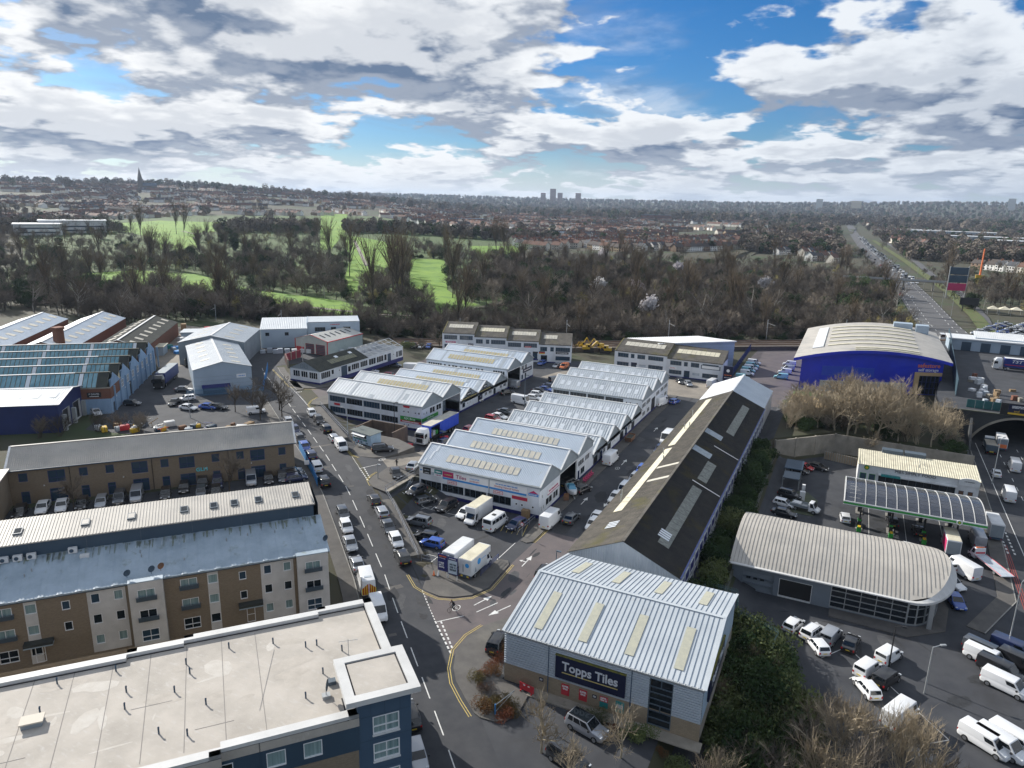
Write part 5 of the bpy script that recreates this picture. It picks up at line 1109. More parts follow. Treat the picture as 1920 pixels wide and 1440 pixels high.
# ================================================================ buff brick offices with a ribbed roof
def offices():
 e = (.675,.738); a = math.atan2(e[1],e[0]); O = (-91.8,98.2); r = thing('office_building','two-storey buff brick offices with ribbed beige roof and blue windows','building',(*O,2.6),a); xl = -45.6; h = 6.4; D = 10.0; zr = 8.9
 FB = (M_FRAMEB,M_GLASSB); wins = []
 xs = [-2.2,-6.6,-9.6,-13.8,-18.6,-22.2,-26.2,-30.8,-34.8,-38.8,-43.6]
 for i,x in enumerate(xs):
  big = i in (1,4,6,9)
  if big: wins += [(x - 1.2,3.5,2.5,2.1,2,[.35],*FB),(x - 1.2,.1,2.5,2.3,2,[.75],*FB)]
  else: wins += [(x - .6,4.1,1.25,1.45,1,1,*FB),(x - .55,.1 if i % 3 else .9,1.2,2.2 if i % 3 else 1.4,1,[.7] if i % 3 else 1,*FB)]
 wall_windows(r,(xl,0,0),0,-xl,h,[(q[0] - xl,*q[1:]) for q in wins],M_BRICK,.14)
 for q in wins: box('window_sill',M_CONC,r,q[0] - .1,q[0] + q[2] + .1,-.06,-.002,q[1] - .12,q[1] - .02)
 near,far,r1,r2 = gable_roof(r,xl,0,0,D,h,zr,M_BEIGE,.30,.05,.35,ridge_m=M_BEIGE)
 box('gutter',M_SLATE,r,xl,.35,-.5,-.36,h - .28,h - .1)
 facade(r,(0,0,0),math.pi / 2,D,h,[],M_BRICK,top=[(0,0),(D / 2,zr - h),(D,0)]); facade(r,(xl,D,0),-math.pi / 2,D,h,[],M_BRICK); facade(r,(0,D,0),math.pi,-xl,h,[],M_BRICK)
 for x in (-11.6,-24.2,-36.8): MB().tube((x,-.1,0),(x,-.1,h - .2),.05,6).obj('drainpipe',M_BLACK,r)
 wtext(r,(xl,0,0),0,45.6 - 16.2,2.9,'GLH',M_LETC,.95,1.9,off=.06,bold=.02)
 for x in (-7.8,-15.6,-28.9,-40.8): box('wall_lamp',M_TRIM,r,x,x + .18,-.18,0,3.0,3.2)
 # wing that turns towards the camera at the left
 facade(r,(xl - .02,.1,0),-math.pi / 2,12,h,[],M_BRICK,name='wing_wall'); box('wing_roof',M_BEIGE,r,xl - 9,xl + .3,-11.8,.2,h,h + .2); box('wing_body',M_BRICK,r,xl - 9,xl - .1,-11.7,.1,0,h)
offices()
# bright blue street fence of the office car park
def blue_fence():
 r = thing('blue_fence','bright blue boarded fence between street and office car park','fence',(0,0,0)); pts = [(-100.6,109.2),(-96.0,105.3),(-91.4,101.5),(-86.6,97.6),(-83.6,94.9)]
 for a_,b_ in zip(pts[:-1],pts[1:]):
  L_ = math.hypot(b_[0] - a_[0],b_[1] - a_[1]); an = math.atan2(b_[1] - a_[1],b_[0] - a_[0]); n = int(L_ / .9)
  for k in range(n): MB().box(0,L_ / n - .03,-.04 + .02 * (k % 2),.04,0,1.9).obj('fence_panel',M_BLUEFENCE,r,(a_[0] + (b_[0] - a_[0]) * k / n,a_[1] + (b_[1] - a_[1]) * k / n,2.6),an)
 sign(r,(-90.2,100.4,2.6),R(-140),0,1.4,.9,.9,M_LETW,'P',M_SIGNB,.6)
blue_fence()

# ================================================================ the works on the left
def blue_shed():
 a = math.atan2(6.6,8.6); r = thing('blue_shed','navy blue shed with pale grey roof and open doors at left edge','building',(-152.6,92.4,2.7),a); W,D,h,zr = 34,17.0,6.4,8.0; M_SB = mat('navy_cladding',(.014,.028,.13),.5,noise=4,col2=(.010,.021,.10))
 mb = MB()
 for i in range(60): x = -W + W * i / 60; mb.face((x,0,0),(x + W / 120,0,0),(x + W / 120,0,h),(x,0,h)); mb.face((x + W / 120,-.05,0),(x + W / 60,-.05,0),(x + W / 60,-.05,h),(x + W / 120,-.05,h))
 mb.obj('wall',M_SB,r); facade(r,(-W,.06,0),0,W,h,[],M_SB)
 wall_windows(r,(0,0,0),math.pi / 2,D,h,[(2.0,.05,4.0,4.4,1,1,M_TRIM,M_BLACK),(8.0,.05,4.4,4.4,1,1,M_TRIM,M_BLACK)],M_SB,.5,top=[(0,0),(D / 2,zr - h),(D,0)])
 for y in (1.6,7.2,13.2): box('door_pier',mat('grey_render',(.36,.38,.38),.8),r,0,.8,y - .4,y + .4,0,3.6)
 near,far,r1,r2 = gable_roof(r,-W,0,0,D,h,zr,M_STEEL2,.5,.05,.25)
 for u in (.93,.83,.73,.63): panel_on(r1,*near,u - .018,u + .018,.42,.72,M_LIGHTPANE,off=.06)
blue_shed()
def factory():
 n = (-.64,.768); e = (.768,.64); a = math.atan2(e[1],e[0]); r = thing('saw_tooth_factory','old factory with glazed saw-tooth roof, red brick band and painted wall','building',(-156,107.1,2.7),a); W,nb,bd,h,pk = 52,5,9.4,6.2,9.4
 M_PB = mat('pale_blue_paint',(.27,.40,.56),.8,noise=2,col2=(.22,.33,.47),stretch=(1,1,.4)); M_TG = mat('teal_rooflight',(.10,.24,.30),.25,noise=1.2,col2=(.20,.36,.42),stretch=(1,.3,.3)); M_OLD = mat('weathered_slate',(.11,.12,.10),.9,noise=1.5,col2=(.17,.16,.12))
 facade(r,(-W,0,0),0,W,3.7,[],M_PB); wall_windows(r,(-W,0,3.7),0,W,h - 3.7,[(W - 10.5,.5,3.2,1.5,5,2,M_FRAMEW,M_GLASSB)],M_BRICKR)
 sign(r,(-W,0,3.7),0,W - 5.0,.45,3.0,1.2,M_SIGNK,'P DAVID',M_LETW,.6,2.2,.75); board(r,(-W,0,3.7),0,W - 4.5,.6,2.0,.14,M_LETW,'sign_line',.075); box('parapet',M_CONC,r,-W,.1,-.1,.3,h,h + .25)
 D = nb * bd; ops = []
 for k in range(8): ops += [(4.0 + k * 5.2,3.9,2.6,1.9,4,2,M_FRAMEW,M_GLASSB)]
 ops += [(1.4,.05,1.3,2.3,1,1,M_FRAMEG,M_SLATE),(17.0,.05,2.4,3.6,1,1,M_FRAMEG,M_BLACK)]
 wall_windows(r,(0,0,0),math.pi / 2,D,h,ops,M_PB); box('brick_band',M_BRICKR,r,0,.06,0,9.2,3.7,6.3)
 for k in range(10): box('buttress',M_PB,r,0,.35,3.0 + k * 5.2 - .2,3.0 + k * 5.2 + .2,0,h); box('wall_vent',M_TRIM,r,0,.03,4.2 + k * 4.2,5.0 + k * 4.2,3.0,3.3)
 for i in range(nb):
  y0 = i * bd; yp = y0 + 3.4
  q = ((-W,y0,h + .1),(-.6,y0,h + .1),(-.6,yp,pk),(-W,yp,pk)); g = MB().face(*q).obj('north_light',M_OLD,r); k = 0
  u = .02
  while u < .95:
   panel_on(g,*q,u,u + .016,.06,.94,M_TG if (k * 7 + i * 3) % 11 else M_LIGHTPANE,'roof_pane',off=.04); u += .0195; k += 1
  panel_on(g,*q,.955,.998,.02,.98,M_BLACKROOF,'felt_strip',off=.05); box('ridge_flashing',M_TRIM,r,-W,-8,yp - .25,yp + .15,pk + .0,pk + .12); box('ridge_flashing',M_OLD,r,-8,-.4,yp - .25,yp + .15,pk,pk + .12)
  sheet(r,(-.6,y0 + bd,h + .1),(-W,y0 + bd,h + .1),(-W,yp,pk),(-.6,yp,pk),.5,.04,M_OLD,'rear_slope')
  mb = MB(); mb.face((.02,y0,h),(.02,y0 + bd,h),(.02,yp,pk + .05)); mb.obj('gable_end',M_PB,r); box('gable_back',M_PB,r,-.6,.0,y0 + 2,y0 + 5,h,h + 1.6)
factory()
def gable_shed(label,x,y,a,W,D,h,zr,wallm,roofm,name='gabled_shed',extra=None,z=2.7,pitch=.6):
 r = thing(name,label,'building',(x,y,z),a); xm = W / 2
 facade(r,(0,0,0),0,W,h,[],wallm,top=[(0,0),(xm,zr - h),(W,0)]); facade(r,(W,0,0),math.pi / 2,D,h,[],wallm); facade(r,(W,D,0),math.pi,W,h,[],wallm); facade(r,(0,D,0),-math.pi / 2,D,h,[],wallm)
 for s in (-1,1):
  x0 = xm + s * (xm + .2); q = ((x0,-.2,h),(x0,D,h),(xm,D,zr),(xm,-.2,zr)) if s > 0 else ((x0,D,h),(x0,-.2,h),(xm,-.2,zr),(xm,D,zr)); sh = sheet(r,*q,pitch,.04,roofm)
  for k in range(int(D / 6)):
   u = (k + .5) * 6 / D; panel_on(sh,*q,u - .02,u + .02,.35,.65,M_GRP,'rooflight',off=.05)
  strip(r,(x0,-.2,h + .06),(xm,-.2,zr + .06),.3,(s * .2,0,1),M_TRIM,'verge_trim')
 box('ridge_cap',M_TRIM,r,xm - .3,xm + .3,-.2,D,zr - .02,zr + .1)
 for k in range(1,int(h / 1.1)): box('cladding_joint',M_GREYCLAD,r,.02,W - .02,-.03,-.005,k * 1.1,k * 1.1 + .04)
 if extra: extra(r)
 return r
def ex1(r):
 sign(r,(0,0,0),0,10.6,3.6,2.4,1.0,M_LETW,'~1',M_SIGNB,.4,1.8); box('lean_to',M_SLATE,r,2.0,8.6,-2.0,0,0,1.9); sheet(r,(1.8,-2.2,1.9),(8.8,-2.2,1.9),(8.8,0,2.3),(1.8,0,2.3),.5,.04,M_NAVY)
gable_shed('blue-grey gabled shed with white ridge and navy lean-to beside the works yard',-153.2,128.6,math.atan2(.786,.614),14.5,35,6.5,8.3,M_BLUEGREY,M_STEEL2,extra=ex1)
gable_shed('larger grey gabled warehouse wing behind the blue-grey shed',-184.6,150.5,math.atan2(.55,.84),19.4,24,7.0,9.2,M_GREYCLAD,M_STEEL2,'warehouse')
def warehouse2():
 a = math.atan2(8.3,9.7); r = thing('warehouse','blue-grey warehouse with ribbed roof and upstairs windows near the railway','building',(-182.2,182.0,2.7),a); W,D,h = 15.5,14,6.6
 wall_windows(r,(0,0,0),0,W,h,[(1.6,4.2,1.3,1.2,1,1,M_FRAMEG,M_GLASS),(8.0,4.2,1.3,1.2,1,1,M_FRAMEG,M_GLASS)],M_BLUEGREY); facade(r,(W,0,0),math.pi / 2,D,h,[],M_BLUEGREY)
 sheet(r,(-.2,-.2,h),(W + .2,-.2,h),(W + .2,D,h + 1.8),(-.2,D,h + 1.8),.6,.04,M_STEEL2); box('parapet',M_BLUEGREY,r,W,W + .3,-.2,D,h - .3,h + 2.0)
 wall_windows(r,(W + .1,1.0,0),0,18,8.6,[(2.5,5.2,3.6,1.5,4,1,M_FRAMEG,M_GLASS),(8.0,5.2,1.8,1.5,2,1,M_FRAMEG,M_GLASS),(12.2,5.2,2.6,1.5,3,1,M_FRAMEG,M_GLASS)],M_BLUEGREY); box('flat_roof',M_STEEL2,r,W + .1,W + 18.1,1.0,D,8.3,8.5); facade(r,(W + 18.1,1,0),math.pi / 2,D,8.6,[],M_BLUEFENCE)
 wtext(r,(W + .1,1.0,0),0,9.5,7.6,'~1',M_SIGNR,.45,3.4)
warehouse2()
def back_sheds():
 a = math.atan2(-.8,-.6) + math.pi
 for k,(x,y,W,lab,wm,rm,D) in enumerate(((-222,124,15,'long pale-roofed shed with brick gable behind the saw-tooth factory',M_BRICKR,M_STEEL,60),(-238,111,16,'pale-roofed shed at the left edge behind the saw-tooth factory',M_BRICKR,M_STEEL,60),(-206,137,15,'dark-roofed shed with long rooflight beside the brick chimney',M_BRICKR,M_BLACKROOF,48),(-254,98,16,'far left pale shed roof at the edge of the works',M_BRICKR,M_STEEL,50))):
  gable_shed(lab,x,y,R(39),W,D,5.0,7.6,wm,rm,'gabled_shed',pitch=.8)
 r = thing('brick_chimney','square red brick chimney standing among the shed roofs','chimney',(-216,134,2.7)); box('shaft',M_BRICKR,r,-1.1,1.1,-1.1,1.1,0,10.6); box('cap',M_BRICKR,r,-1.35,1.35,-1.35,1.35,10.6,11.3)
 for k,(x,y,W,D,h,m) in enumerate(((-196,164,11,8,3.0,M_BEIGE),(-206,152,8,6,2.8,M_GRPC),(-214,176,9,7,3.2,M_STEEL2))):
  r = thing('site_hut',('flat pale roofed hut in the storage yard','small cream roofed hut beside the dark shed','grey flat roofed hut at the back of the storage yard')[k],'hut',(x,y,2.7),R(39)); box('wall',M_BLUEGREY,r,0,W,0,D,0,h); box('roof',m,r,-.3,W + .3,-.3,D + .3,h,h + .2); window(r,(0,0,0),0,1.5,1,1.2,1,1,1,proud=.02)
back_sheds()
# ================================================================ van dealer's showroom with the bull-nosed vaulted roof
def dealer():
 r = thing('showroom','grey showroom with beige seamed vaulted roof rounded at one end','building',(-11.5,105,-3)); Ls,D,h,rise = 24.0,19.0,4.2,2.5; M_DG = mat('dealer_grey',(.17,.20,.235),.55,noise=4,col2=(.145,.17,.20))
 def arch(y): return h + rise * (1 - ((y - D / 2) / (D / 2)) ** 2)
 ops = [(1.6,.05,4.6,3.0,1,3,M_DG,mat('panel_door',(.20,.235,.27),.5)),(6.9,.05,4.6,3.0,1,1,M_TRIM,M_BLACK)]
 wall_windows(r,(0,0,0),0,14.0,h,ops,M_DG,.5)
 for k in range(3): box('door_pane',M_GLASS,r,2.2 + k * 1.0,2.8 + k * 1.0,-.02,.02,1.9,2.25)
 g = window(r,(14.0,0,0),0,0,.3,10.0,3.6,5,4,M_GALV,M_GLASS,.12,.2,'showroom_glazing'); box('glazing_sill',M_DG,r,14,24,0,.3,0,.3); box('white_column',M_TRIM,r,16.0,17.0,.8,1.4,0,4.0); box('white_panel',M_TRIM,r,18.2,20.0,.9,1.0,.6,2.6)
 facade(r,(0,D,0),-math.pi / 2,D,h,[],M_DG); facade(r,(Ls,D,0),math.pi,Ls,h,[],M_DG)
 # rounded end: half ellipse, glazed
 ce = [(Ls + 4.6 * math.sin(math.pi * i / 12),D / 2 - (D / 2) * math.cos(math.pi * i / 12)) for i in range(13)]
 for i in range(12):
  (x0,y0),(x1,y1) = ce[i],ce[i + 1]; an = math.atan2(y1 - y0,x1 - x0); w = math.hypot(x1 - x0,y1 - y0); window(r,(x0,y0,.3),an,0,0,round(w,2),3.7,1,3,M_GALV,M_GLASS,.1,.15,'showroom_glazing')
  MB().box(0,w,0,.2,0,.3).obj('glazing_sill',M_DG,r,(x0,y0,0),an)
 # roof in seam-wide strips following the vault; the last ones shorten to the rounded end
 def xend(y,e=0.0): t = (y - D / 2) / (D / 2 + e); return Ls + (4.9 + e) * math.sqrt(max(0,1 - t * t))
 n = 16; ys = [-.5 + (D + 1) * i / n for i in range(n + 1)]; mb = MB()
 def rz(y): return h + .12 + rise * (1 - ((y - D / 2) / (D / 2 + .5)) ** 2)
 for i in range(n): mb.face((-.4,ys[i],rz(ys[i])),(xend(ys[i],.5),ys[i],rz(ys[i])),(xend(ys[i + 1],.5),ys[i + 1],rz(ys[i + 1])),(-.4,ys[i + 1],rz(ys[i + 1])))
 roof = mb.obj('roof',M_BEIGE,r,smooth=True)
 k = 0; x = .1
 while x < Ls + 5.0:
  mb = MB(); pts = [y for y in [ys[0] + (ys[-1] - ys[0]) * j / 20 for j in range(21)] if xend(y,.3) > x]
  for y0,y1 in zip(pts[:-1],pts[1:]):
   a_,b_ = rz(y0),rz(y1); mb.mesh_add([(x,y0,a_),(x + .05,y0,a_),(x + .05,y1,b_),(x,y1,b_),(x,y0,a_ + .05),(x + .05,y0,a_ + .05),(x + .05,y1,b_ + .05),(x,y1,b_ + .05)],[(4,5,6,7),(0,3,7,4),(1,5,6,2)])
  if pts: mb.obj('roof_seam',mat('seam_grey',(.21,.20,.19),.7),roof)  # seams in an even grey-brown, darker than the roof sheets
  x += .55
 # pale eaves band round the rounded end and along the front
 mb = MB(); R_ = []
 for i in range(25): t = math.pi * i / 24; R_.append((Ls + 5.4 * math.sin(t),D / 2 - (D / 2 + .5) * math.cos(t),Ls + 6.4 * math.sin(t),D / 2 - (D / 2 + .95) * math.cos(t)))
 for p,q in zip(R_[:-1],R_[1:]):
  za,zb = rz(p[1]) + .02,rz(q[1]) + .02; m_ = h + .1
  mb.face((p[0],p[1],za),(p[2],p[3],min(za,za * .35 + m_ * .65)),(q[2],q[3],min(zb,zb * .35 + m_ * .65)),(q[0],q[1],zb)); mb.face((p[2],p[3],za * .35 + m_ * .65 - .35),(q[2],q[3],zb * .35 + m_ * .65 - .35),(q[2],q[3],zb * .35 + m_ * .65),(p[2],p[3],za * .35 + m_ * .65))
 mb.obj('eaves_band',M_PARAPET,r); box('front_eaves',M_PARAPET,r,-.5,Ls,-1.0,-.5,h - .05,h + .12); box('front_soffit',M_DG,r,-.4,Ls,-.6,0,h - .12,h - .04)
 mb = MB(); n2 = 12
 for i in range(n2): y0,y1 = D * i / n2,D * (i + 1) / n2; mb.face((-.02,y1,h),(-.02,y0,h),(-.02,y0,arch(y0)),(-.02,y1,arch(y1)))
 mb.obj('gable_infill',M_DG,r)
 box('stone_column',M_GALV,r,Ls + 2.6,Ls + 3.2,.4,1.0,0,h); slab('showroom_apron',[(2.6,102.6),(12.5,102.0),(17.5,106),(18.5,113),(17,120),(12,106),(2.6,105)],lvl=-3.0,depth=.3)
dealer()

# ================================================================ filling station
def station():
 r = thing('station_canopy','filling station canopy with dark arched ribbed roof and green fascia','canopy',(3.3,135.3,-3)); L,D,z0,rise = 22.0,13.2,5.0,1.15
 n = 10; M_CP = mat('dark_canopy_panel',(.035,.042,.06),.22,noise=2,col2=(.055,.06,.075),spec=.6)
 f = lambda y: z0 + .55 + rise * (1 - (2 * y / D - 1) ** 2)
 N = 13
 panes = {}
 for j in range(n):
  y0,y1 = D * j / n,D * (j + 1) / n; panes[j] = MB().mesh_add([(.06,y0 + .04,f(y0)),(L / N - .06,y0 + .04,f(y0)),(L / N - .06,y1 - .04,f(y1)),(.06,y1 - .04,f(y1))],[(0,1,2,3)]).mesh('roof_panel',M_CP if j < 8 else mat('clear_panel',(.12,.14,.16),.2,noise=1,col2=(.18,.2,.22)))
 for i in range(N):
  for j in range(n): put('roof_panel',panes[j],r,(i * L / N,0,0))
 mb = MB()
 for j in range(24): y0,y1 = D * j / 24,D * (j + 1) / 24; mb.mesh_add([(-.05,y0,f(y0) - .1),(.05,y0,f(y0) - .1),(.05,y1,f(y1) - .1),(-.05,y1,f(y1) - .1),(-.05,y0,f(y0) + .08),(.05,y0,f(y0) + .08),(.05,y1,f(y1) + .08),(-.05,y1,f(y1) + .08)],[(4,5,6,7),(3,2,1,0),(0,1,5,4),(1,2,6,5),(3,0,4,7)])
 me = mb.mesh('roof_rib',M_PARAPET)
 for i in range(N + 1): put('roof_rib',me,r,(i * L / N,0,0))
 box('ceiling',M_TRIM,r,0,L,.1,D - .1,z0 + .0,z0 + .12)
 for y in (-.12,D - .0):
  box('fascia',M_TRIM,r,-.1,L + .1,y,y + .12,z0 - .1,z0 + .62); box('green_band',M_SIGNG,r,-.12,L + .12,y - .03,y + .15,z0 + .08,z0 + .42)
 for x in (-.1,L): box('end_fascia',M_TRIM,r,x,x + .1,0,D,z0 - .1,z0 + .55)
 m_ = MB(); m_.tube((18.0,-.25,z0 + .28),(18.0,-.16,z0 + .28),.46,16); o = m_.obj('emblem_disc',M_LETW,r); m_ = MB(); m_.tube((18.0,-.28,z0 + .28),(18.0,-.25,z0 + .28),.3,10); o2 = m_.obj('emblem_flower',M_SIGNG,r); m_ = MB(); m_.tube((18.0,-.3,z0 + .28),(18.0,-.28,z0 + .28),.16,8); m_.obj('emblem_centre',M_SIGNY,r)
 for x in (3.0,8.2,13.4,18.4):
  for y in (3.0,10.2): MB().tube((x,y,0),(x,y,z0),.16,8).obj('column',M_SIGNK,r)
 for k,x in enumerate((6.3,11.5,16.7,21.5)):
  for j,y in enumerate((138.0,145.4)):
   p = thing('fuel_pump',('black and green fuel pump on its kerbed island under the canopy front','black and green fuel pump on its kerbed island towards the shop')[j],'fuel pump',(x,y,-3),group='fuel pumps under the canopy')
   MB().prism([(-.6,-1.6),(.6,-1.6),(.6,1.6),(-.6,1.6)],0,.14).obj('island',M_KERB,p); box('body',M_SIGNK,p,-.28,.28,-.5,.5,.14,1.75); box('green_panel',M_SIGNG,p,-.3,.3,-.52,.52,1.25,1.6); box('screen',M_SHRINK,p,-.29,.29,-.3,.3,.95,1.2); MB().tube((.34,-.4,.5),(.34,-.4,1.5),.04,5).obj('hose',M_BLACK,p)
   b = thing('planter_sign','green rounded bin sign at the end of a pump island','bin',(x,y - 2.4,-3),group='green bins by the pumps') if j == 0 else None
   if b: box('body',M_SIGNG,b,-.35,.35,-.35,.35,0,.9); box('top',M_SIGNY,b,-.25,.25,-.38,.38,.9,1.05)
 # shop
 r = thing('station_shop','white food shop behind the filling station canopy with ribbed cream roof','shop',(5.6,161.0,-3)); L,D = 22.0,8.6
 wall_windows(r,(0,0,0),0,L,4.6,[(.5,.8,1.2,1.9,1,1,M_SIGNG,M_SLATE),(2.2,.8,1.2,1.9,1,1,M_SIGNG,M_SLATE),(4.0,.2,14.0,2.5,10,1,M_FRAMEG,M_GLASS),(18.6,.6,.9,1.6,1,1,M_FRAMEG,M_RUST),(20.2,.6,.9,1.6,1,1,M_FRAMEG,M_RUST)],M_TRIM); box('shop_canopy',M_TRIM,r,3.9,18.2,-.7,0,2.85,3.1)
 wtext(r,(0,0,0),0,10.6,4.05,'M&S SIMPLY FOOD',M_SIGNK,.85,7.4); board(r,(0,0,0),0,4.4,2.75,3.6,.35,M_SIGNT,'teal_strip',.75)
 m_ = MB(); m_.tube((1.6,-.1,4.0),(1.6,0,4.0),.5,14); m_.obj('emblem_disc',M_SIGNG,r); m_ = MB(); m_.tube((1.6,-.13,4.0),(1.6,-.1,4.0),.28,10); m_.obj('emblem_flower',M_SIGNY,r)
 mb = MB(); pts = [(18.3,0),(22.0,0)] + [(20.15 + 1.85 * math.cos(math.pi * i / 8),.9 + .7 * math.sin(math.pi * i / 8)) for i in range(9)]; MB().prism(pts,0,.2).obj('arched_gable',M_TRIM,r,(0,-.05,3.4)).rotation_euler = (R(90),0,0); wtext(r,(0,0,0),0,20.2,4.3,'~1',M_SIGNK,.3,1.8,off=.28)
 sheet(r,(-.2,-.2,4.6),(L + .2,-.2,4.6),(L + .2,D + .2,5.2),(-.2,D + .2,5.2),.42,.06,M_GRPC)
 facade(r,(L,0,0),math.pi / 2,D,4.9,[],M_TRIM); facade(r,(0,D,0),-math.pi / 2,D,4.9,[],M_TRIM); facade(r,(L,D,0),math.pi,L,5,[],M_TRIM)
 for k in range(2): box('plant_cage',M_FRAMEG,r,4.5 + k * 4.4,8.5 + k * 4.4,D - .3,D + 1.6,4.6,5.9)
 for x,y in ((11.6,5.2),(12.4,4.2),(11.4,2.8)): MB().tube((x,y,4.8),(x,y,5.6),.09,6).obj('roof_vent',M_GALV,r)
station()
# compound wall behind the station, wall along the long shed's bank
def seg_wall(name,label,pts,z0,z1,m,th=.35,panels=None,cat='wall'):
 r = thing(name,label,cat,(0,0,0))
 for a_,b_ in zip(pts[:-1],pts[1:]):
  L_ = math.hypot(b_[0] - a_[0],b_[1] - a_[1]); an = math.atan2(b_[1] - a_[1],b_[0] - a_[0]); n = max(1,int(L_ / (panels or 1e9)))
  for k in range(n):
   MB().box(0,L_ / n - (.06 if panels else 0),0,th,z0,z1).obj('wall_panel',m,r,(a_[0] + (b_[0] - a_[0]) * k / n,a_[1] + (b_[1] - a_[1]) * k / n,0),an)
   if panels: MB().box(-.18,.18,-.1,th + .1,z0,z1 + .12).obj('pier',M_CONC,r,(a_[0] + (b_[0] - a_[0]) * k / n,a_[1] + (b_[1] - a_[1]) * k / n,0),an)
 return r
seg_wall('retaining_wall','tall stained concrete retaining wall behind the filling station',[(-11.6,167),(.5,179.1),(14,178.2),(28.5,177.3)],-3.2,2.0,M_CONC,panels=5.6)
seg_wall('boundary_wall','long mossy boundary wall along the bank beside the long shed',[(-11.2,96),(-11.4,166.6)],-3.2,-.2,M_CONCD)
r = seg_wall('timber_fence','tan timber fence in front of the retaining wall at the station',[(-1.2,174.4),(5.8,172.6)],-3.1,-1.2,M_WOOD,.08,.5,'fence')
# car wash bay at the station's left
r = thing('car_wash','low open car wash bay with dark flat roofs beside the boundary wall','car wash',(-8.6,150,-3)); box('roof',M_SLATE,r,0,3.6,6.0,12.0,2.6,2.8); box('roof',M_FRAMEG,r,.2,3.4,1.0,5.4,2.2,2.35)
for x in (.2,3.4):
 for y in (1.2,5.2,6.3,11.7): box('post',M_GALV,r,x - .08,x + .08,y - .08,y + .08,0,2.5)
box('wash_gantry',M_TRIM,r,4.2,4.8,-2.4,-1.8,0,2.6); box('wash_gantry',M_TRIM,r,4.0,5.0,-4.4,-3.6,0,1.8)
slab('wash_pad',[(-6,138.5),(-1.6,138.5),(-1.2,147),(-3.2,150.5),(-6,150)],m=mat('green_pad',(.085,.10,.06),.9,noise=2,col2=(.06,.07,.05)),lvl=-3,off=.06)

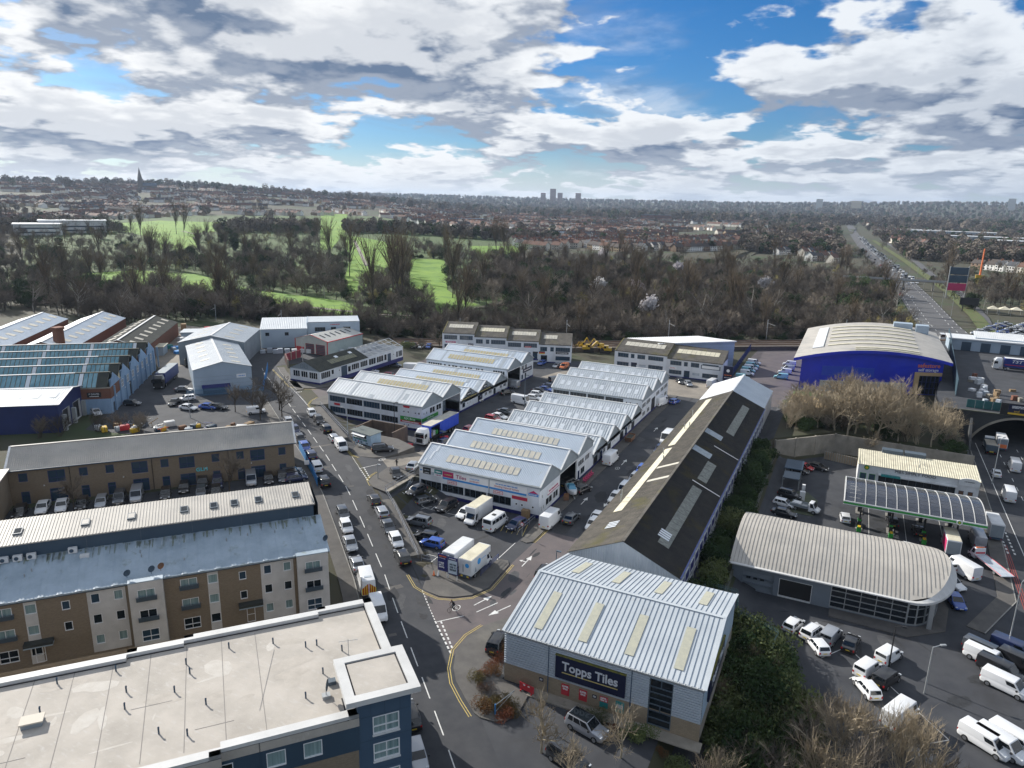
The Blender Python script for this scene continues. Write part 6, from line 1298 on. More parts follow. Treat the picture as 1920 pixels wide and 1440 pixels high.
# ================================================================ brick arch bridge with builders' yard on top
def bridge():
 r = thing('arch_bridge','dark brick arch bridge over the main road with pale stone ring','bridge',(0,208.5,0)); cx,R_,zc,top = 42.0,11.2,-7.4,4.6
 zs = -3.0; n = 24; half = math.acos(max(-1,min(1,(zs - zc) / R_)))
 A = [(cx - R_ * math.sin(half - 2 * half * i / n),zc + R_ * math.cos(half - 2 * half * i / n)) for i in range(n + 1)]
 mb = MB()
 for (x0,z0),(x1,z1) in zip(A[:-1],A[1:]): mb.face((x0,0,z0),(x1,0,z1),(x1,0,top),(x0,0,top)); 
 mb.face((24,0,-3.2),(A[0][0],0,-3.2),(A[0][0],0,top),(24,0,top)); mb.face((A[-1][0],0,-3.2),(70,0,-3.2),(70,0,top),(A[-1][0],0,top)); mb.obj('spandrel_wall',M_BRICKD,r)
 mb = MB()
 for (x0,z0),(x1,z1) in zip(A[:-1],A[1:]): mb.face((x0,0,z0),(x0,110,z0),(x1,110,z1),(x1,0,z1))
 mb.obj('vault',M_BRICKD,r)
 for i in range(n):
  (x0,z0),(x1,z1) = A[i],A[i + 1]; k = (R_ + .55) / R_; o0,o1 = (cx + (x0 - cx) * k,zc + (z0 - zc) * k),(cx + (x1 - cx) * k,zc + (z1 - zc) * k); g = .012
  v = [(x0,-.14,z0),(x1,-.14,z1),(o1[0],-.14,o1[1]),(o0[0],-.14,o0[1])]; v = [(a * (1 - g) + cx * 0 + a * g,b,c_) for a,b,c_ in v]
  MB().mesh_add(v + [(a,.05,c_) for a,b,c_ in v],[(0,1,2,3),(1,5,6,2),(2,6,7,3),(3,7,4,0),(4,5,1,0)]).obj('arch_stone',M_CONC,r)
 box('parapet_course',M_CONCD,r,24,70,-.25,.35,top,top + .25); MB().prism([(24,.35),(70,.35),(70,112),(33,112),(30,60),(24,14)],4.0,4.45).obj('deck',M_YARD,r)
 mb = MB(); mb.face((24,0,-3.2),(24,0,top),(24,14,top),(24,14,-3.2)); mb.face((24,14,-3.2),(24,14,top),(33,112,top),(33,112,-3.2)); mb.obj('side_wall',M_BRICKD,r)
 w = thing('wing_wall','dark brick wing wall sloping down from the arch bridge','wall',(0,0,0)); mb = MB(); mb.mesh_add([(31,205.5,-3.1),(29.5,190,-3.1),(29.5,190,-1.0),(31,205.5,3.6),(30.5,205.5,-3.1),(29,190,-3.1),(29,190,-1.0),(30.5,205.5,3.6)],[(0,1,2,3),(7,6,5,4),(3,2,6,7),(0,3,7,4),(1,5,6,2)]); mb.obj('wing',M_BRICKD,w)
 # hoarding, billboard, stacks
 h = thing('hoarding_wall','tall dark blue-green sheet hoarding between the storage building and the builders yard','fence',(0,0,0)); pts = [(29.0,224.5),(31.5,262),(35.8,326)]
 for a_,b_ in zip(pts[:-1],pts[1:]):
  L_ = math.hypot(b_[0] - a_[0],b_[1] - a_[1]); an = math.atan2(b_[1] - a_[1],b_[0] - a_[0]); k = int(L_ / 2.6)
  for i in range(k): MB().box(0,L_ / k - .05,-.08,.08,0,9.0).obj('sheet_panel',mat('blue_green_sheet',(.035,.075,.10),.6,noise=3,col2=(.025,.055,.08)),h,(a_[0] + (b_[0] - a_[0]) * i / k,a_[1] + (b_[1] - a_[1]) * i / k,0),an)
 b = thing('billboard','wide navy billboard with yellow strip on the bridge parapet','billboard',(40.0,208.0,4.8)); box('frame',M_BLACK,b,-3.2,12,0,.3,0,3.0); box('poster',M_SIGNN,b,-1.6,11.6,-.08,0,.3,2.8); box('yellow_strip',M_SIGNY,b,-1.6,11.6,-.1,-.08,.3,.75); text('~2',M_LETW,b,(.9,-.1,2.2),0,.4,3.6); text('and',M_SIGNY,b,(.2,-.1,1.15),0,.8); MB().tube((5.2,-.12,1.2),(5.2,-.08,1.2),.55,14).obj('pink_disc',M_SIGNP,b); box('pink_panel',mat('pale_pink',(.65,.3,.32),.6),b,5.2,8.0,-.085,-.08,1.6,2.8)
 s = thing('green_screen','teal mesh screen fence at the edge of the builders yard','fence',(30.2,213.0,4.4))
 for k in range(4): box('mesh_panel',mat('teal_mesh',(.03,.13,.13),.6),s,k * 1.9,k * 1.9 + 1.8,-.04,.04,0,2.2)
bridge()
rng = random.Random(5)
def stack(x,y,z,w,d,h,m,label,grp,name='goods_stack',rz=0.0):
 r = thing(name,label,'stack',(x,y,z),rz,grp); n = max(1,int(h / .45))
 for k in range(n): j = rng.uniform(-.06,.06); box('layer',m,r,-w / 2 + j,w / 2 + j,-d / 2,d / 2,k * h / n,(k + 1) * h / n - .04)
 return r
for k in range(34):
 x,y = 33.5 + rng.random() * 11,218 + rng.random() * 34
 if y > 240 and x > 38: continue
 if rng.random() < .55: stack(x,y,4.45,rng.uniform(.8,1.6),rng.uniform(.8,1.4),rng.uniform(.6,1.8),rng.choice([M_PALLET,M_PALLET,M_CONC,M_BRICKR]),'brown pallet stack among the clutter of the builders yard','pallet stacks on the builders yard',rz=rng.random())
 else: stack(x,y,4.45,rng.uniform(.8,1.8),rng.uniform(.8,1.4),rng.uniform(.6,1.6),rng.choice([M_SHRINK,M_LETW,M_TRIM]),'white wrapped goods among the clutter of the builders yard','wrapped goods on the builders yard',rz=rng.random())
def depot():
 r = thing('depot_building','long low blue-walled depot with white roof beyond the builders yard','building',(34,303,4.4)); box('wall',M_BLUEGREY,r,0,60,0,10,0,4.0); box('roof',M_WROOF,r,-.5,60.5,-.5,10.5,4.0,4.4); sheet(r,(8,2,4.4),(26,2,4.4),(26,9,6.2),(8,9,6.2),.6,.05,M_WROOF,'raised_roof'); box('raised_wall',M_BLUEGREY,r,8.2,25.8,2.2,8.8,4.4,4.7)
 for k in range(6): box('shutter_door',M_SLATE,r,4 + k * 6,7 + k * 6,-.06,0,0,3.2)
depot()

# ================================================================ railway
def railway():
 line = [(-420,196),(-330,203),(-235,208),(-169,214),(-95,251),(-26,297),(60,352),(160,410)]
 zf = lambda x,y: T(x,y) * 0 + 1.2
 b = ribbon('railway_bed',line,-7,7,.3,M_BALLAST,depth=2.2,zf=zf,step=10); struct(b)
 for d in (-4.6,-3.1,-.8,.7,3.0,4.5): ribbon('rail',line,d - .06,d + .06,.48,M_RUST,b,.16,zf=zf,step=10)
 k = 0
 P = resample(line,32)
 for x,y in P[2:-2]:
  m_ = thing('rail_mast','grey overhead-line mast beside the railway tracks','mast',(x - 3.6,y + 6.2,1.4),group='overhead-line masts along the railway'); MB().tube((0,0,0),(0,0,8.2),.14,6).obj('post',M_GALV,m_); MB().tube((0,0,6.8),(3.4,-5.4,6.8),.06,5).obj('arm',M_GALV,m_)
 w = thing('overhead_wires','thin overhead wires strung along the railway','wires',(0,0,0))
 for d,z in ((-3.8,7.9),(3.7,7.9),(6.8,9.2)):
  mb = MB(); L_ = offset_line(resample(line,16),d)
  for a_,c_ in zip(L_[:-1],L_[1:]): mb.tube((*a_,z),(*c_,z),.035,3,cap=False)
  mb.obj('wire',M_BLACK,w)
railway()
# ================================================================ vehicles
PAINT = {}
def paint(n):
 c = {'black': (.012,.012,.014),'white': (.72,.73,.74),'white2': (.66,.68,.70),'silver': (.36,.38,.41),'grey': (.085,.095,.11),'navy': (.012,.022,.075),'blue': (.025,.085,.38),'red': (.38,.02,.025),'orange': (.60,.14,.02),'teal': (.22,.52,.58),
  'greydark': (.05,.055,.065),'silverdark': (.19,.21,.24),'silverblack': (.38,.40,.44),'policew': (.66,.68,.70),'pink': (.55,.03,.22),'greyw': (.55,.60,.64),'yellow': (.60,.38,.02),'green': (.05,.16,.06)}[n]
 if n not in PAINT: PAINT[n] = mat('paint_' + n,c,.28,metal=.45 if n in ('silver','grey','silverdark','silverblack','greydark') else 0.0,coat=.8)
 return PAINT[n]
M_CARGLASS = mat('car_glass',(.010,.014,.018),.05,spec=.7); M_LAMP = mat('headlamp',(.62,.66,.70),.12,spec=.7); M_TAIL = mat('tail_lamp',(.42,.015,.02),.2); M_PLY = mat('yellow_plate',(.65,.48,.04),.5); M_PLW = mat('white_plate',(.75,.75,.74),.5); M_TRIMK = mat('bumper_black',(.02,.02,.022),.6)
def hull(st):
 """loft of stations (x, zb, zs, zt, w): sill, shoulder, top, half width"""
 v,f = [],[]
 for x,zb,zs,zt,w in st: v += [(x,-w * .9,zb),(x,-w,zb + .14),(x,-w,zs),(x,-w * .90,zt),(x,w * .90,zt),(x,w,zs),(x,w,zb + .14),(x,w * .9,zb)]
 n = len(st)
 for i in range(n - 1):
  for k in range(8): a,b = i * 8 + k,i * 8 + (k + 1) % 8; f.append((a,a + 8,b + 8,b))
 f += [tuple(range(8)),tuple(range((n - 1) * 8 + 7,(n - 1) * 8 - 1,-1))]
 return v,f
def cabin(xb0,xb1,xt0,xt1,zb,zt,wb,wt):
 v = [(xb0,-wb,zb),(xb1,-wb,zb),(xb1,wb,zb),(xb0,wb,zb),(xt0,-wt,zt),(xt1,-wt,zt),(xt1,wt,zt),(xt0,wt,zt)]
 return v,[(4,5,6,7),(0,1,5,4),(1,2,6,5),(2,3,7,6),(3,0,4,7)]
def inset(q,a0,a1,b0,b1,off):
 q = [Vector(p) for p in q]; P = lambda u,w: q[0].lerp(q[1],u).lerp(q[3].lerp(q[2],u),w); n = (q[1] - q[0]).cross(q[3] - q[0]).normalized() * off
 return [P(a0,b0) + n,P(a1,b0) + n,P(a1,b1) + n,P(a0,b1) + n]
SPEC = {  # length, half width, belt, roof height, cabin base rear/front, cabin top rear/front (fractions of length from the rear), bonnet height, deck height
 'hatch': (4.1,.89,.92,1.47,.02,.76,.09,.58,.86,.92),'saloon': (4.6,.91,.92,1.44,.12,.74,.23,.56,.84,.98),'estate': (4.6,.91,.94,1.5,.01,.73,.06,.57,.88,.94),'suv': (4.65,.96,1.06,1.72,.015,.74,.07,.58,1.02,1.06),
 'smallvan': (4.4,.91,1.0,1.83,.0,.80,.012,.66,.98,1.0),'van': (5.0,.97,1.08,1.96,.0,.84,.015,.70,1.05,1.08),'bigvan': (5.9,1.02,1.15,2.55,.0,.87,.008,.76,1.12,1.15),'longvan': (5.2,.98,1.08,1.97,.0,.84,.012,.70,1.05,1.08),'minibus': (5.7,1.02,1.12,2.45,.0,.88,.015,.77,1.1,1.12),'pickup': (5.2,.94,1.02,1.75,.34,.72,.37,.58,1.0,.98)}
def bevel(me,w=.05,seg=2,ang=.5):
 bm = bmesh.new(); bm.from_mesh(me); bmesh.ops.remove_doubles(bm,verts=bm.verts,dist=.0005); bmesh.ops.recalc_face_normals(bm,faces=bm.faces)
 e = [x for x in bm.edges if len(x.link_faces) == 2 and x.calc_face_angle(0) > ang]
 bmesh.ops.bevel(bm,geom=e,offset=w,segments=seg,affect='EDGES',clamp_overlap=True,profile=.6); bm.to_mesh(me); bm.free(); me.polygons.foreach_set('use_smooth',[True] * len(me.polygons)); me.update(); return me
WHEEL = {}
def wheel_mesh(r):
 if r not in WHEEL:
  t = MB(); t.tube((0,-.11,0),(0,.11,0),r,16); rm = MB(); rm.tube((0,-.118,0),(0,.118,0),r * .62,12); WHEEL[r] = (t.mesh('wheel',M_TYRE),rm.mesh('rim',M_RIM))
 return WHEEL[r]
CARS = {}
def car_parts(t):
 if t in CARS: return CARS[t]
 L,w,belt,top,b0,b1,t0,t1,bon,deck = SPEC[t]; X = lambda f: (f - .5) * L; van = t in ('smallvan','van','bigvan','longvan','minibus')
 wt = w * (.80 if not van else .88); zb = .24
 st = [(X(0),zb + .16,.62,deck - .1,w * .86),(X(.025),zb,.66,deck,w * .95),(X(.12),zb - .02,.70,deck,w),(X(.5),zb - .02,.70,belt,w),(X(b1 - .02),zb - .02,.70,belt,w),(X(b1 + .03),zb - .02,.68,bon,w * .99),(X(.93),zb,.62,bon - .1,w * .94),(X(.985),zb + .02,.55,bon - .26,w * .84),(X(1),zb + .12,.5,.56,w * .74)]
 body = MB(); body.mesh_add(*hull(st)); cv,cf = cabin(X(b0),X(b1),X(t0),X(t1),belt - .02,top,w * .93,wt); body.mesh_add(cv,cf)
 bme = bevel(body.mesh('body',paint('white')),.055 if not van else .07)
 s = [cv[i] for i in range(8)]; P = []
 front = (s[1],s[2],s[6],s[5]); rear = (s[3],s[0],s[4],s[7]); left = (s[0],s[1],s[5],s[4]); right = (s[2],s[3],s[7],s[6])
 P.append(('windscreen',MB().face(*inset(front,.06,.94,.08,.92,.012)).mesh('windscreen',M_CARGLASS)))
 if t in ('hatch','saloon','estate','suv','minibus','pickup','smallvan'): P.append(('rear_window',MB().face(*inset(rear,.08,.92,.18 if not van else .42,.9,.012)).mesh('rear_window',M_CARGLASS)))
 wins = {'van': [(.66,.80),(.82,.96)],'longvan': [(.70,.95)],'bigvan': [(.80,.96)],'smallvan': [(.66,.95)],'minibus': [(.06,.27),(.29,.5),(.52,.73),(.76,.95)],'pickup': [(.08,.46),(.52,.92)]}.get(t,[(.10,.30),(.33,.60),(.63,.93)])
 for nm,q,fl in (('side_window',left,0),('side_window',right,1)):
  mb = MB()
  for a,b in wins:
   if fl: a,b = 1 - b,1 - a
   mb.face(*inset(q,a,b,.14 if not van else .30,.90 if not van else .80,.012))
  P.append((nm,mb.mesh(nm,M_CARGLASS)))
 hx,hz = X(.955),bon - .22
 for sgn in (-1,1):
  P.append(('headlight',MB().box(hx - .12,hx + .1,sgn * w * .70 - .16,sgn * w * .70 + .16,hz - .07,hz + .07).mesh('headlight',M_LAMP)))
  P.append(('tail_light',MB().box(X(0) - .02,X(.03),sgn * w * .78 - .09,sgn * w * .78 + .09,deck - .32,deck - .08).mesh('tail_light',M_TAIL)))
 P.append(('number_plate',MB().box(X(0) - .03,X(0) + .02,-.26,.26,.62,.73).mesh('number_plate',M_PLY))); P.append(('number_plate',MB().box(X(1) - .06,X(1) + .03,-.26,.26,.44,.55).mesh('number_plate',M_PLW)))
 P.append(('front_grille',MB().box(X(.985) - .02,X(1) + .012,-w * .5,w * .5,.3,.42).mesh('front_grille',M_TRIMK)))
 if t in ('suv','estate'):
  for sgn in (-1,1): P.append(('roof_rail',MB().box(X(t0 + .05),X(t1 - .02),sgn * wt * .88 - .025,sgn * wt * .88 + .025,top,top + .06).mesh('roof_rail',M_TRIMK)))
 for sgn in (-1,1): P.append(('mirror',MB().box(X(b1 - .08),X(b1 - .04),sgn * (w + .1) - .09,sgn * (w + .1) + .09,belt - .02,belt + .16).mesh('mirror',M_TRIMK)))
 r = .33 if not van and t != 'suv' else .36
 CARS[t] = (bme,P,[(X(.185),-w + .09),(X(.185),w - .09),(X(.815),-w + .09),(X(.815),w - .09)],r); return CARS[t]
def obj_paint(o,m): o.material_slots[0].link = 'OBJECT'; o.material_slots[0].material = m
KIND = {'hatch': 'car','saloon': 'car','estate': 'car','suv': 'car','smallvan': 'van','van': 'van','bigvan': 'van','longvan': 'van','minibus': 'minibus','pickup': 'pickup','policevan': 'van'}
NAME = {'hatch': 'parked_car','saloon': 'parked_car','estate': 'parked_car','suv': 'parked_car','smallvan': 'parked_van','van': 'parked_van','bigvan': 'parked_van','longvan': 'parked_van','minibus': 'minibus','pickup': 'pickup_truck','policevan': 'works_van'}
def car(x,y,z,t,col,head,label,group=None):
 tt = 'bigvan' if t == 'policevan' else t
 root = thing(NAME[t],label,KIND[t],(x,y,z + .03),R(head),group); bme,P,W,r = car_parts(tt)
 b = put('body',bme,root); obj_paint(b,paint(col))
 for nm,me in P: put(nm,me,root)
 tm,rm = wheel_mesh(r)
 for wx,wy in W: w_ = put('wheel',tm,root,(wx,wy,r)); put('rim',rm,w_)
 L,w,belt,top = SPEC[tt][:4]
 if col == 'silverblack': MB().box((SPEC[tt][6] - .5) * L + .1,(SPEC[tt][7] - .5) * L,-w * .74,w * .74,top,top + .012).obj('black_roof',M_CARGLASS,root)
 if col == 'policew': box('side_stripe',paint('navy'),root,-L * .46,L * .42,-w - .012,w + .012,.62,.78)
 if t == 'policevan':
  for k in range(6):
   for s in (-1,1): mb = MB(); y0 = s * (.08 + k * .15); mb.face(*[(-L / 2 - .025,p,q) for p,q in ((y0,.45),(y0 + s * .15,.45),(y0 + s * .15 - s * .55 * 0,2.0 - k * .12),(y0,2.1 - k * .12))][::(1 if s < 0 else -1)]); mb.obj('chevron',(M_TAIL,M_PLY)[k % 2],root)
  box('roof_hatch',M_SHRINK,root,-2.0,-1.6,-.5,.5,top,top + .05)
 if t == 'minibus': box('roof_vent',M_TRIMK,root,-.9,-.3,-.3,.3,top,top + .08)
 return root
def lorry(x,y,z,t,col,head,label,group=None):
 """rigid box lorry, flatbed, recovery truck or tipper; front towards +x"""
 nm,cat = {'luton': ('box_lorry','lorry'),'lutonart': ('box_lorry','lorry'),'flatbed': ('flatbed_truck','truck'),'towtruck': ('recovery_truck','truck'),'tipper': ('tipper_lorry','lorry')}[t]
 r = thing(nm,label,cat,(x,y,z + .03),R(head),group); c = {'pink': 'white','orange': 'white','greyw': 'greyw'}.get(col,col); big = t in ('tipper',)
 L = {'luton': 6.6,'lutonart': 6.6,'flatbed': 5.4,'towtruck': 8.0,'tipper': 8.2}[t]; w = 1.05 if not big else 1.22; cl = 1.9; xf = L / 2
 st = [(xf - cl,.35,.8,1.1,w * .93),(xf - cl + .2,.35,.85,1.15,w * .95),(xf - .75,.35,.85,1.12,w * .95),(xf - .25,.36,.75,.95,w * .9),(xf,.45,.65,.72,w * .8)]
 zt = 2.15 if not big else 2.9
 mb = MB(); mb.mesh_add(*hull(st)); cv,cf = cabin(xf - cl,xf - .65,xf - cl,xf - 1.15,1.1,zt,w * .9,w * .82); mb.mesh_add(cv,cf); b = put('cab',bevel(mb.mesh('cab',paint(c)),.06),r)
 put('windscreen',MB().face(*inset((cv[1],cv[2],cv[6],cv[5]),.06,.94,.1,.92,.015)).mesh('windscreen',M_CARGLASS),r)
 for q in ((cv[0],cv[1],cv[5],cv[4]),(cv[2],cv[3],cv[7],cv[6])): put('side_window',MB().face(*inset(q,.25,.85,.15,.85,.015)).mesh('side_window',M_CARGLASS),r)
 for s in (-1,1): box('headlight',M_LAMP,r,xf - .2,xf + .01,s * w * .62 - .15,s * w * .62 + .15,.68,.82); box('mirror',M_TRIMK,r,xf - .95,xf - .85,s * (w + .15) - .1,s * (w + .15) + .1,1.2,1.55)
 box('chassis',M_TRIMK,r,-xf,xf - 1.0,-.45,.45,.45,.7); x1 = xf - cl - .08
 if t in ('luton','lutonart'):
  top = 3.25; bx = bevel(MB().box(-xf,x1,-w - .03,w + .03,.75,top).box(x1 - .1,xf - .75,-w * .96,w * .96,2.2,top).mesh('box_body',[paint('white2' if col == 'white2' else 'white')]),.05); o = put('box_body',bx,r)
  if col == 'pink':
   for s in (-1,1): box('side_graphic',M_SIGNP,r,-xf + .3,x1 - .6,s * (w + .045) - .01,s * (w + .045) + .01,1.0,3.0)
   box('rear_graphic',mat('plum',(.16,.02,.12),.5),r,-xf - .02,-xf,-w * .9,w * .9,.95,2.5)
  box('roof_sheet',M_GRPC if col in ('white','pink') else M_TRIM,r,-xf + .06,xf - 1.0,-w + .05,w - .05,top + .004,top + .03); box('rear_door',M_GREYCLAD if col != 'white' else M_TRIM,r,-xf - .03,-xf,-w + .08,w - .08,.85,top - .2); box('tail_lift',M_SLATE,r,-xf - .12,-xf - .03,-w,w,.42,.82)
  if t == 'lutonart':
   M_EB = mat('emblem_blue',(.03,.32,.72),.5)
   for yy,zz,rr in ((.35,2.35,.34),): MB().tube((-xf - .05,-yy,zz),(-xf - .03,-yy,zz),rr,14).obj('emblem',M_EB,r)
   for s in (-1,1): MB().tube((-xf + 2.2,s * (w + .05),2.3),(-xf + 2.2,s * (w + .03),2.3),.48,16).obj('emblem',M_EB,r); box('side_line',M_EB,r,-xf + 2.9,x1 - .4,s * (w + .04) - .01,s * (w + .04) + .01,2.3,2.36); MB().prism([(-xf + .9,1.0),(-xf + 1.5,1.0),(-xf + 1.2,1.8)],-.01,.01).obj('emblem',M_GREYCLAD,r,(0,s * (w + .04),0)).rotation_euler = (R(90),0,0)
   box('emblem',M_GREYCLAD,r,-xf - .045,-xf - .03,.25,.4,1.2,2.4)
   for s in (-.5,.5): box('hazard_plate',M_PLY,r,-xf - .14,-xf - .12,s - .16,s + .16,.5,.78)
  if col == 'orange': box('rear_graphic',M_LETO,r,-xf - .05,-xf - .03,-w * .9,w * .9,.9,1.8)
 elif t == 'flatbed':
  box('bed',M_GALV,r,-xf,x1,-w,w,.8,.95)
  for s in (-1,1): box('drop_side',M_GREYCLAD,r,-xf,x1,s * w - .03,s * w + .03,.95,1.35)
  box('headboard',M_GREYCLAD,r,x1 - .06,x1,-w,w,.95,1.7); box('load',M_TRIM,r,-xf + .4,-xf + 1.9,-.7,.7,.95,1.4)
 elif t == 'towtruck':
  mb = MB(); mb.mesh_add([(-xf - .6,-w,.62),(x1,-w,.95),(x1,w,.95),(-xf - .6,w,.62),(-xf - .6,-w,.74),(x1,-w,1.07),(x1,w,1.07),(-xf - .6,w,.74)],[(4,5,6,7),(0,1,5,4),(1,2,6,5),(2,3,7,6),(3,0,4,7)]); mb.obj('flatbed',M_SHRINK,r)
  for s in (-1,1): MB().tube((-xf - .5,s * w,.76),(x1,s * w,1.1),.05,4).obj('bed_rail',M_SIGNR,r)
  box('light_bar',M_LETO,r,xf - 1.7,xf - 1.5,-.7,.7,zt,zt + .14); box('lettering_panel',M_SIGNR,r,xf - cl - .02,xf - cl,-.8,.8,1.2,1.5)
 else:
  mb = MB(); mb.mesh_add([(-xf,-1.1,.9),(x1,-1.1,.9),(x1,1.1,.9),(-xf,1.1,.9),(-xf - .1,-1.25,2.5),(x1,-1.25,2.5),(x1,1.25,2.5),(-xf - .1,1.25,2.5)],[(0,1,5,4),(1,2,6,5),(2,3,7,6),(3,0,4,7)]); mb.obj('tipper_body',M_FRAMEG,r); box('load',M_CONC,r,-xf + .1,x1 - .1,-1.15,1.15,1.6,2.2); box('rear_board',M_PLY,r,-xf - .12,-xf - .08,-.4,.4,.75,1.0)
 tm,rm = wheel_mesh(.4)
 for wx in ((-xf + 1.2,xf - .9) if not big else (-xf + 1.0,-xf + 2.1,xf - 1.1)):
  for s in (-1,1): w_ = put('wheel',tm,r,(wx,s * (w - .12),.4)); put('rim',rm,w_)
 for s in (-1,1): box('tail_light',M_TAIL,r,-xf - .13,-xf - .1,s * .8 - .1,s * .8 + .1,.5,.62)
 return r
VGRP = ['cars along the car-park railing','cars along the shed railing','cars along the flats','cars along the blue fence','cars in the shed car park','cars in the bays between the shed rows','cars by the railway hedge','vehicles along the estate road','small vans in the storage car park','vehicles at the filling station','vehicles around the showroom','traffic on the main road by the arch','cars in the office car park']
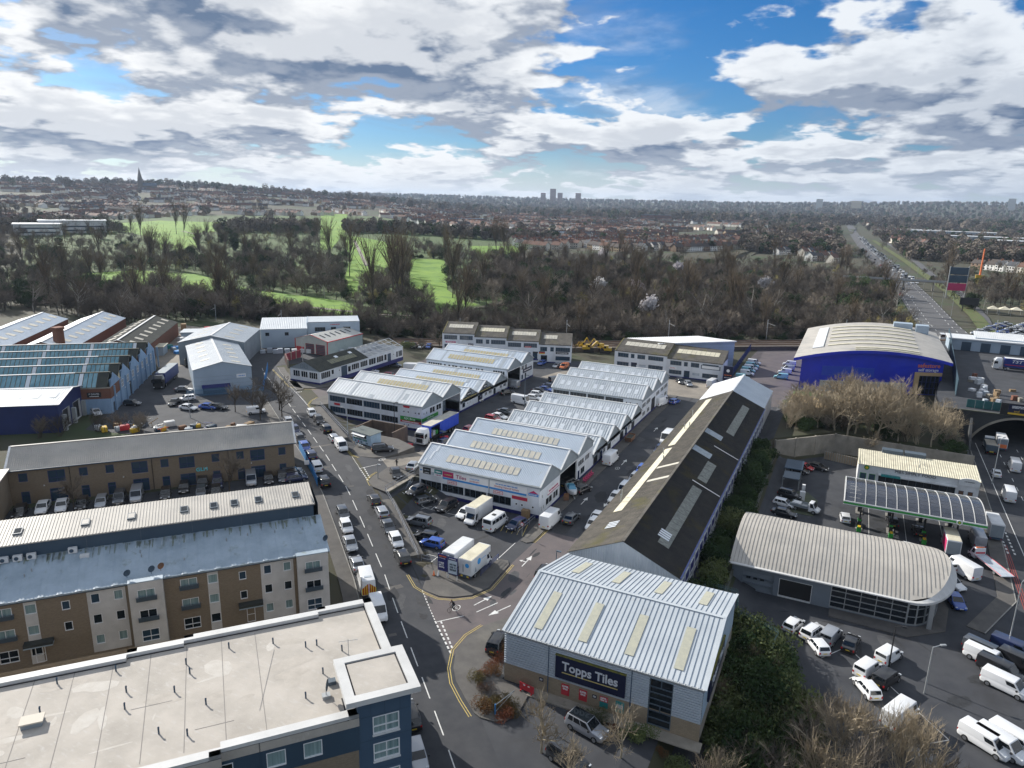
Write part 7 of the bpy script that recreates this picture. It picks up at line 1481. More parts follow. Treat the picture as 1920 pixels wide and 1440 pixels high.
VEH = [
(-56.7,82.3,0.62,'suv','black',138,'black suv by the car-park railing, nearest from the signboard',0),
(-60.2,85.8,1.02,'hatch','white',318,'white hatch by the car-park railing, second from the signboard',0),
(-63.7,88.6,1.41,'saloon','grey',319,'grey saloon by the car-park railing, third from the signboard',0),
(-67.5,92.1,1.85,'estate','silver',139,'silver estate by the car-park railing, fourth from the signboard',0),
(-71.1,94.9,2.2,'hatch','black',139,'black hatch by the car-park railing, fifth from the signboard',0),
(-92.8,113.2,2.7,'van','white',323,'white van by the sunken shed railing, nearest from the burger kiosk',1),
(-97.8,116.8,2.7,'estate','silver',143,'silver estate by the sunken shed railing, second from the burger kiosk',1),
(-103.4,121.0,2.7,'suv','black',143,'black suv by the sunken shed railing, third from the burger kiosk',1),
(-108.8,125.1,2.7,'suv','black',323,'black suv by the sunken shed railing, fourth from the burger kiosk',1),
(-114.2,128.9,2.7,'hatch','white',323,'white hatch by the sunken shed railing, fifth from the burger kiosk',1),
(-33.2,50.1,0.0,'hatch','silver',315,'silver hatch parked beneath the slate-blue tower',2),
(-37.0,54.5,0.0,'suv','black',136,'black suv parked beneath the slate-blue tower',2),
(-51.9,69.5,0.01,'van','white',316,'white van half hidden behind the flat roof at the kerb',2),
(-57.3,74.1,0.26,'policevan','white',135,'white works van with red and yellow chevrons on its rear doors',2),
(-61.6,77.6,0.63,'saloon','silver',138,'silver saloon by the flats, nearest past the chevron van',2),
(-65.8,81.5,1.1,'saloon','silver',318,'silver saloon by the flats, second past the chevron van',2),
(-69.5,85.2,1.56,'hatch','white',319,'white hatch by the flats, third past the chevron van',2),
(-72.7,88.4,1.94,'hatch','grey',319,'grey hatch by the flats, fourth past the chevron van',2),
(-83.4,96.4,2.67,'suv','black',141,'black suv by the blue fence, nearest from the ribbed-roof flats',3),
(-89.3,101.3,2.7,'smallvan','white',141,'white small van by the blue fence, second from the ribbed-roof flats',3),
(-94.6,105.9,2.7,'suv','navy',141,'navy suv by the blue fence, third from the ribbed-roof flats',3),
(-99.2,109.4,2.7,'hatch','blue',323,'blue hatch by the blue fence, fourth from the ribbed-roof flats',3),
(-103.6,112.9,2.7,'hatch','black',323,'black hatch by the blue fence, fifth from the ribbed-roof flats',3),
(-108.8,117.1,2.7,'hatch','navy',323,'navy hatch by the blue fence, sixth from the ribbed-roof flats',3),
(-114.1,120.9,2.7,'hatch','white',323,'white hatch by the blue fence, seventh from the ribbed-roof flats',3),
(-34.5,70.5,0.0,'suv','black',97,'black car with bright rear lamps parked against the tile store side'),
(-19.5,61.5,0.0,'suv','silverblack',346,'silver off-roader with black roof below the tile store posters'),
(-19.6,56.4,0.0,'suv','greydark',342,'dark grey off-roader half cut off at the bottom edge'),
(-67.6,103.0,0.0,'hatch','black',255,'black hatchback in the corner by the retaining wall',4),
(-65.5,102.8,0.0,'hatch','grey',62,'grey hatchback with its tail out beside the corner bay',4),
(-61.1,102.8,0.0,'suv','black',262,'black people carrier facing out below the tile banner',4),
(-56.7,101.8,0.0,'hatch','white',265,'small white car tucked against the white box lorry',4),
(-46.8,101.9,0.0,'hatch','navy',255,'dark blue car behind the yellow hatched bay',4),
(-62.0,95.0,0.0,'suv','silverdark',185,'dark silver estate nose-in to the railing, topmost of three',4),
(-58.0,91.0,0.0,'hatch','black',185,'black hatchback nose-in to the railing, middle of three',4),
(-55.8,89.4,0.0,'hatch','blue',183,'royal blue hatchback nose-in to the railing, lowest of three',4),
(-54.0,101.5,0.0,'luton','white',267,'white box lorry with cream roof reversed up to the tile banners'),
(-50.0,100.5,0.0,'minibus','white',85,'white minibus with a row of dark side windows'),
(-42.1,105.9,0.0,'bigvan','white',88,'tall white van at the corner of the front shed'),
(-39.4,108.8,0.0,'saloon','grey',88,'grey saloon driving up the estate road past the front shed'),
(-49.1,86.6,0.0,'luton','white2',88,'white box lorry, left one of the two behind the signboard'),
(-45.9,86.0,0.0,'lutonart','white',88,'white box lorry with blue emblems, right one behind the signboard'),
(-74.2,106.1,2.7,'saloon','black',315,'black saloon on the raised forecourt beside the steps'),
(-73.4,111.1,2.7,'saloon','silver',100,'silver saloon half hidden by the front shed roof'),
(-84.5,116.3,2.6,'suv','black',40,'black off-roader beside the burger kiosk'),
(-79.4,133.2,0.0,'hatch','navy',80,'dark car peeping over the second shed ridge'),
(-79.1,144.2,0.0,'hatch','red',85,'red car peeping over the third shed ridge'),
(-77.8,161.4,0.0,'saloon','grey',355,'grey saloon with open boot in the bays below the white van',5),
(-77.5,156.7,0.0,'saloon','white',352,'white saloon in the bays next to the red car',5),
(-78.1,154.3,0.0,'hatch','red',352,'red and white hatchback in the bays by the shed ridge',5),
(-78.2,171.8,0.0,'bigvan','white',352,'white high-roof van in the bays between the shed rows',5),
(-77.0,177.5,0.0,'hatch','white',0,'white hatchback just above the high-roof van',5),
(-77.7,181.7,0.0,'hatch','white',0,'white car second above the high-roof van',5),
(-78.6,185.3,0.0,'saloon','black',0,'black saloon third above the high-roof van',5),
(-77.9,187.9,0.0,'saloon','blue',0,'blue saloon fourth above the high-roof van',5),
(-78.2,192.0,0.0,'saloon','navy',0,'navy saloon topmost of the row between the sheds',5),
(-79.6,199.5,0.0,'smallvan','grey',60,'grey van at the far end of the bays between the sheds',5),
(-88.7,186.6,0.0,'bigvan','silver',170,'silver van backed into the open bay of the far white shed'),
(-86.2,178.9,0.0,'saloon','black',60,'black car below the silver van at the far white shed'),
(-90.3,162.4,0.0,'hatch','red',60,'dark red car behind the blue curtain lorry'),
(-89.7,167.1,0.0,'hatch','white',70,'white car with raised bonnet beside the tile centre'),
(-146.1,217.5,1.24,'pickup','navy',290,'dark pickup at the hedge, leftmost of four',6),
(-142.9,217.3,1.0,'pickup','black',290,'black pickup at the hedge, second of four',6),
(-140.7,218.8,0.78,'hatch','white',290,'white car at the hedge, third of four',6),
(-138.9,221.1,0.58,'hatch','blue',290,'light blue car at the hedge, rightmost of four',6),
(-92.7,219.5,0.0,'hatch','blue',265,'blue car in front of the stepped white terrace'),
(-86.7,218.4,0.0,'hatch','silver',265,'silver car beside the orange van'),
(-84.0,218.2,0.0,'smallvan','orange',265,'bright orange van in front of the white terrace'),
(-132.2,177.2,1.07,'saloon','white',20,'white saloon behind the twin-bay shed roof'),
(-132.5,190.1,0.36,'saloon','grey',20,'dark saloon beside the stripped building'),
(-124.7,176.6,0.75,'hatch','red',10,'red car peeping over the twin-bay shed roof'),
(-45.2,218.1,0.0,'saloon','black',300,'black saloon by the right-hand white terrace'),
(-42.2,216.0,0.0,'hatch','silver',300,'silver hatchback by the right-hand white terrace'),
(-35.4,218.4,0.0,'bigvan','white',80,'tall white van by the right-hand white terrace'),
(-41.2,193.7,0.0,'hatch','blue',75,'blue hatchback at the corner of the rear tall shed'),
(-44.1,190.2,0.0,'bigvan','white',75,'white van in the open bay of the rear tall shed'),
(-42.4,140.1,0.0,'bigvan','white',88,'white high-roof van outside the low four-bay shed',7),
(-35.1,159.6,0.0,'bigvan','white',268,'white van beside the long shed, below its middle',7),
(-34.8,152.1,0.0,'saloon','navy',268,'dark saloon just in front of the van beside the long shed',7),
(-34.9,137.5,0.0,'hatch','blue',268,'blue car beside the long shed, behind the white ones',7),
(-34.9,132.4,0.0,'hatch','silver',268,'silver car beside the long shed, next to the blue car',7),
(-35.0,125.5,0.0,'smallvan','white',268,'white small van beside the long shed by the worn paint',7),
(-35.4,121.3,0.0,'saloon','white',268,'white saloon beside the long shed below the small van',7),
(-35.6,111.1,0.0,'saloon','white',268,'white saloon half under the long shed eave, upper of two',7),
(-35.2,108.2,0.0,'hatch','white',268,'white hatchback half under the long shed eave, lower of two',7),
(-36.0,89.1,0.0,'suv','black',90,'black car half hidden by the tile store roof',7),
(-42.1,122.0,0.0,'hatch','black',72,'black hatchback outside the open bay of the front shed',7),
(-45.5,123.5,0.0,'suv','black',75,'black car inside the open bay behind the speedboat',7),
(-49.3,191.6,0.0,'hatch','navy',85,'navy car far up the estate road',7),
(-28.5,233.0,0.0,'smallvan','teal',0,'teal small van by the navy storage fence, nearest from the long shed',8),
(-28.1,240.0,0.0,'smallvan','white',0,'white small van by the navy storage fence, second from the long shed',8),
(-28.3,244.8,0.0,'smallvan','teal',0,'teal small van by the navy storage fence, third from the long shed',8),
(-28.1,248.8,0.0,'smallvan','white',0,'white small van by the navy storage fence, fourth from the long shed',8),
(-28.2,253.2,0.0,'smallvan','teal',0,'teal small van by the navy storage fence, fifth from the long shed',8),
(-28.3,258.6,0.0,'smallvan','white',0,'white small van by the navy storage fence, sixth from the long shed',8),
(-17.7,240.6,0.0,'smallvan','teal',180,'teal small van against the storage building, nearest from the camera',8),
(-17.3,248.8,0.0,'smallvan','white',180,'white small van against the storage building, second from the camera',8),
(-16.9,254.7,0.0,'smallvan','silver',180,'silver small van against the storage building, third from the camera',8),
(-17.1,262.6,0.0,'smallvan','white',180,'white small van against the storage building, fourth from the camera',8),
(-5.0,164.7,-3.0,'hatch','red',340,'red car under the retaining wall',9),
(-2.3,166.2,-3.0,'saloon','black',340,'black car beside the striped bays under the retaining wall',9),
(-5.8,162.0,-3.0,'hatch','black',340,'black car in front of the red car at the retaining wall',9),
(-6.4,146.0,-3.0,'suv','black',350,'black off-roader on the wash pad',9),
(-7.1,140.9,-3.0,'hatch','white',350,'white hatchback below the wash pad',9),
(-3.2,140.6,-3.0,'flatbed','white',348,'white flatbed pickup beside the wash pad',9),
(-6.6,136.2,-3.0,'saloon','black',355,'black car behind the showroom roof',9),
(3.9,139.5,-3.0,'hatch','white',95,'white car at the left-hand pump',10),
(11.9,141.9,-3.0,'saloon','black',95,'black saloon under the middle of the canopy',10),
(16.1,139.8,-3.0,'saloon','black',95,'black saloon beside the middle pump',10),
(20.5,134.8,-3.0,'luton','pink',92,'box lorry with pink graphics at the right-hand pump',10),
(25.1,139.9,-3.0,'bigvan','silver',92,'silver van between pump and road',10),
(28.2,146.0,-3.0,'luton','greyw',92,'pale box lorry leaving the filling station',10),
(25.7,131.2,-3.0,'towtruck','white',118,'white recovery truck with long bare flatbed',10),
(21.4,126.3,-3.0,'bigvan','white',130,'long white panel van behind the showroom nose',10),
(18.8,126.9,-3.0,'smallvan','white',125,'white van half hidden by the showroom eaves',10),
(19.5,121.1,-3.0,'saloon','white',310,'white saloon parked at the rounded showroom end',10),
(19.5,115.1,-3.0,'saloon','blue',285,'bright blue saloon on the kerbed point',10),
(-1.7,97.1,-3.0,'hatch','white',70,'white car at the top of the dealer row by the fence',10),
(0.9,96.4,-3.0,'suv','white',65,'white car with sunroof second in the dealer row',10),
(3.1,96.5,-3.0,'smallvan','silver',72,'silver van third in the dealer row',10),
(5.6,96.1,-3.0,'saloon','black',80,'black car fourth in the dealer row',10),
(1.6,93.4,-3.0,'hatch','white',120,'white car nosing out of the bushes below the dealer row',10),
(10.1,95.2,-3.0,'smallvan','white',60,'white small van on the red tarmac, upper of two',10),
(7.6,90.9,-3.0,'smallvan','white',62,'white small van on the red tarmac, lower of two',10),
(9.7,89.8,-3.0,'smallvan','black',62,'black small van beside the hatched bay',10),
(7.5,86.8,-3.0,'hatch','white',120,'white car behind the brush under the black van',10),
(10.9,82.8,-3.0,'bigvan','white',62,'white van seen through the bare bushes',10),
(21.6,100.4,-3.0,'longvan','white',332,'long white van facing the dealer bays, upper of two',10),
(22.9,95.1,-3.0,'longvan','white',332,'long white van facing the dealer bays, lower of two',10),
(21.6,101.8,-3.0,'longvan','grey',332,'dark van squeezed behind the upper long white van',10),
(22.8,98.3,-3.0,'longvan','black',332,'black van between the two long white vans',10),
(25.1,104.4,-3.0,'longvan','navy',335,'navy van at the road-side lamp post',10),
(25.5,101.1,-3.0,'longvan','black',332,'black van at the right edge of the dealer lot',10),
(19.2,82.6,-3.0,'longvan','white',325,'white van through the twigs at the bottom right, first of three',10),
(20.7,82.8,-3.0,'longvan','white',325,'white van through the twigs at the bottom right, second of three',10),
(22.2,84.2,-3.0,'longvan','white',325,'white van through the twigs at the bottom right, third of three',10),
(34.9,201.2,-3.0,'tipper','white',88,'tipper lorry entering the arch',11),
(37.6,204.9,-3.0,'luton','orange',88,'lorry with orange stripes beside the tipper at the arch',11),
(38.0,188.1,-3.0,'bigvan','white',88,'white van on the main road below the arch',11),
(33.6,181.5,-3.0,'saloon','policew',88,'white saloon with dark stripe on the main road',11),
(33.8,167.0,-3.0,'bigvan','white',88,'large white van on the main road beside the station',11),
(-118.0,63.0,2.6,'hatch','black',317,'black hatch in the office car park, number 1 counting from its left end',12),
(-116.5,65.8,2.6,'saloon','white',317,'white saloon in the office car park, number 2 counting from its left end',12),
(-114.5,67.7,2.6,'saloon','white',320,'white saloon in the office car park, number 3 counting from its left end',12),
(-112.3,69.7,2.6,'hatch','black',317,'black hatch in the office car park, number 4 counting from its left end',12),
(-110.2,71.7,2.6,'hatch','silver',317,'silver hatch in the office car park, number 5 counting from its left end',12),
(-108.9,74.1,2.6,'suv','grey',317,'grey suv in the office car park, number 6 counting from its left end',12),
(-107.3,76.2,2.6,'van','silver',317,'silver van in the office car park, number 7 counting from its left end',12),
(-103.7,79.1,2.6,'hatch','black',317,'black hatch in the office car park, number 8 counting from its left end',12),
(-103.2,82.5,2.6,'hatch','black',317,'black hatch in the office car park, number 9 counting from its left end',12),
(-102.0,85.5,2.6,'suv','black',317,'black suv in the office car park, number 10 counting from its left end',12),
(-99.0,82.5,2.6,'hatch','grey',317,'grey hatch in the office car park, number 11 counting from its left end',12),
(-99.7,86.8,2.6,'suv','navy',317,'navy suv in the office car park, number 12 counting from its left end',12),
(-97.0,84.0,2.6,'hatch','black',317,'black hatch in the office car park, number 13 counting from its left end',12),
(-95.7,90.9,2.6,'van','silver',317,'silver van in the office car park, number 14 counting from its left end',12),
(-93.2,92.7,2.6,'hatch','black',317,'black hatch in the office car park, number 15 counting from its left end',12),
(-91.6,94.6,2.6,'hatch','grey',317,'grey hatch in the office car park, number 16 counting from its left end',12),
(-92.3,97.8,2.6,'hatch','grey',50,'grey hatchback by the blue fence end of the office car park',12),
(-90.6,96.7,2.6,'hatch','black',50,'black hatchback by the blue fence end of the office car park',12),
(-89.1,95.5,2.6,'hatch','navy',50,'navy hatchback by the blue fence end of the office car park',12),
(-158.3,104.5,2.7,'estate','white',340,'white estate car below the painted factory wall'),
(-158.0,113.9,2.7,'hatch','black',20,'dark hatchback at the corner of the painted factory wall'),
(-158.1,129.4,2.7,'saloon','grey',35,'grey coupe at the gabled shed wall'),
(-150.2,123.5,2.7,'hatch','white',240,'white hatchback in front of the grey coupe'),
(-149.9,119.5,2.7,'saloon','black',300,'black car with white roof at the yard gate'),
(-143.1,117.9,2.7,'saloon','white',10,'white saloon in the works yard near the debris'),
(-139.6,120.8,2.7,'saloon','blue',15,'blue saloon in the works yard beside the white one'),
(-137.5,122.0,2.7,'saloon','black',10,'black saloon at the yard railings'),
(-126.8,123.6,2.7,'smallvan','white',50,'white van behind the bare trees at the street')
]

for row in VEH:
 x,y,z,t,col,head,label = row[:7]; grp = VGRP[row[7]] if len(row) > 7 else None
 label = label.replace('nearest from','nearest to').replace('hatch ','hatchback ').replace(' suv',' off-roader')
 if (z == 0.0 or z == -3.0) : z = max(z,Tz(x,y) + (.02 if z == 0 else 0.0)) if z == 0 and Tz(x,y) > 0 else z
 (lorry if t in ('luton','lutonart','flatbed','towtruck','tipper') else car)(x,y,z,t,col,head,label,grp)
# articulated lorries
def artic(x,y,z,head,label,cabm,curt,roofm,open_side=False,letter=None,cab=True):
 r = thing('articulated_lorry',label,'lorry',(x,y,z + .03),R(head)); w = 1.25
 if cab:
  mb = MB(); mb.box(5.6,7.9,-w,w,.9,2.9); cv,cf = cabin(5.6,7.8,5.6,7.1,2.9,3.75,w * .98,w * .8); mb.mesh_add(cv,cf); mb.box(6.2,7.95,-w,w,.4,1.0); put('cab',bevel(mb.mesh('cab',cabm),.1),r)
  box('windscreen',M_CARGLASS,r,7.9,7.93,-1.12,1.12,1.9,2.8); box('front_grille',M_TRIMK,r,7.95,7.99,-.8,.8,.75,1.75); box('sun_visor',M_CARGLASS,r,7.6,7.96,-1.1,1.1,2.92,3.02)
  for s in (-1,1): box('side_window',M_CARGLASS,r,6.7,7.6,s * 1.25 - .015,s * 1.25 + .015,1.95,2.75); box('headlight',M_LAMP,r,7.93,7.99,s * 1.0 - .18,s * 1.0 + .18,.62,.86); box('mirror',M_TRIMK,r,7.5,7.7,s * 1.45 - .12,s * 1.45 + .12,1.9,2.7)
 mb = MB()
 if open_side:
  box('trailer_bed',M_TRIMK,r,-7.6,5.0,-w,w,1.05,1.25); box('trailer_roof',roofm,r,-7.6,5.0,-w,w,3.95,4.05); box('bulkhead',curt,r,4.9,5.0,-w,w,1.25,3.95); box('rear_frame',curt,r,-7.6,-7.5,-w,w,1.25,3.95); box('far_curtain',curt,r,-7.5,4.9,-w,-w + .05,1.15,3.95)
  mb = MB(); n = 60
  for i in range(n): x0,x1 = -7.55 + 7.6 * i / n,-7.55 + 7.6 * (i + 1) / n; a,b = .04 * math.sin(i * 1.9),.04 * math.sin(i * 1.9 + 1.9); mb.face((x1,w + b,1.15),(x0,w + a,1.15),(x0,w + a,3.97),(x1,w + b,3.97))
  mb.obj('curtain',curt,r); mb = MB()
  for i in range(8): x0,x1 = .05 + .14 * i,.05 + .14 * (i + 1); a,b = .14 * (i % 2),.14 * ((i + 1) % 2); mb.face((x1,w + b,1.1),(x0,w + a,1.1),(x0,w + a,3.97),(x1,w + b,3.97))
  mb.obj('gathered_curtain',curt,r); box('top_rail',curt,r,-7.6,5.0,w - .02,w + .06,3.7,3.98)
  for k,(m_,h_) in enumerate(((M_SIGNG,1.0),(M_SHRINK,1.2),(M_PALLET,.9))): box('load',m_,r,1.4 + k * 1.15,2.4 + k * 1.15,-.4,.9,1.26,1.26 + h_)
 else:
  put('trailer_body',bevel(MB().box(-7.6,5.0,-w,w,1.05,3.9).mesh('trailer_body',curt),.04),r); box('trailer_roof',roofm,r,-7.58,4.98,-w + .02,w - .02,3.9,3.96)
  if letter: text(letter,M_LETW,r,(-.4,-w - .02,3.0),0,1.3,3.2,shear=.3,bold=.02); box('red_stripe',M_SIGNR,r,-7.5,2.6,-w - .015,-w,1.75,1.95)
 tm,rm = wheel_mesh(.5)
 for wx in (-6.2,-4.9,-3.6) + ((4.4,6.9) if cab else ()):
  for s in (-1,1): w_ = put('wheel',tm,r,(wx,s * 1.05,.5)); put('rim',rm,w_)
 box('side_guard',M_TRIMK,r,-2.6,3.4,w - .1,w - .04,.55,1.0); box('side_guard',M_TRIMK,r,-2.6,3.4,-w + .04,-w + .1,.55,1.0)
artic(-83.7,137.0,Tz(-83.7,136) + .02,-90,'white-cabbed articulated lorry with bright blue curtain half drawn back',paint('white'),mat('blue_curtain',(.02,.075,.55),.45),M_GRP,True)
artic(-169.6,133.4,2.7,-55,'black-cabbed lorry with dark blue trailer along the painted factory wall',paint('black'),mat('dark_blue_curtain',(.02,.035,.16),.5),M_GREYCLAD)
artic(51.5,271.6,4.5,178.5,'white-cabbed articulated lorry with navy trailer on the builders yard',paint('white'),mat('tst_navy',(.012,.03,.20),.45),M_TRIM,letter=None)
MB_ = [o for o in bpy.data.objects if o.get('label','').endswith('navy trailer on the builders yard')][0]
text('TST',M_LETW,MB_,(-.8 + 2.6,1.29,3.0),math.pi,1.25,3.0,shear=.3,bold=.02); box('red_stripe',M_SIGNR,MB_,-5.0,4.8,1.25,1.265,1.75,1.95)
# far cars: one mesh with paint, glass and tyres
def far_car_mesh(t):
 L,w,belt,top,b0,b1,t0,t1,bon,deck = SPEC[t]; X = lambda f: (f - .5) * L; mb = MB()
 mb.mesh_add(*hull([(X(0),.3,.6,deck - .05,w * .93),(X(.1),.25,.7,deck,w),(X(b1),.25,.7,belt,w),(X(.95),.25,.62,bon - .1,w * .94),(X(1),.35,.5,.6,w * .8)])); cv,cf = cabin(X(b0),X(b1),X(t0),X(t1),belt,top,w * .93,w * .82); mb.mesh_add(cv,cf); mb.k = 1
 for q in ((cv[1],cv[2],cv[6],cv[5]),(cv[3],cv[0],cv[4],cv[7]),(cv[0],cv[1],cv[5],cv[4]),(cv[2],cv[3],cv[7],cv[6])): mb.face(*inset(q,.08,.92,.12,.88,.02))
 mb.k = 2
 for fx in (.18,.82):
  for s in (-1,1): mb.tube((X(fx),s * (w - .12),.32),(X(fx),s * (w + .0),.32),.32,8)
 return mb.mesh('far_car',[paint('white'),M_CARGLASS,M_TYRE])
FAR = {t: far_car_mesh(t) for t in ('hatch','saloon','suv','smallvan','bigvan')}
rv = random.Random(21); FARCOL = ['white','white','silver','silver','black','grey','navy','blue','red']
def far_car(x,y,z,t,c,head,label,group):
 o = put('distant_car',FAR[t],None,(x,y,z),R(head)); obj_paint(o,paint(c)); w_ = {'hatch': 'car','saloon': 'car','suv': 'car','smallvan': 'van','bigvan': 'van'}[t]
 return tag(o,label.format(c=c,t=w_),w_,group)
for r_ in range(4):
 for k in range(13): far_car(52 + k * 1.5 + r_ * 7.2 - (r_ > 1) * 1.5,376 + k * 3.6 + (r_ % 2) * 1.0,.06,rv.choice(['hatch','saloon','suv','hatch','bigvan' if r_ == 3 else 'suv']),rv.choice(['white','white','silver','white','blue','black','grey']),5 + (180 if r_ % 2 else 0),'{c} {t} in the crowded sales lot across the main road','cars in the sales lot beyond the bridge')
def on_main(y,d):
 xs = np.interp(y,[p[1] for p in MAIN],[p[0] for p in MAIN]); return xs + d
for k in range(110):
 y = 600 + k * 8.5 + rv.uniform(-3,3); lane = (k % 3) * 3.6
 far_car(on_main(y,1.5 + lane),y,Tz(on_main(y,1.5),y) + .4,rv.choice(['hatch','saloon','suv','bigvan','bigvan']),rv.choice(FARCOL[:6]),-85,'{c} {t} in the long queue of oncoming traffic','queue of traffic on the main road')
for k in range(16):
 y = 520 + k * 38 + rv.uniform(-8,8); lane = (k % 2) * 3.8
 far_car(on_main(y,-9 + lane),y,Tz(on_main(y,-9),y) + .4,rv.choice(['hatch','saloon','suv']),rv.choice(['black','grey','red','navy','silver']),95,'{c} {t} driving away on the free-flowing carriageway','traffic heading away on the main road')
far_car(36.5,352,.4,'bigvan','white',92,'white van on the road just beyond the bridge deck',None); far_car(33,508,.4,'saloon','white',92,'white car before the far footbridge',None)
# ================================================================ walls, railings, furniture
def railing(label,pts,z=None,h=1.1,rails=(.55,1.1),step=2.0,m=M_RAILING,zf=None,name='railing'):
 r = thing(name,label,'railing',(0,0,0)); L_ = resample(pts,step); Z = [z if z is not None else float((zf or T)(*p)) for p in L_]
 post = MB().tube((0,0,0),(0,0,h),.045,6).mesh('post',m)
 for p,q in zip(L_,Z): put('post',post,r,(*p,q))
 for hh in rails:
  mb = MB()
  for a,b,za,zb in zip(L_[:-1],L_[1:],Z[:-1],Z[1:]): mb.tube((*a,za + hh),(*b,zb + hh),.04,6,cap=False)
  mb.obj('rail',m,r)
 return r
sz14 = lambda x,y: street_z(x,y) + .14
railing('grey two-rail railing along the pavement above the shed car park',[(-71.3,98.7),(-66.2,94.4),(-60.6,89.2),(-54.9,83.9)],zf=sz14)
railing('short grey railing across the top corner of the car park',[(-54.6,84.4),(-51.9,84.5)],.1)
railing('grey railing around the edge of the raised forecourt',[(-71.4,98.8),(-71.4,108.2)],2.8)
railing('long grey railing along the pavement above the sunken shed',[(-117.6,136.0),(-111,131),(-105.4,126.6),(-96.2,119.9)],zf=sz14)
railing('grey bar railing beside the box lorries on the island',[(-44.4,84.6),(-44.4,90.4)],.14,.9,(.3,.6,.9),m=M_FRAMEB)
railing('pale two-rail barrier beside the hatched bay',[(-45.4,99.6),(-45.2,106.2)],.05,.95)
railing('white metal railing along the edge above the sandy bank',[(-13,226.6),(4,226.6)],.1,1.0,(.3,.65,1.0),1.5,M_TRIM)
def retaining():
 r = thing('retaining_wall','mossy concrete retaining wall with steps at the corner of the car park','wall',(0,0,0)); box('wall',M_CONCD,r,-71.3,-70.9,98.9,107.4,-.1,2.78); box('wall',M_CONCD,r,-70.9,-69.52,107.2,107.6,-.1,2.9); box('coping',M_CONC,r,-71.45,-70.75,98.8,107.4,2.78,2.92)
 for k in range(14): box('step',M_FRAMEG,r,-70.9,-69.9,105.2 - (14 - k) * .30 - .0,105.2 - (13 - k) * .30,max(0,k * .2 - .12),k * .2 + .08)
 mb = MB(); mb.tube((-69.85,101.0,.9),(-69.85,105.2,3.7),.045,6); mb.tube((-69.85,101.0,0),(-69.85,101.0,.9),.045,6); mb.tube((-69.85,105.2,2.7),(-69.85,105.2,3.7),.045,6); mb.obj('handrail',M_RAILING,r); mb = MB(); mb.mesh_add([(-69.9,100.95,-.1),(-69.9,105.2,2.6),(-69.9,105.2,2.9),(-69.9,100.95,.2),(-69.84,100.95,-.1),(-69.84,105.2,2.6),(-69.84,105.2,2.9),(-69.84,100.95,.2)],[(0,1,2,3),(7,6,5,4),(3,2,6,7),(4,5,1,0)]); mb.obj('stringer',M_FRAMEG,r)
retaining()
def light_well():
 r = thing('yard_wall','weathered brown wall around the scrap yard behind the burger kiosk','wall',(0,0,0))
 for x0,x1,y0,y1 in ((-98,-97.7,124.6,131),(-98,-88.2,130.7,131),(-88.4,-88.1,125,131)): box('wall_length',mat('rusty_boards',(.17,.12,.085),.9,noise=1.2,col2=(.10,.075,.06),detail=6,stretch=(1,1,.3)),r,x0,x1,y0,y1,0,3.6)
light_well()
def signboard():
 r = thing('estate_signboard','navy estate signboard with two panels on white posts at the corner','sign',(-50.1,81.9,.14)); M_NB = mat('sign_navy',(.02,.025,.15),.45)
 for x in (.1,1.5,1.75,3.2): MB().tube((x,0,0),(x,0,3.6),.06,8).obj('post',M_TRIM,r)
 a = box('left_panel',M_NB,r,0,1.62,-.12,-.06,.95,3.6); b = box('right_panel',M_NB,r,1.68,3.35,-.12,-.06,.75,3.5); box('white_panel',mat('tenant_panel',(.55,.64,.72),.5),b,1.78,3.25,-.14,-.12,.9,3.0)
 text('~1',M_LETO,a,(.85,-.135,3.3),0,.34,1.2); text('self storage',M_LETW,a,(.75,-.135,3.0),0,.22,1.1); text('~3',M_LETW,a,(.65,-.135,1.9),0,.4,.9); text('~3',M_SLATE,b,(2.6,-.155,1.95),0,.5,1.1); text('~1',M_LETW,b,(2.5,-.135,3.25),0,.2,1.2)
 for k,x in enumerate((-.5,.1)): c = thing('traffic_cone','orange and white cone standing beside the estate signboard','cone',(-50.1 + x,81.5 + k * .2,.14),group='cones by the signboard'); MB().tube((0,0,.04),(0,0,.75),.17,8,.04).obj('cone',(M_LETO,M_LETW)[k],c); box('base',M_BLACK,c,-.22,.22,-.22,.22,0,.04)
signboard()
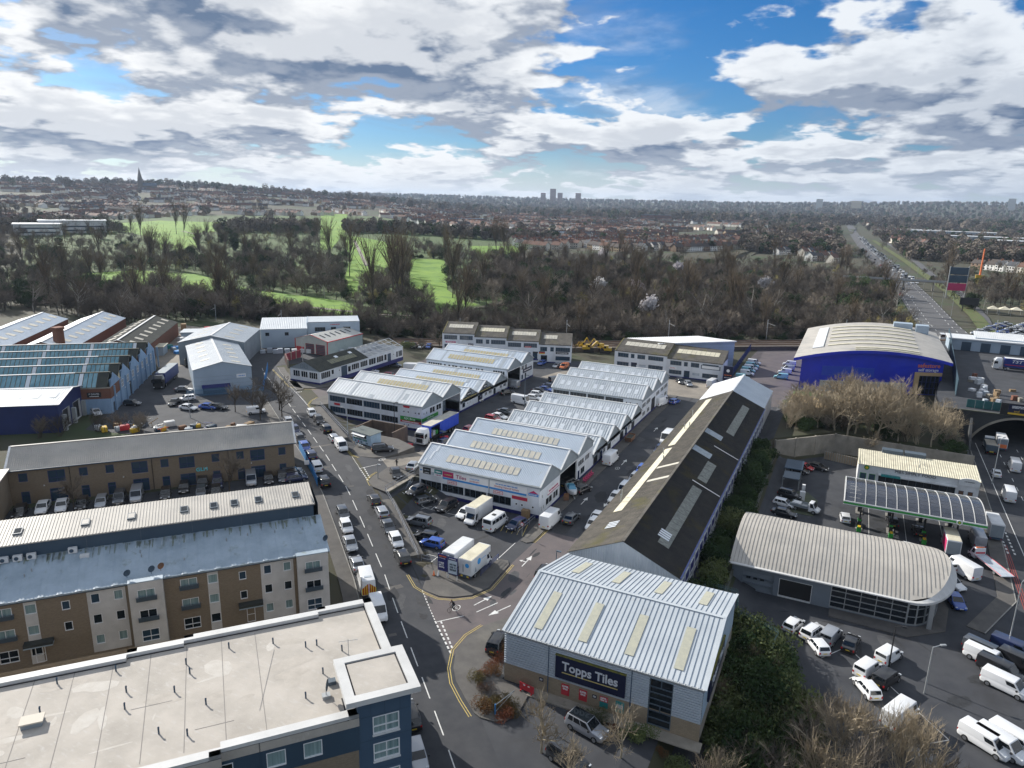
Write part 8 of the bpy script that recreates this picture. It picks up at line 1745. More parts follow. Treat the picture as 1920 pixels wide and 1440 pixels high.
def kiosk():
 a = math.atan2(-1.2,5.8); r = thing('burger_kiosk','pale blue burger kiosk with a white awning flap and green lettering','kiosk',(-93.8,118.3,2.7),a); M_KB = mat('kiosk_blue',(.42,.56,.68),.6,noise=1,col2=(.36,.49,.60))
 box('body',M_KB,r,0,5.8,0,2.9,.15,2.6); sheet(r,(-.5,-.3,2.62),(6.0,-.3,2.62),(6.0,3.3,2.75),(-.5,3.3,2.75),.4,.03,mat('kiosk_roof',(.17,.19,.18),.9)); box('serving_hatch',M_BLACK,r,.5,4.4,-.02,.02,1.5,2.3)
 mb = MB(); mb.mesh_add([(.5,0,2.35),(4.4,0,2.35),(4.5,-.8,2.1),(.4,-.8,2.1),(.5,0,2.39),(4.4,0,2.39),(4.5,-.8,2.14),(.4,-.8,2.14)],[(4,5,6,7)[::-1],(0,1,2,3),(3,2,6,7)]); mb.obj('awning',M_TRIM,r); text('BURGER VAN',mat('kiosk_green',(.03,.19,.14),.5),r,(2.5,-.03,1.1),0,.62,4.2,bold=.02); box('counter',M_TRIM,r,.5,4.4,-.3,0,1.4,1.46)
 for k in range(5): box('menu_picture',(M_SLATE,M_SIGNR,M_SLATE,M_PLW,M_SLATE)[k],r,.8 + k * .9,1.2 + k * .9,-.03,-.005,.35,.65)
 for x in (1.0,4.6): MB().tube((x,.2,.2),(x,.35,.2),.25,10).obj('wheel',M_TYRE,r)
 for k,x in enumerate((2.6,3.6,4.2)): c = thing('folding_chair','pale folding chair in front of the burger kiosk','chair',(-93.8 + x,116.6 - .15 * x,2.72),rng.random() * 3,'chairs at the burger kiosk'); box('seat',M_SHRINK,c,-.22,.22,-.22,.22,.42,.46); box('backrest',M_SHRINK,c,-.22,.22,.2,.24,.46,.9); [MB().tube((sx,sy,0),(sx,sy,.43),.02,5).obj('leg',M_GALV,c) for sx in (-.2,.2) for sy in (-.2,.2)]
kiosk()
def forklift():
 r = thing('forklift','red and black forklift beside the blue curtain lorry','forklift',(-81.4,135.2,Tz(-81.4,135.2) + .03),R(165)); box('body',M_SIGNR,r,-1.1,.2,-.55,.55,.3,1.0); box('counterweight',M_SIGNR,r,-1.4,-.9,-.55,.55,.35,1.25); box('roof',M_FRAMEG,r,-.9,.6,-.5,.5,2.1,2.18)
 for x in (-.85,.55):
  for y in (-.47,.47): MB().tube((x,y,.9),(x,y,2.12),.04,5).obj('roof_post',M_BLACK,r)
 for y in (-.3,.3): box('mast_rail',M_BLACK,r,.7,.82,y - .06,y + .06,.1,2.4); box('fork',M_BLACK,r,.82,1.9,y - .06,y + .06,.3,.36)
 box('seat',M_BLACK,r,-.5,0,-.25,.25,1.0,1.3)
 for x in (-.8,.5):
  for s in (-1,1): put('wheel',wheel_mesh(.33)[0],r,(x,s * .5,.33))
forklift()
def boat():
 r = thing('speedboat','white and blue speedboat on a trailer outside the front shed','boat',(-43.6,119.8,.0),R(-58)); st = [(-2.6,.75,1.0,1.3,.95),(-1,.6,1.0,1.35,1.05),(.6,.6,1.05,1.42,.98),(1.9,.75,1.15,1.5,.62),(2.7,1.1,1.35,1.58,.14)]
 put('hull',bevel(MB().mesh_add(*hull(st)).mesh('hull',paint('white')),.04),r); cv,cf = cabin(-.9,1.1,-.6,.4,1.36,1.95,.8,.55); put('windscreen',MB().mesh_add(cv,cf).mesh('windscreen',mat('boat_glass',(.10,.30,.45),.15)),r); box('cockpit',paint('teal'),r,-2.4,-.9,-.7,.7,1.3,1.36); box('trailer',M_GALV,r,-2.4,3.2,-.1,.1,.4,.55)
 for s in (-1,1): put('wheel',wheel_mesh(.33)[0],r,(-1.0,s * .9,.33))
boat()
def lamp_post(x,y,z,h,arm,az,label,m=M_GALV):
 r = thing('lamp_post',label,'lamp post',(x,y,z),R(az)); MB().tube((0,0,0),(0,0,h),.11,8,.06).obj('column',m,r); MB().tube((0,0,h),(arm,0,h + .25),.05,6).obj('arm',m,r); box('lamp_head',m,r,arm - .1,arm + .6,-.14,.14,h + .18,h + .32)
lamp_post(-97.4,121.2,2.7,6.0,1.2,180,'white street lamp at the end of the sunken shed railing'); lamp_post(-90.6,129.4,0,9.0,.5,0,'tall dark lamp post beside the green shop sign',M_BLACK); lamp_post(-75.8,168.5,0,9,.5,0,'dark lamp post between the shed rows',M_FRAMEG); lamp_post(32.1,175.2,-3,10,1.4,60,'tall leaning lamp column beside the main road'); lamp_post(24.7,105.4,-3,10,1.2,60,'tall pale lamp column on the dealer lot edge'); lamp_post(13.9,89.8,-3,6.4,1.0,30,'white curved lamp post in the dealer bays'); lamp_post(10.1,93.3,-3,6.0,.6,0,'black lamp post beside the small vans',M_BLACK); lamp_post(-76.3,103.3,2.75,2.6,.0,0,'short sign pole on the forecourt corner'); lamp_post(-33.6,87.2,0,5.4,.1,0,'bare dark pole at the corner of the long shed',M_FRAMEG); lamp_post(-155,172,2.7,8,.6,0,'slim lamp post in front of the cream garage'); lamp_post(-137.5,113.5,2.7,6.5,.6,0,'lamp post among the works yard debris')
for k,y in enumerate((430,470,520,580,640,720)): lamp_post(47 - k * 1.0,y,Tz(47,y),11,2.0,180,'lamp column on the far main road verge, %s from the bridge' % ('first','second','third','fourth','fifth','sixth')[k])
def palisade(label,pts,z,h=2.4,m=None):
 m = m or mat('green_palisade',(.10,.17,.17),.5); r = thing('palisade_fence',label,'fence',(0,0,0)); pale = MB().box(-.035,.035,-.02,.02,0,h).mesh('pale',m)
 for a,b in zip(pts[:-1],pts[1:]):
  L_ = math.hypot(b[0] - a[0],b[1] - a[1]); n = int(L_ / .22); an = math.atan2(b[1] - a[1],b[0] - a[0])
  for k in range(n): put('pale',pale,r,(a[0] + (b[0] - a[0]) * k / n,a[1] + (b[1] - a[1]) * k / n,z),an)
  for hh in (.4,h - .4): MB().tube((*a,z + hh),(*b,z + hh),.035,4).obj('rail',m,r)
palisade('grey-green palisade fence behind the tile store beside the showroom',[(-14.2,90.5),(-13.8,95.8),(-9.4,95.6),(-8.8,92.0)],-.6); palisade('second run of palisade fence above the dealer row',[(-8.8,92.0),(-3.2,89.4),(-3.6,86.4)],-1.6)
palisade('navy palisade fence beside the storage car park',[(-31.5,206),(-32.5,250),(-33,285)],0,2.6,M_FRAMEB)
seg_wall('sheet_fence','corrugated grey sheet fence between the gabled shed and the storage yard',[(-180.5,149),(-190,158),(-200,168)],2.6,5.0,M_STEEL,.08,2.5,'fence'); seg_wall('maroon_wall','maroon painted yard wall at the bend of the street',[(-154,164.5),(-160.5,170.5),(-161,178)],2.7,5.2,mat('maroon_paint',(.25,.03,.05),.7,noise=2,col2=(.19,.025,.04)),.3,2.2); palisade('bright blue palisade beside the gabled shed',[(-141,140.5),(-150,151),(-158,160)],2.7,2.2,M_BLUEFENCE); palisade('light blue mesh fence in front of the gabled shed',[(-152.5,125.5),(-143,136.5),(-140.5,140)],2.7,2.0,mat('pale_blue_mesh',(.12,.25,.40),.6))
def barrier():
 r = thing('crowd_barrier','red plastic barrier leaning at the tile store plinth','barrier',(-28.6,64.3,.14),R(-8)); box('panel',M_SIGNR,r,0,1.9,-.04,.04,.15,1.0); [box('foot',M_SIGNR,r,x,x + .1,-.3,.3,0,.15) for x in (.2,1.6)]; [box('reflector',M_LETW,r,x,x + .25,-.06,-.04,.75,.9) for x in (.5,1.1)]
 g = thing('steel_gate_arm','blue triangular gate arm at the tile store entrance','gate',(-29.2,59.3,.15),R(75)); MB().tube((0,0,0),(0,0,1.3),.07,6).obj('post',M_BLUEFENCE,g); MB().tube((0,0,.3),(3.2,0,1.15),.045,5).obj('arm',M_GALV,g); MB().tube((0,0,1.15),(3.2,0,1.2),.045,5).obj('arm',M_GALV,g)
 r = thing('waste_skip','rusty orange skip outside the low four-bay shed','skip',(-42.9,156,.14)); mb = MB(); mb.mesh_add([(-.7,-1.2,0),(.7,-1.2,0),(.7,1.2,0),(-.7,1.2,0),(-.85,-1.9,1.2),(.85,-1.9,1.2),(.85,1.9,1.2),(-.85,1.9,1.2)],[(0,1,5,4),(1,2,6,5),(2,3,7,6),(3,0,4,7),(3,2,1,0)]); mb.obj('skip_body',M_RUST,r); box('rubble',M_CONCD,r,-.7,.7,-1.5,1.5,.7,.95)
 r = thing('wheelie_bin','red wheeled bin in front of the lorry cab','bin',(-84.6,126.4,Tz(-84.6,126.4) + .02)); box('body',M_SIGNR,r,-.6,.6,-.5,.5,.15,1.1); box('lid',M_SIGNR,r,-.65,.65,-.55,.55,1.1,1.2)
 for k in range(6): r = thing('chair_stack','red metal chair outside the front shed units','chair',(-43.4,126.5 + k * .9,.14),group='red chairs outside the sheds'); box('seat',M_SIGNP,r,-.25,.25,-.25,.25,.4,.46); box('backrest',M_SIGNP,r,-.25,-.2,-.25,.25,.46,.95); [box('leg',M_SIGNP,r,x - .03,x + .03,y - .03,y + .03,0,.4) for x in (-.2,.2) for y in (-.2,.2)]
 r = thing('advertising_board','brown A-board standing at the front shed corner','sign',(-43.3,116.2,.14),R(30)); box('panel',M_RUST,r,-.5,.5,-.05,.05,.1,1.5); [box('foot',M_BLACK,r,x - .05,x + .05,-.3,.3,0,.1) for x in (-.4,.4)]; r = thing('plywood_crate','square plywood crate against the front shed wall','crate',(-47.0,106.2,.05)); box('side',M_WOOD,r,-.7,.7,-.4,.4,0,1.5); [box('batten',M_PALLET,r,-.72,.72,-.43,-.4,z,z + .12) for z in (.1,.7,1.3)]
 r = thing('speed_sign','round white speed sign on a post at the hatched bay','sign',(-44.5,99.3,.05)); MB().tube((0,0,0),(0,0,2.4),.05,6).obj('post',M_GALV,r); MB().tube((0,-.08,2.2),(0,-.05,2.2),.32,16).obj('disc',M_SIGNR,r); MB().tube((0,-.1,2.2),(0,-.08,2.2),.24,16).obj('disc_face',M_LETW,r); text('5',M_SIGNK,r,(0,-.11,2.2),0,.3)
 r = thing('pylon_sign','navy pylon sign beside the storage car park entrance','sign',(-31.6,222,0)); box('pylon',M_SIGNN,r,-1.4,1.4,-.3,.3,0,6.2); MB().tube((0,-.34,4.8),(0,-.3,4.8),.5,12).obj('emblem',M_LETW,r); text('~1',M_LETO,r,(0,-.32,3.4),0,.5,2.2); text('~1',M_LETW,r,(0,-.32,2.6),0,.4,2.0); box('pale_panel',M_SHRINK,r,-1.0,1.0,-.33,-.3,.6,1.6)
barrier()
def digger(x,y,z,head,label):
 r = thing('excavator',label,'excavator',(x,y,z),R(head),'yellow excavators by the railway'); M_Y = paint('yellow'); box('cab',M_Y,r,-1.2,.4,-.9,.9,1.1,2.9); box('cab_window',M_CARGLASS,r,-.4,.42,-.92,.92,1.9,2.7); box('engine',M_Y,r,-2.4,-1.2,-1.1,1.1,1.1,2.1); MB().tube((.4,0,1.6),(3.0,0,4.2),.22,5).obj('boom',M_Y,r); MB().tube((3.0,0,4.2),(4.8,0,1.8),.18,5).obj('dipper',M_Y,r); box('bucket',M_TRIMK,r,4.5,5.4,-.5,.5,.9,1.8); [box('track',M_TRIMK,r,-1.9,1.9,y_ - .3,y_ + .3,0,.9) for y_ in (-1.0,1.0)]
for k,(x,y,h_) in enumerate(((-86,248,20),(-83,252,160),(-90,251,70),(-80,249,200))): digger(x,y,.1,h_,'yellow excavator in the railside compound, %s' % ('nearest the terrace end','behind the nearest one','left of the group','right of the group')[k])
r = thing('shipping_container','dark green shipping container in the railside compound','container',(-72,252,.1),R(25)); mb = MB(); [mb.box(i * .3,i * .3 + .18,-1.22 - .03,1.22 + .03,.05,2.6) for i in range(20)]; mb.box(0,6,-1.22,1.22,0,2.6); mb.obj('body',M_SIGNT,r); [box('door',M_SIGNT,r,6.0,6.08,s,s + 1.1,.1,2.5) for s in (-1.15,.05)]
r = thing('trailer_body','white box trailer parked beside the far shed row','trailer',(-121.5,186.5,Tz(-121.5,186.5) + .02),R(15)); put('box_body',bevel(MB().box(-4.2,4.2,-1.2,1.2,.9,3.4).mesh('box_body',paint('white')),.05),r); box('chassis',M_TRIMK,r,-4,4,-.6,.6,.5,.9); [put('wheel',wheel_mesh(.4)[0],r,(x,s * 1.0,.4)) for x in (-2.6,-1.6) for s in (-1,1)]
# scrap and stored goods in the works yards
rs = random.Random(11)
for k in range(46):
 t = rs.random(); x,y = -146 + t * 34 + rs.uniform(-2,2),100 + t * 17 + rs.uniform(-3.2,2.2); m_ = rs.choice([M_SHRINK,M_TRIM,M_WOOD,M_SIGNY,M_SIGNR,M_FRAMEB,M_GALV,M_RUST,M_LETO,M_SLATE])
 r = thing('scrap_item','odd piece of scrap in the heap behind the brick offices','scrap',(x,y,2.72),rs.random() * 3,'scrap heap behind the offices')
 if rs.random() < .45: MB().tube((-1.1,0,.15 + rs.random()),(1.1,.2,.15 + rs.random() * 1.4),.09,5).obj('beam',m_,r); MB().tube((-.5,-.4,0),(-.4,.5,.9),.06,5).obj('beam',m_,r)
 else: s_ = rs.uniform(.5,1.1); put('lump',bevel(MB().box(-s_,s_,-s_ * .6,s_ * .6,0,s_ * 1.1).mesh('lump',m_),.08),r); box('strap',M_BLACK,r,-s_ * 1.01,s_ * 1.01,-.05,.05,0,s_ * 1.12)
for k in range(70):
 x,y = -236 + rs.random() * 50,160 + rs.random() * 36
 if (y - 150) < (x + 182) * -.2 - 6: continue
 stack(x,y,2.78,rs.uniform(1,2.6),rs.uniform(1,2),rs.uniform(.8,2.4),rs.choice([M_SHRINK,M_TRIM,M_SIGNR,M_SIGNB,M_LETO,M_GALV,M_SIGNT,M_WOOD]),'stacked goods in the crowded storage yard below the woods','goods in the storage yard',rz=rs.random() * 3)
for k in range(14): stack(-176 + k * 1.8 + rs.uniform(-.5,.5),176 + k * 1.25 + rs.uniform(-1,1),2.75,1.6,1.4,rs.uniform(.9,1.7),rs.choice([M_SHRINK,M_BLUEFENCE,M_TRIM]),'wrapped pallet goods in front of the blue-grey warehouse','goods by the warehouse',rz=rs.random())
# ================================================================ people
def person(name_loc,label,pose,top,legs,skin=(.45,.27,.18),rz=0.0):
 """one skinned figure; pose: joint -> (x, y, z), facing +x"""
 J = dict(pelvis=(0,0,.95),chest=(.04,0,1.32),neck=(.07,0,1.50),head=(.10,0,1.66),lsh=(.04,.19,1.42),lel=(.02,.26,1.14),lha=(.10,.25,.92),rsh=(.04,-.19,1.42),rel=(.02,-.26,1.14),rha=(.10,-.25,.92),lhip=(0,.1,.92),lkn=(.03,.11,.50),lan=(-.02,.11,.08),lto=(.16,.12,.03),rhip=(0,-.1,.92),rkn=(.03,-.11,.5),ran=(-.02,-.11,.08),rto=(.16,-.12,.03))
 J.update(pose); names = list(J); rad = dict(pelvis=.155,chest=.17,neck=.06,head=.105,lsh=.07,rsh=.07,lel=.045,rel=.045,lha=.04,rha=.04,lhip=.1,rhip=.1,lkn=.065,rkn=.065,lan=.045,ran=.045,lto=.035,rto=.035)
 E_ = [('pelvis','chest'),('chest','neck'),('neck','head'),('chest','lsh'),('lsh','lel'),('lel','lha'),('chest','rsh'),('rsh','rel'),('rel','rha'),('pelvis','lhip'),('lhip','lkn'),('lkn','lan'),('lan','lto'),('pelvis','rhip'),('rhip','rkn'),('rkn','ran'),('ran','rto')]
 me = bpy.data.meshes.new('person'); me.from_pydata([J[n] for n in names],[(names.index(a),names.index(b)) for a,b in E_],[])
 me.materials.append(mat('clothes_' + top[0],top[1],.85)); o = put('person',me,None,name_loc,rz); tag(o,label,'person')
 sk = o.modifiers.new('skin','SKIN'); sv = me.skin_vertices[0].data
 for i,n in enumerate(names): sv[i].radius = (rad[n],rad[n]); sv[i].use_root = (n == 'pelvis')
 o.modifiers.new('sub','SUBSURF').levels = 1; o.modifiers['sub'].render_levels = 2
 h = Vector(J['head'])
 def ball(nm,c,r_,m_,sc=(1,1,1)):
  mb = MB(); n = 10
  for i in range(6):
   for k in range(n):
    P = lambda i_,k_: (c[0] + r_ * sc[0] * math.sin(math.pi * i_ / 6) * math.cos(2 * math.pi * k_ / n),c[1] + r_ * sc[1] * math.sin(math.pi * i_ / 6) * math.sin(2 * math.pi * k_ / n),c[2] + r_ * sc[2] * math.cos(math.pi * i_ / 6)); mb.face(P(i,k),P(i + 1,k),P(i + 1,k + 1),P(i,k + 1))
  return mb.obj(nm,m_,o,smooth=True)
 M_SK = mat('skin',skin,.6); ball('face',(h.x + .02,0,h.z - .01),.112,M_SK,(.9,.8,1.1)); ball('hair',(h.x - .02,0,h.z + .035),.118,mat('dark_hair',(.02,.015,.012),.8),(.95,.9,.95)); ball('nose',(h.x + .125,0,h.z - .02),.018,M_SK)
 for s,nm in ((1,'lha'),(-1,'rha')):
  c = J[nm]; ball('hand',(c[0] + .03,c[1],c[2] - .05),.05,M_SK,(1,.5,1.3))
 for a,b,r0 in (('lhip','lkn',.11),('rhip','rkn',.11)) + ((('lkn','lan',.075),('rkn','ran',.075)) if legs[2] else ()): MB().tube(J[a],J[b],r0,8,r0 * .72).obj('trouser_leg',mat('legs_' + legs[0],legs[1],.85),o)
 if not legs[2]:
  for a,b in (('lkn','lan'),('rkn','ran')): MB().tube(J[a],J[b],.06,8,.045).obj('bare_leg',M_SK,o)
 return o
person((-76.6,109.9,2.78),'person in black top and shorts walking across the forecourt',dict(lkn=(.18,.11,.52),lan=(.10,.11,.10),lto=(.27,.12,.05),rkn=(-.08,-.11,.5),ran=(-.30,-.11,.12),rto=(-.14,-.12,.03),lel=(-.12,.27,1.16),lha=(-.05,.27,.92),rel=(.14,-.26,1.18),rha=(.32,-.24,1.05)),('black',(.012,.012,.013)),('shorts',(.015,.015,.016),False),rz=R(250))
def cyclist():
 x,y,hd = -43.4,74.7,R(238); b = thing('bicycle','dark bicycle ridden over the speed roundel by a rider in black','bicycle',(x,y,.05),hd); wm = MB(); n = 18
 for i in range(n): a0,a1 = 2 * math.pi * i / n,2 * math.pi * (i + 1) / n; wm.tube((.34 * math.cos(a0),0,.34 * math.sin(a0)),(.34 * math.cos(a1),0,.34 * math.sin(a1)),.022,5,cap=False)
 for i in range(8): a0 = math.pi * i / 4; wm.tube((0,0,0),(.33 * math.cos(a0),0,.33 * math.sin(a0)),.004,3,cap=False)
 wme = wm.mesh('wheel',M_TYRE)
 for wx in (-.52,.52): put('wheel',wme,b,(wx,0,.36))
 fr = MB(); [fr.tube(a,c,.022,6) for a,c in (((-.52,0,.36),(-.08,0,.32)),((-.08,0,.32),(-.2,0,.85)),((-.52,0,.36),(-.18,0,.78)),((-.08,0,.32),(.36,0,.82)),((-.18,0,.78),(.34,0,.88)),((.34,0,.98),(.52,0,.36)))]; fr.obj('frame',M_BLACK,b); box('saddle',M_BLACK,b,-.34,-.08,-.07,.07,.9,.95); MB().tube((.38,-.27,1.02),(.38,.27,1.02),.018,5).obj('handlebar',M_BLACK,b)
 for s in (-1,1): MB().tube((-.08,s * .06,.32),(-.08 + s * .12,s * .06,.32 + s * .11),.016,5).obj('crank',M_GALV,b); box('pedal',M_BLACK,b,-.13 + s * .12,-.03 + s * .12,s * .06 - .0 if s > 0 else -.15,.15 if s > 0 else -.06,.31 + s * .11,.34 + s * .11)
 person((x,y,.05),'person in dark clothes riding a bicycle out of the estate',dict(pelvis=(-.2,0,1.02),chest=(.06,0,1.36),neck=(.16,0,1.52),head=(.22,0,1.66),lsh=(.1,.19,1.43),lel=(.24,.25,1.22),lha=(.38,.24,1.07),rsh=(.1,-.19,1.43),rel=(.24,-.25,1.22),rha=(.38,-.24,1.07),lhip=(-.18,.1,1.0),lkn=(.16,.12,.78),lan=(.02,.11,.46),lto=(.16,.12,.44),rhip=(-.18,-.1,1.0),rkn=(.08,-.12,.64),ran=(-.2,-.11,.28),rto=(-.06,-.12,.24)),('black',(.012,.012,.013)),('jeans',(.018,.02,.03),True),rz=hd)
cyclist()
# ================================================================ far furniture: footbridge, gantry signs, sales-lot tents, church, tower blocks, retail sheds
def far_things():
 r = thing('footbridge','pale concrete footbridge across the far main road','bridge',(0,566,Tz(30,566))); box('deck',M_CONC,r,-8,62,-1.5,1.5,5.6,6.2); [box('parapet_rail',M_GALV,r,-8,62,y,y + .1,6.2,7.3) for y in (-1.4,1.3)]; [box('pier',M_CONC,r,x,x + 1,-.8,.8,0,5.6) for x in (14,30,48)]
 r = thing('advertising_tower','tall dark tower of stacked advertising screens beyond the arch','billboard',(58,528,Tz(58,528)),R(10)); [box('screen',M_SLATE if k else M_SIGNP,r,-5,5,-.5,.5,5 + k * 5,9.4 + k * 5) for k in range(3)]; [box('post',M_GALV,r,x,x + .5,-.3,.3,0,20) for x in (-5.4,5)]
 r = thing('black_billboard','back of a wide black billboard above the sales lot','billboard',(58,462,Tz(58,462)),R(6)); box('panel',M_BLACK,r,-4.6,4.6,-.2,.2,3.6,7.6); [box('post',M_BLACK,r,x,x + .4,-.2,.2,0,3.6) for x in (-3,3)]
 for k in range(3): r = thing('canopy_tent','cream peaked canopy over the sales lot, %s of three' % ('left','middle','right')[k],'tent',(69 + k * 5.4,459 + k * .8,Tz(70,460))); MB().mesh_add([(-2.8,-2.8,3),(2.8,-2.8,3),(2.8,2.8,3),(-2.8,2.8,3),(0,0,4.6)],[(0,1,4),(1,2,4),(2,3,4),(3,0,4),(3,2,1,0)]).obj('canopy',M_GRPC,r); [MB().tube((x,y,0),(x,y,3),.08,5).obj('leg',M_GALV,r) for x in (-2.6,2.6) for y in (-2.6,2.6)]
 r = thing('sales_office','white flat-roofed sales office at the right edge','building',(72,372,.1)); box('roof',M_WROOF,r,0,14,0,10,4.2,4.7); box('glazing',M_GLASSB,r,.6,13.4,.6,9.4,0,4.2); [box('column',M_TRIM,r,x,x + .4,0,.4,0,4.2) for x in (0,4.5,9,13.6)]
 seg_wall('lot_fence','pale blue mesh fence along the near edge of the sales lot',[(44,352),(62,362),(82,372)],0,2.2,mat('lot_mesh',(.20,.32,.36),.6),.06,3.0,'fence')
 # church spire on the hill
 def P(px,d): # direction of a far thing given as azimuth from the shed row axis
  return d * math.cos(R(px)),d * math.sin(R(px))
 x,y = P(142.2,2350); r = thing('church','dark church with a tall needle spire on the town hill','church',(x,y,Tz(x,y)),R(50)); M_ST = mat('church_stone',(.12,.11,.10),.9); box('nave',M_ST,r,6,42,-9,9,0,13); sheet(r,(6,-9,13),(42,-9,13),(42,0,21),(6,0,21),3,.2,M_SLATE); sheet(r,(42,9,13),(6,9,13),(6,0,21),(42,0,21),3,.2,M_SLATE); box('tower',M_ST,r,-6,6,-6,6,0,30); MB().tube((0,0,30),(0,0,62),6.6,8,.2).obj('spire',M_ST,r)
 for k,(az,d,h_,w) in enumerate(((113.2,5200,84,34),(112.45,5300,112,42),(111.9,5250,86,36),(110.5,5400,84,40),(93.0,5200,74,40),(90.6,5300,60,60),(81.5,5600,72,40))):
  x,y = P(az,d); nm = ('first slab block of the skyline group','tallest slab block of the skyline group','third slab block of the skyline group','lone tower block right of the skyline group','pale tower block on the right skyline','cream office block on the right skyline','white block far right on the skyline')[k]
  r = thing('tower_block',nm,'tower block',(x,y,Tz(x,y) - 2),R(az)); mm = (mat('brown_tower',(.20,.11,.09),.8),mat('pale_tower',(.50,.50,.48),.8),mat('cream_tower',(.60,.50,.34),.8))[0 if k < 4 else 1 + (k == 5)]; box('shaft',mm,r,-w / 2,w / 2,-w / 2,w / 2,0,h_); [box('floor_band',M_TRIM,r,-w / 2 - .3,-w / 2,-w / 2,w / 2,z,z + 1.6) for z in range(8,int(h_) - 4,8)]
 for k,(az,d,L_,h_,m1) in enumerate(((84.5,1750,150,12,M_WROOF),(82.5,1500,110,11,M_SHRINK),(80.0,1350,90,11,M_SLATE),(86.2,1950,70,9,M_TRIM),(146.5,900,60,13,M_TRIM),(148.5,870,40,11,M_TRIM),(104.5,2300,90,18,M_BRICKR),(119.0,1450,60,10,M_BRICKR),(112.5,1050,50,9,M_BRICKR))):
  x,y = P(az,d); r = thing('large_building',('long white retail shed beside the far main road','pale retail shed right of the far main road','dark blue retail shed at the right edge','small white shed left of the retail park','white flat-roofed college block at the left edge','second white block at the left edge','red brick mansion block above the far houses','red brick block at the end of the golf course','brick school behind the golf course trees')[k],'building',(x,y,Tz(x,y) - 1),R(az + 90)); box('walls',m1 if k != 0 else M_BLUEGREY,r,-L_ / 2,L_ / 2,-16,16,0,h_); box('roof',M_WROOF if k < 6 else M_SLATE,r,-L_ / 2 - 1,L_ / 2 + 1,-17,17,h_,h_ + 1); [box('window_band',M_GLASSB,r,-L_ / 2 + 2,L_ / 2 - 2,s * 16.05 - .05,s * 16.05 + .05,z,z + 1.4) for z in range(3,int(h_) - 2,4) for s in (-1,1)]
 r = thing('piling_rig','tall orange piling rig on the site beyond the sales lot','crane',(92,700,Tz(92,700))); MB().tube((0,0,0),(0,0,24),.8,6,.5).obj('mast',M_LETO,r); box('base',paint('yellow'),r,-3,3,-2,2,0,3)
far_things()
# ================================================================ trees, shrubs, woods
M_BARK = mat('bark',(.085,.068,.05),.95,noise=.6,col2=(.055,.045,.035)); M_BARKW = mat('birch_bark',(.42,.40,.36),.9,noise=.8,col2=(.25,.23,.2))
def tinted(name,c1,c2,rough=.95):
 m = bpy.data.materials.new(name); m.use_nodes = True; nt = m.node_tree; b = nt.nodes['Principled BSDF']; b.inputs['Roughness'].default_value = rough; b.inputs['Specular IOR Level'].default_value = .2
 oi = nt.nodes.new('ShaderNodeObjectInfo'); mx = nt.nodes.new('ShaderNodeMix'); mx.data_type = 'RGBA'; nt.links.new(oi.outputs['Random'],mx.inputs[0]); mx.inputs[6].default_value = (*c1,1); mx.inputs[7].default_value = (*c2,1); nt.links.new(mx.outputs[2],b.inputs['Base Color']); MATS[name] = m; return m
M_TWIG = tinted('twigs',(.085,.073,.060),(.235,.20,.162)); M_TWIGP = tinted('poplar_twigs',(.13,.10,.065),(.17,.13,.085)); M_TWIGT = tinted('tan_twigs',(.26,.215,.15),(.36,.30,.215)); M_BLOS = tinted('blossom',(.60,.54,.56),(.66,.66,.64)); M_LEAFD = tinted('dark_leaf',(.026,.050,.019),(.05,.078,.028)); M_LEAFM = tinted('shrub_leaf',(.085,.115,.045),(.14,.16,.065)); M_WILLOW = tinted('willow_twigs',(.26,.22,.08),(.30,.26,.10)); M_LEAFR = tinted('red_shrub_leaf',(.16,.055,.03),(.10,.09,.03))
def grow(seed,H,style):
 """skeleton of a leafless tree: returns branch segments (a, b, ra, rb) and twig segments"""
 g = random.Random(seed); seg,tw = [],[]
 def rv(d,ang):
  p = d.orthogonal().normalized(); p.rotate(Matrix.Rotation(g.uniform(0,2 * math.pi),3,d)); return (d * math.cos(ang) + p * math.sin(ang)).normalized()
 def branch(p,d,L,r,lev):
  n = 3 if lev < 2 else 2; q = p.copy(); pts = [q.copy()]
  for i in range(n):
   d = (d + Vector((g.gauss(0,.10),g.gauss(0,.10),.10 if style != 'willow' or lev < 2 else -.35))).normalized(); q = q + d * L / n; pts.append(q.copy())
  for i in range(n): seg.append((pts[i],pts[i + 1],r * (1 - .5 * i / n),r * (1 - .5 * (i + 1) / n),lev))
  if lev >= MAXL:
   for k in range(TW):
    t = g.random(); o = pts[0].lerp(pts[-1],t); dd = rv(d,g.uniform(.2,.9)); tw.append((o,o + (dd + Vector((0,0,.15 if style != 'willow' else -.7))) * g.uniform(.5,1.25) * TL))
   return
  kids = NK[min(lev,len(NK) - 1)]
  for k in range(kids):
   t = .35 + .65 * (k + g.random() * .7) / kids; o = pts[0].lerp(pts[-1],min(1,t)); ang = g.uniform(*ANG[min(lev,len(ANG) - 1)]); branch(o,rv(d,ang),L * g.uniform(.55,.78),r * .52,lev + 1)
 if style == 'poplar': MAXL,TW,TL,NK,ANG = 2,12,H * .07,[26,3],[(.18,.38),(.2,.5)]; branch(Vector((0,0,0)),Vector((0,0,1)),H * .9,H * .014,0)
 elif style == 'shrub':
  MAXL,TW,TL,NK,ANG = 2,9,H * .16,[4,4],[(.2,.6),(.3,.8)]
  for k in range(9): branch(Vector((g.gauss(0,.3),g.gauss(0,.3),0)),rv(Vector((0,0,1)),g.uniform(.1,.7)),H * .62,H * .010,0)
 else:
  MAXL,TW,TL,NK,ANG = 3,9,H * .085,[8,4,4],[(.35,1.2),(.35,1.0),(.3,1.0)]; branch(Vector((0,0,0)),Vector((g.gauss(0,.03),g.gauss(0,.03),1)),H * (.50 if style != 'birch' else .7),H * .02,0)
 return seg,tw
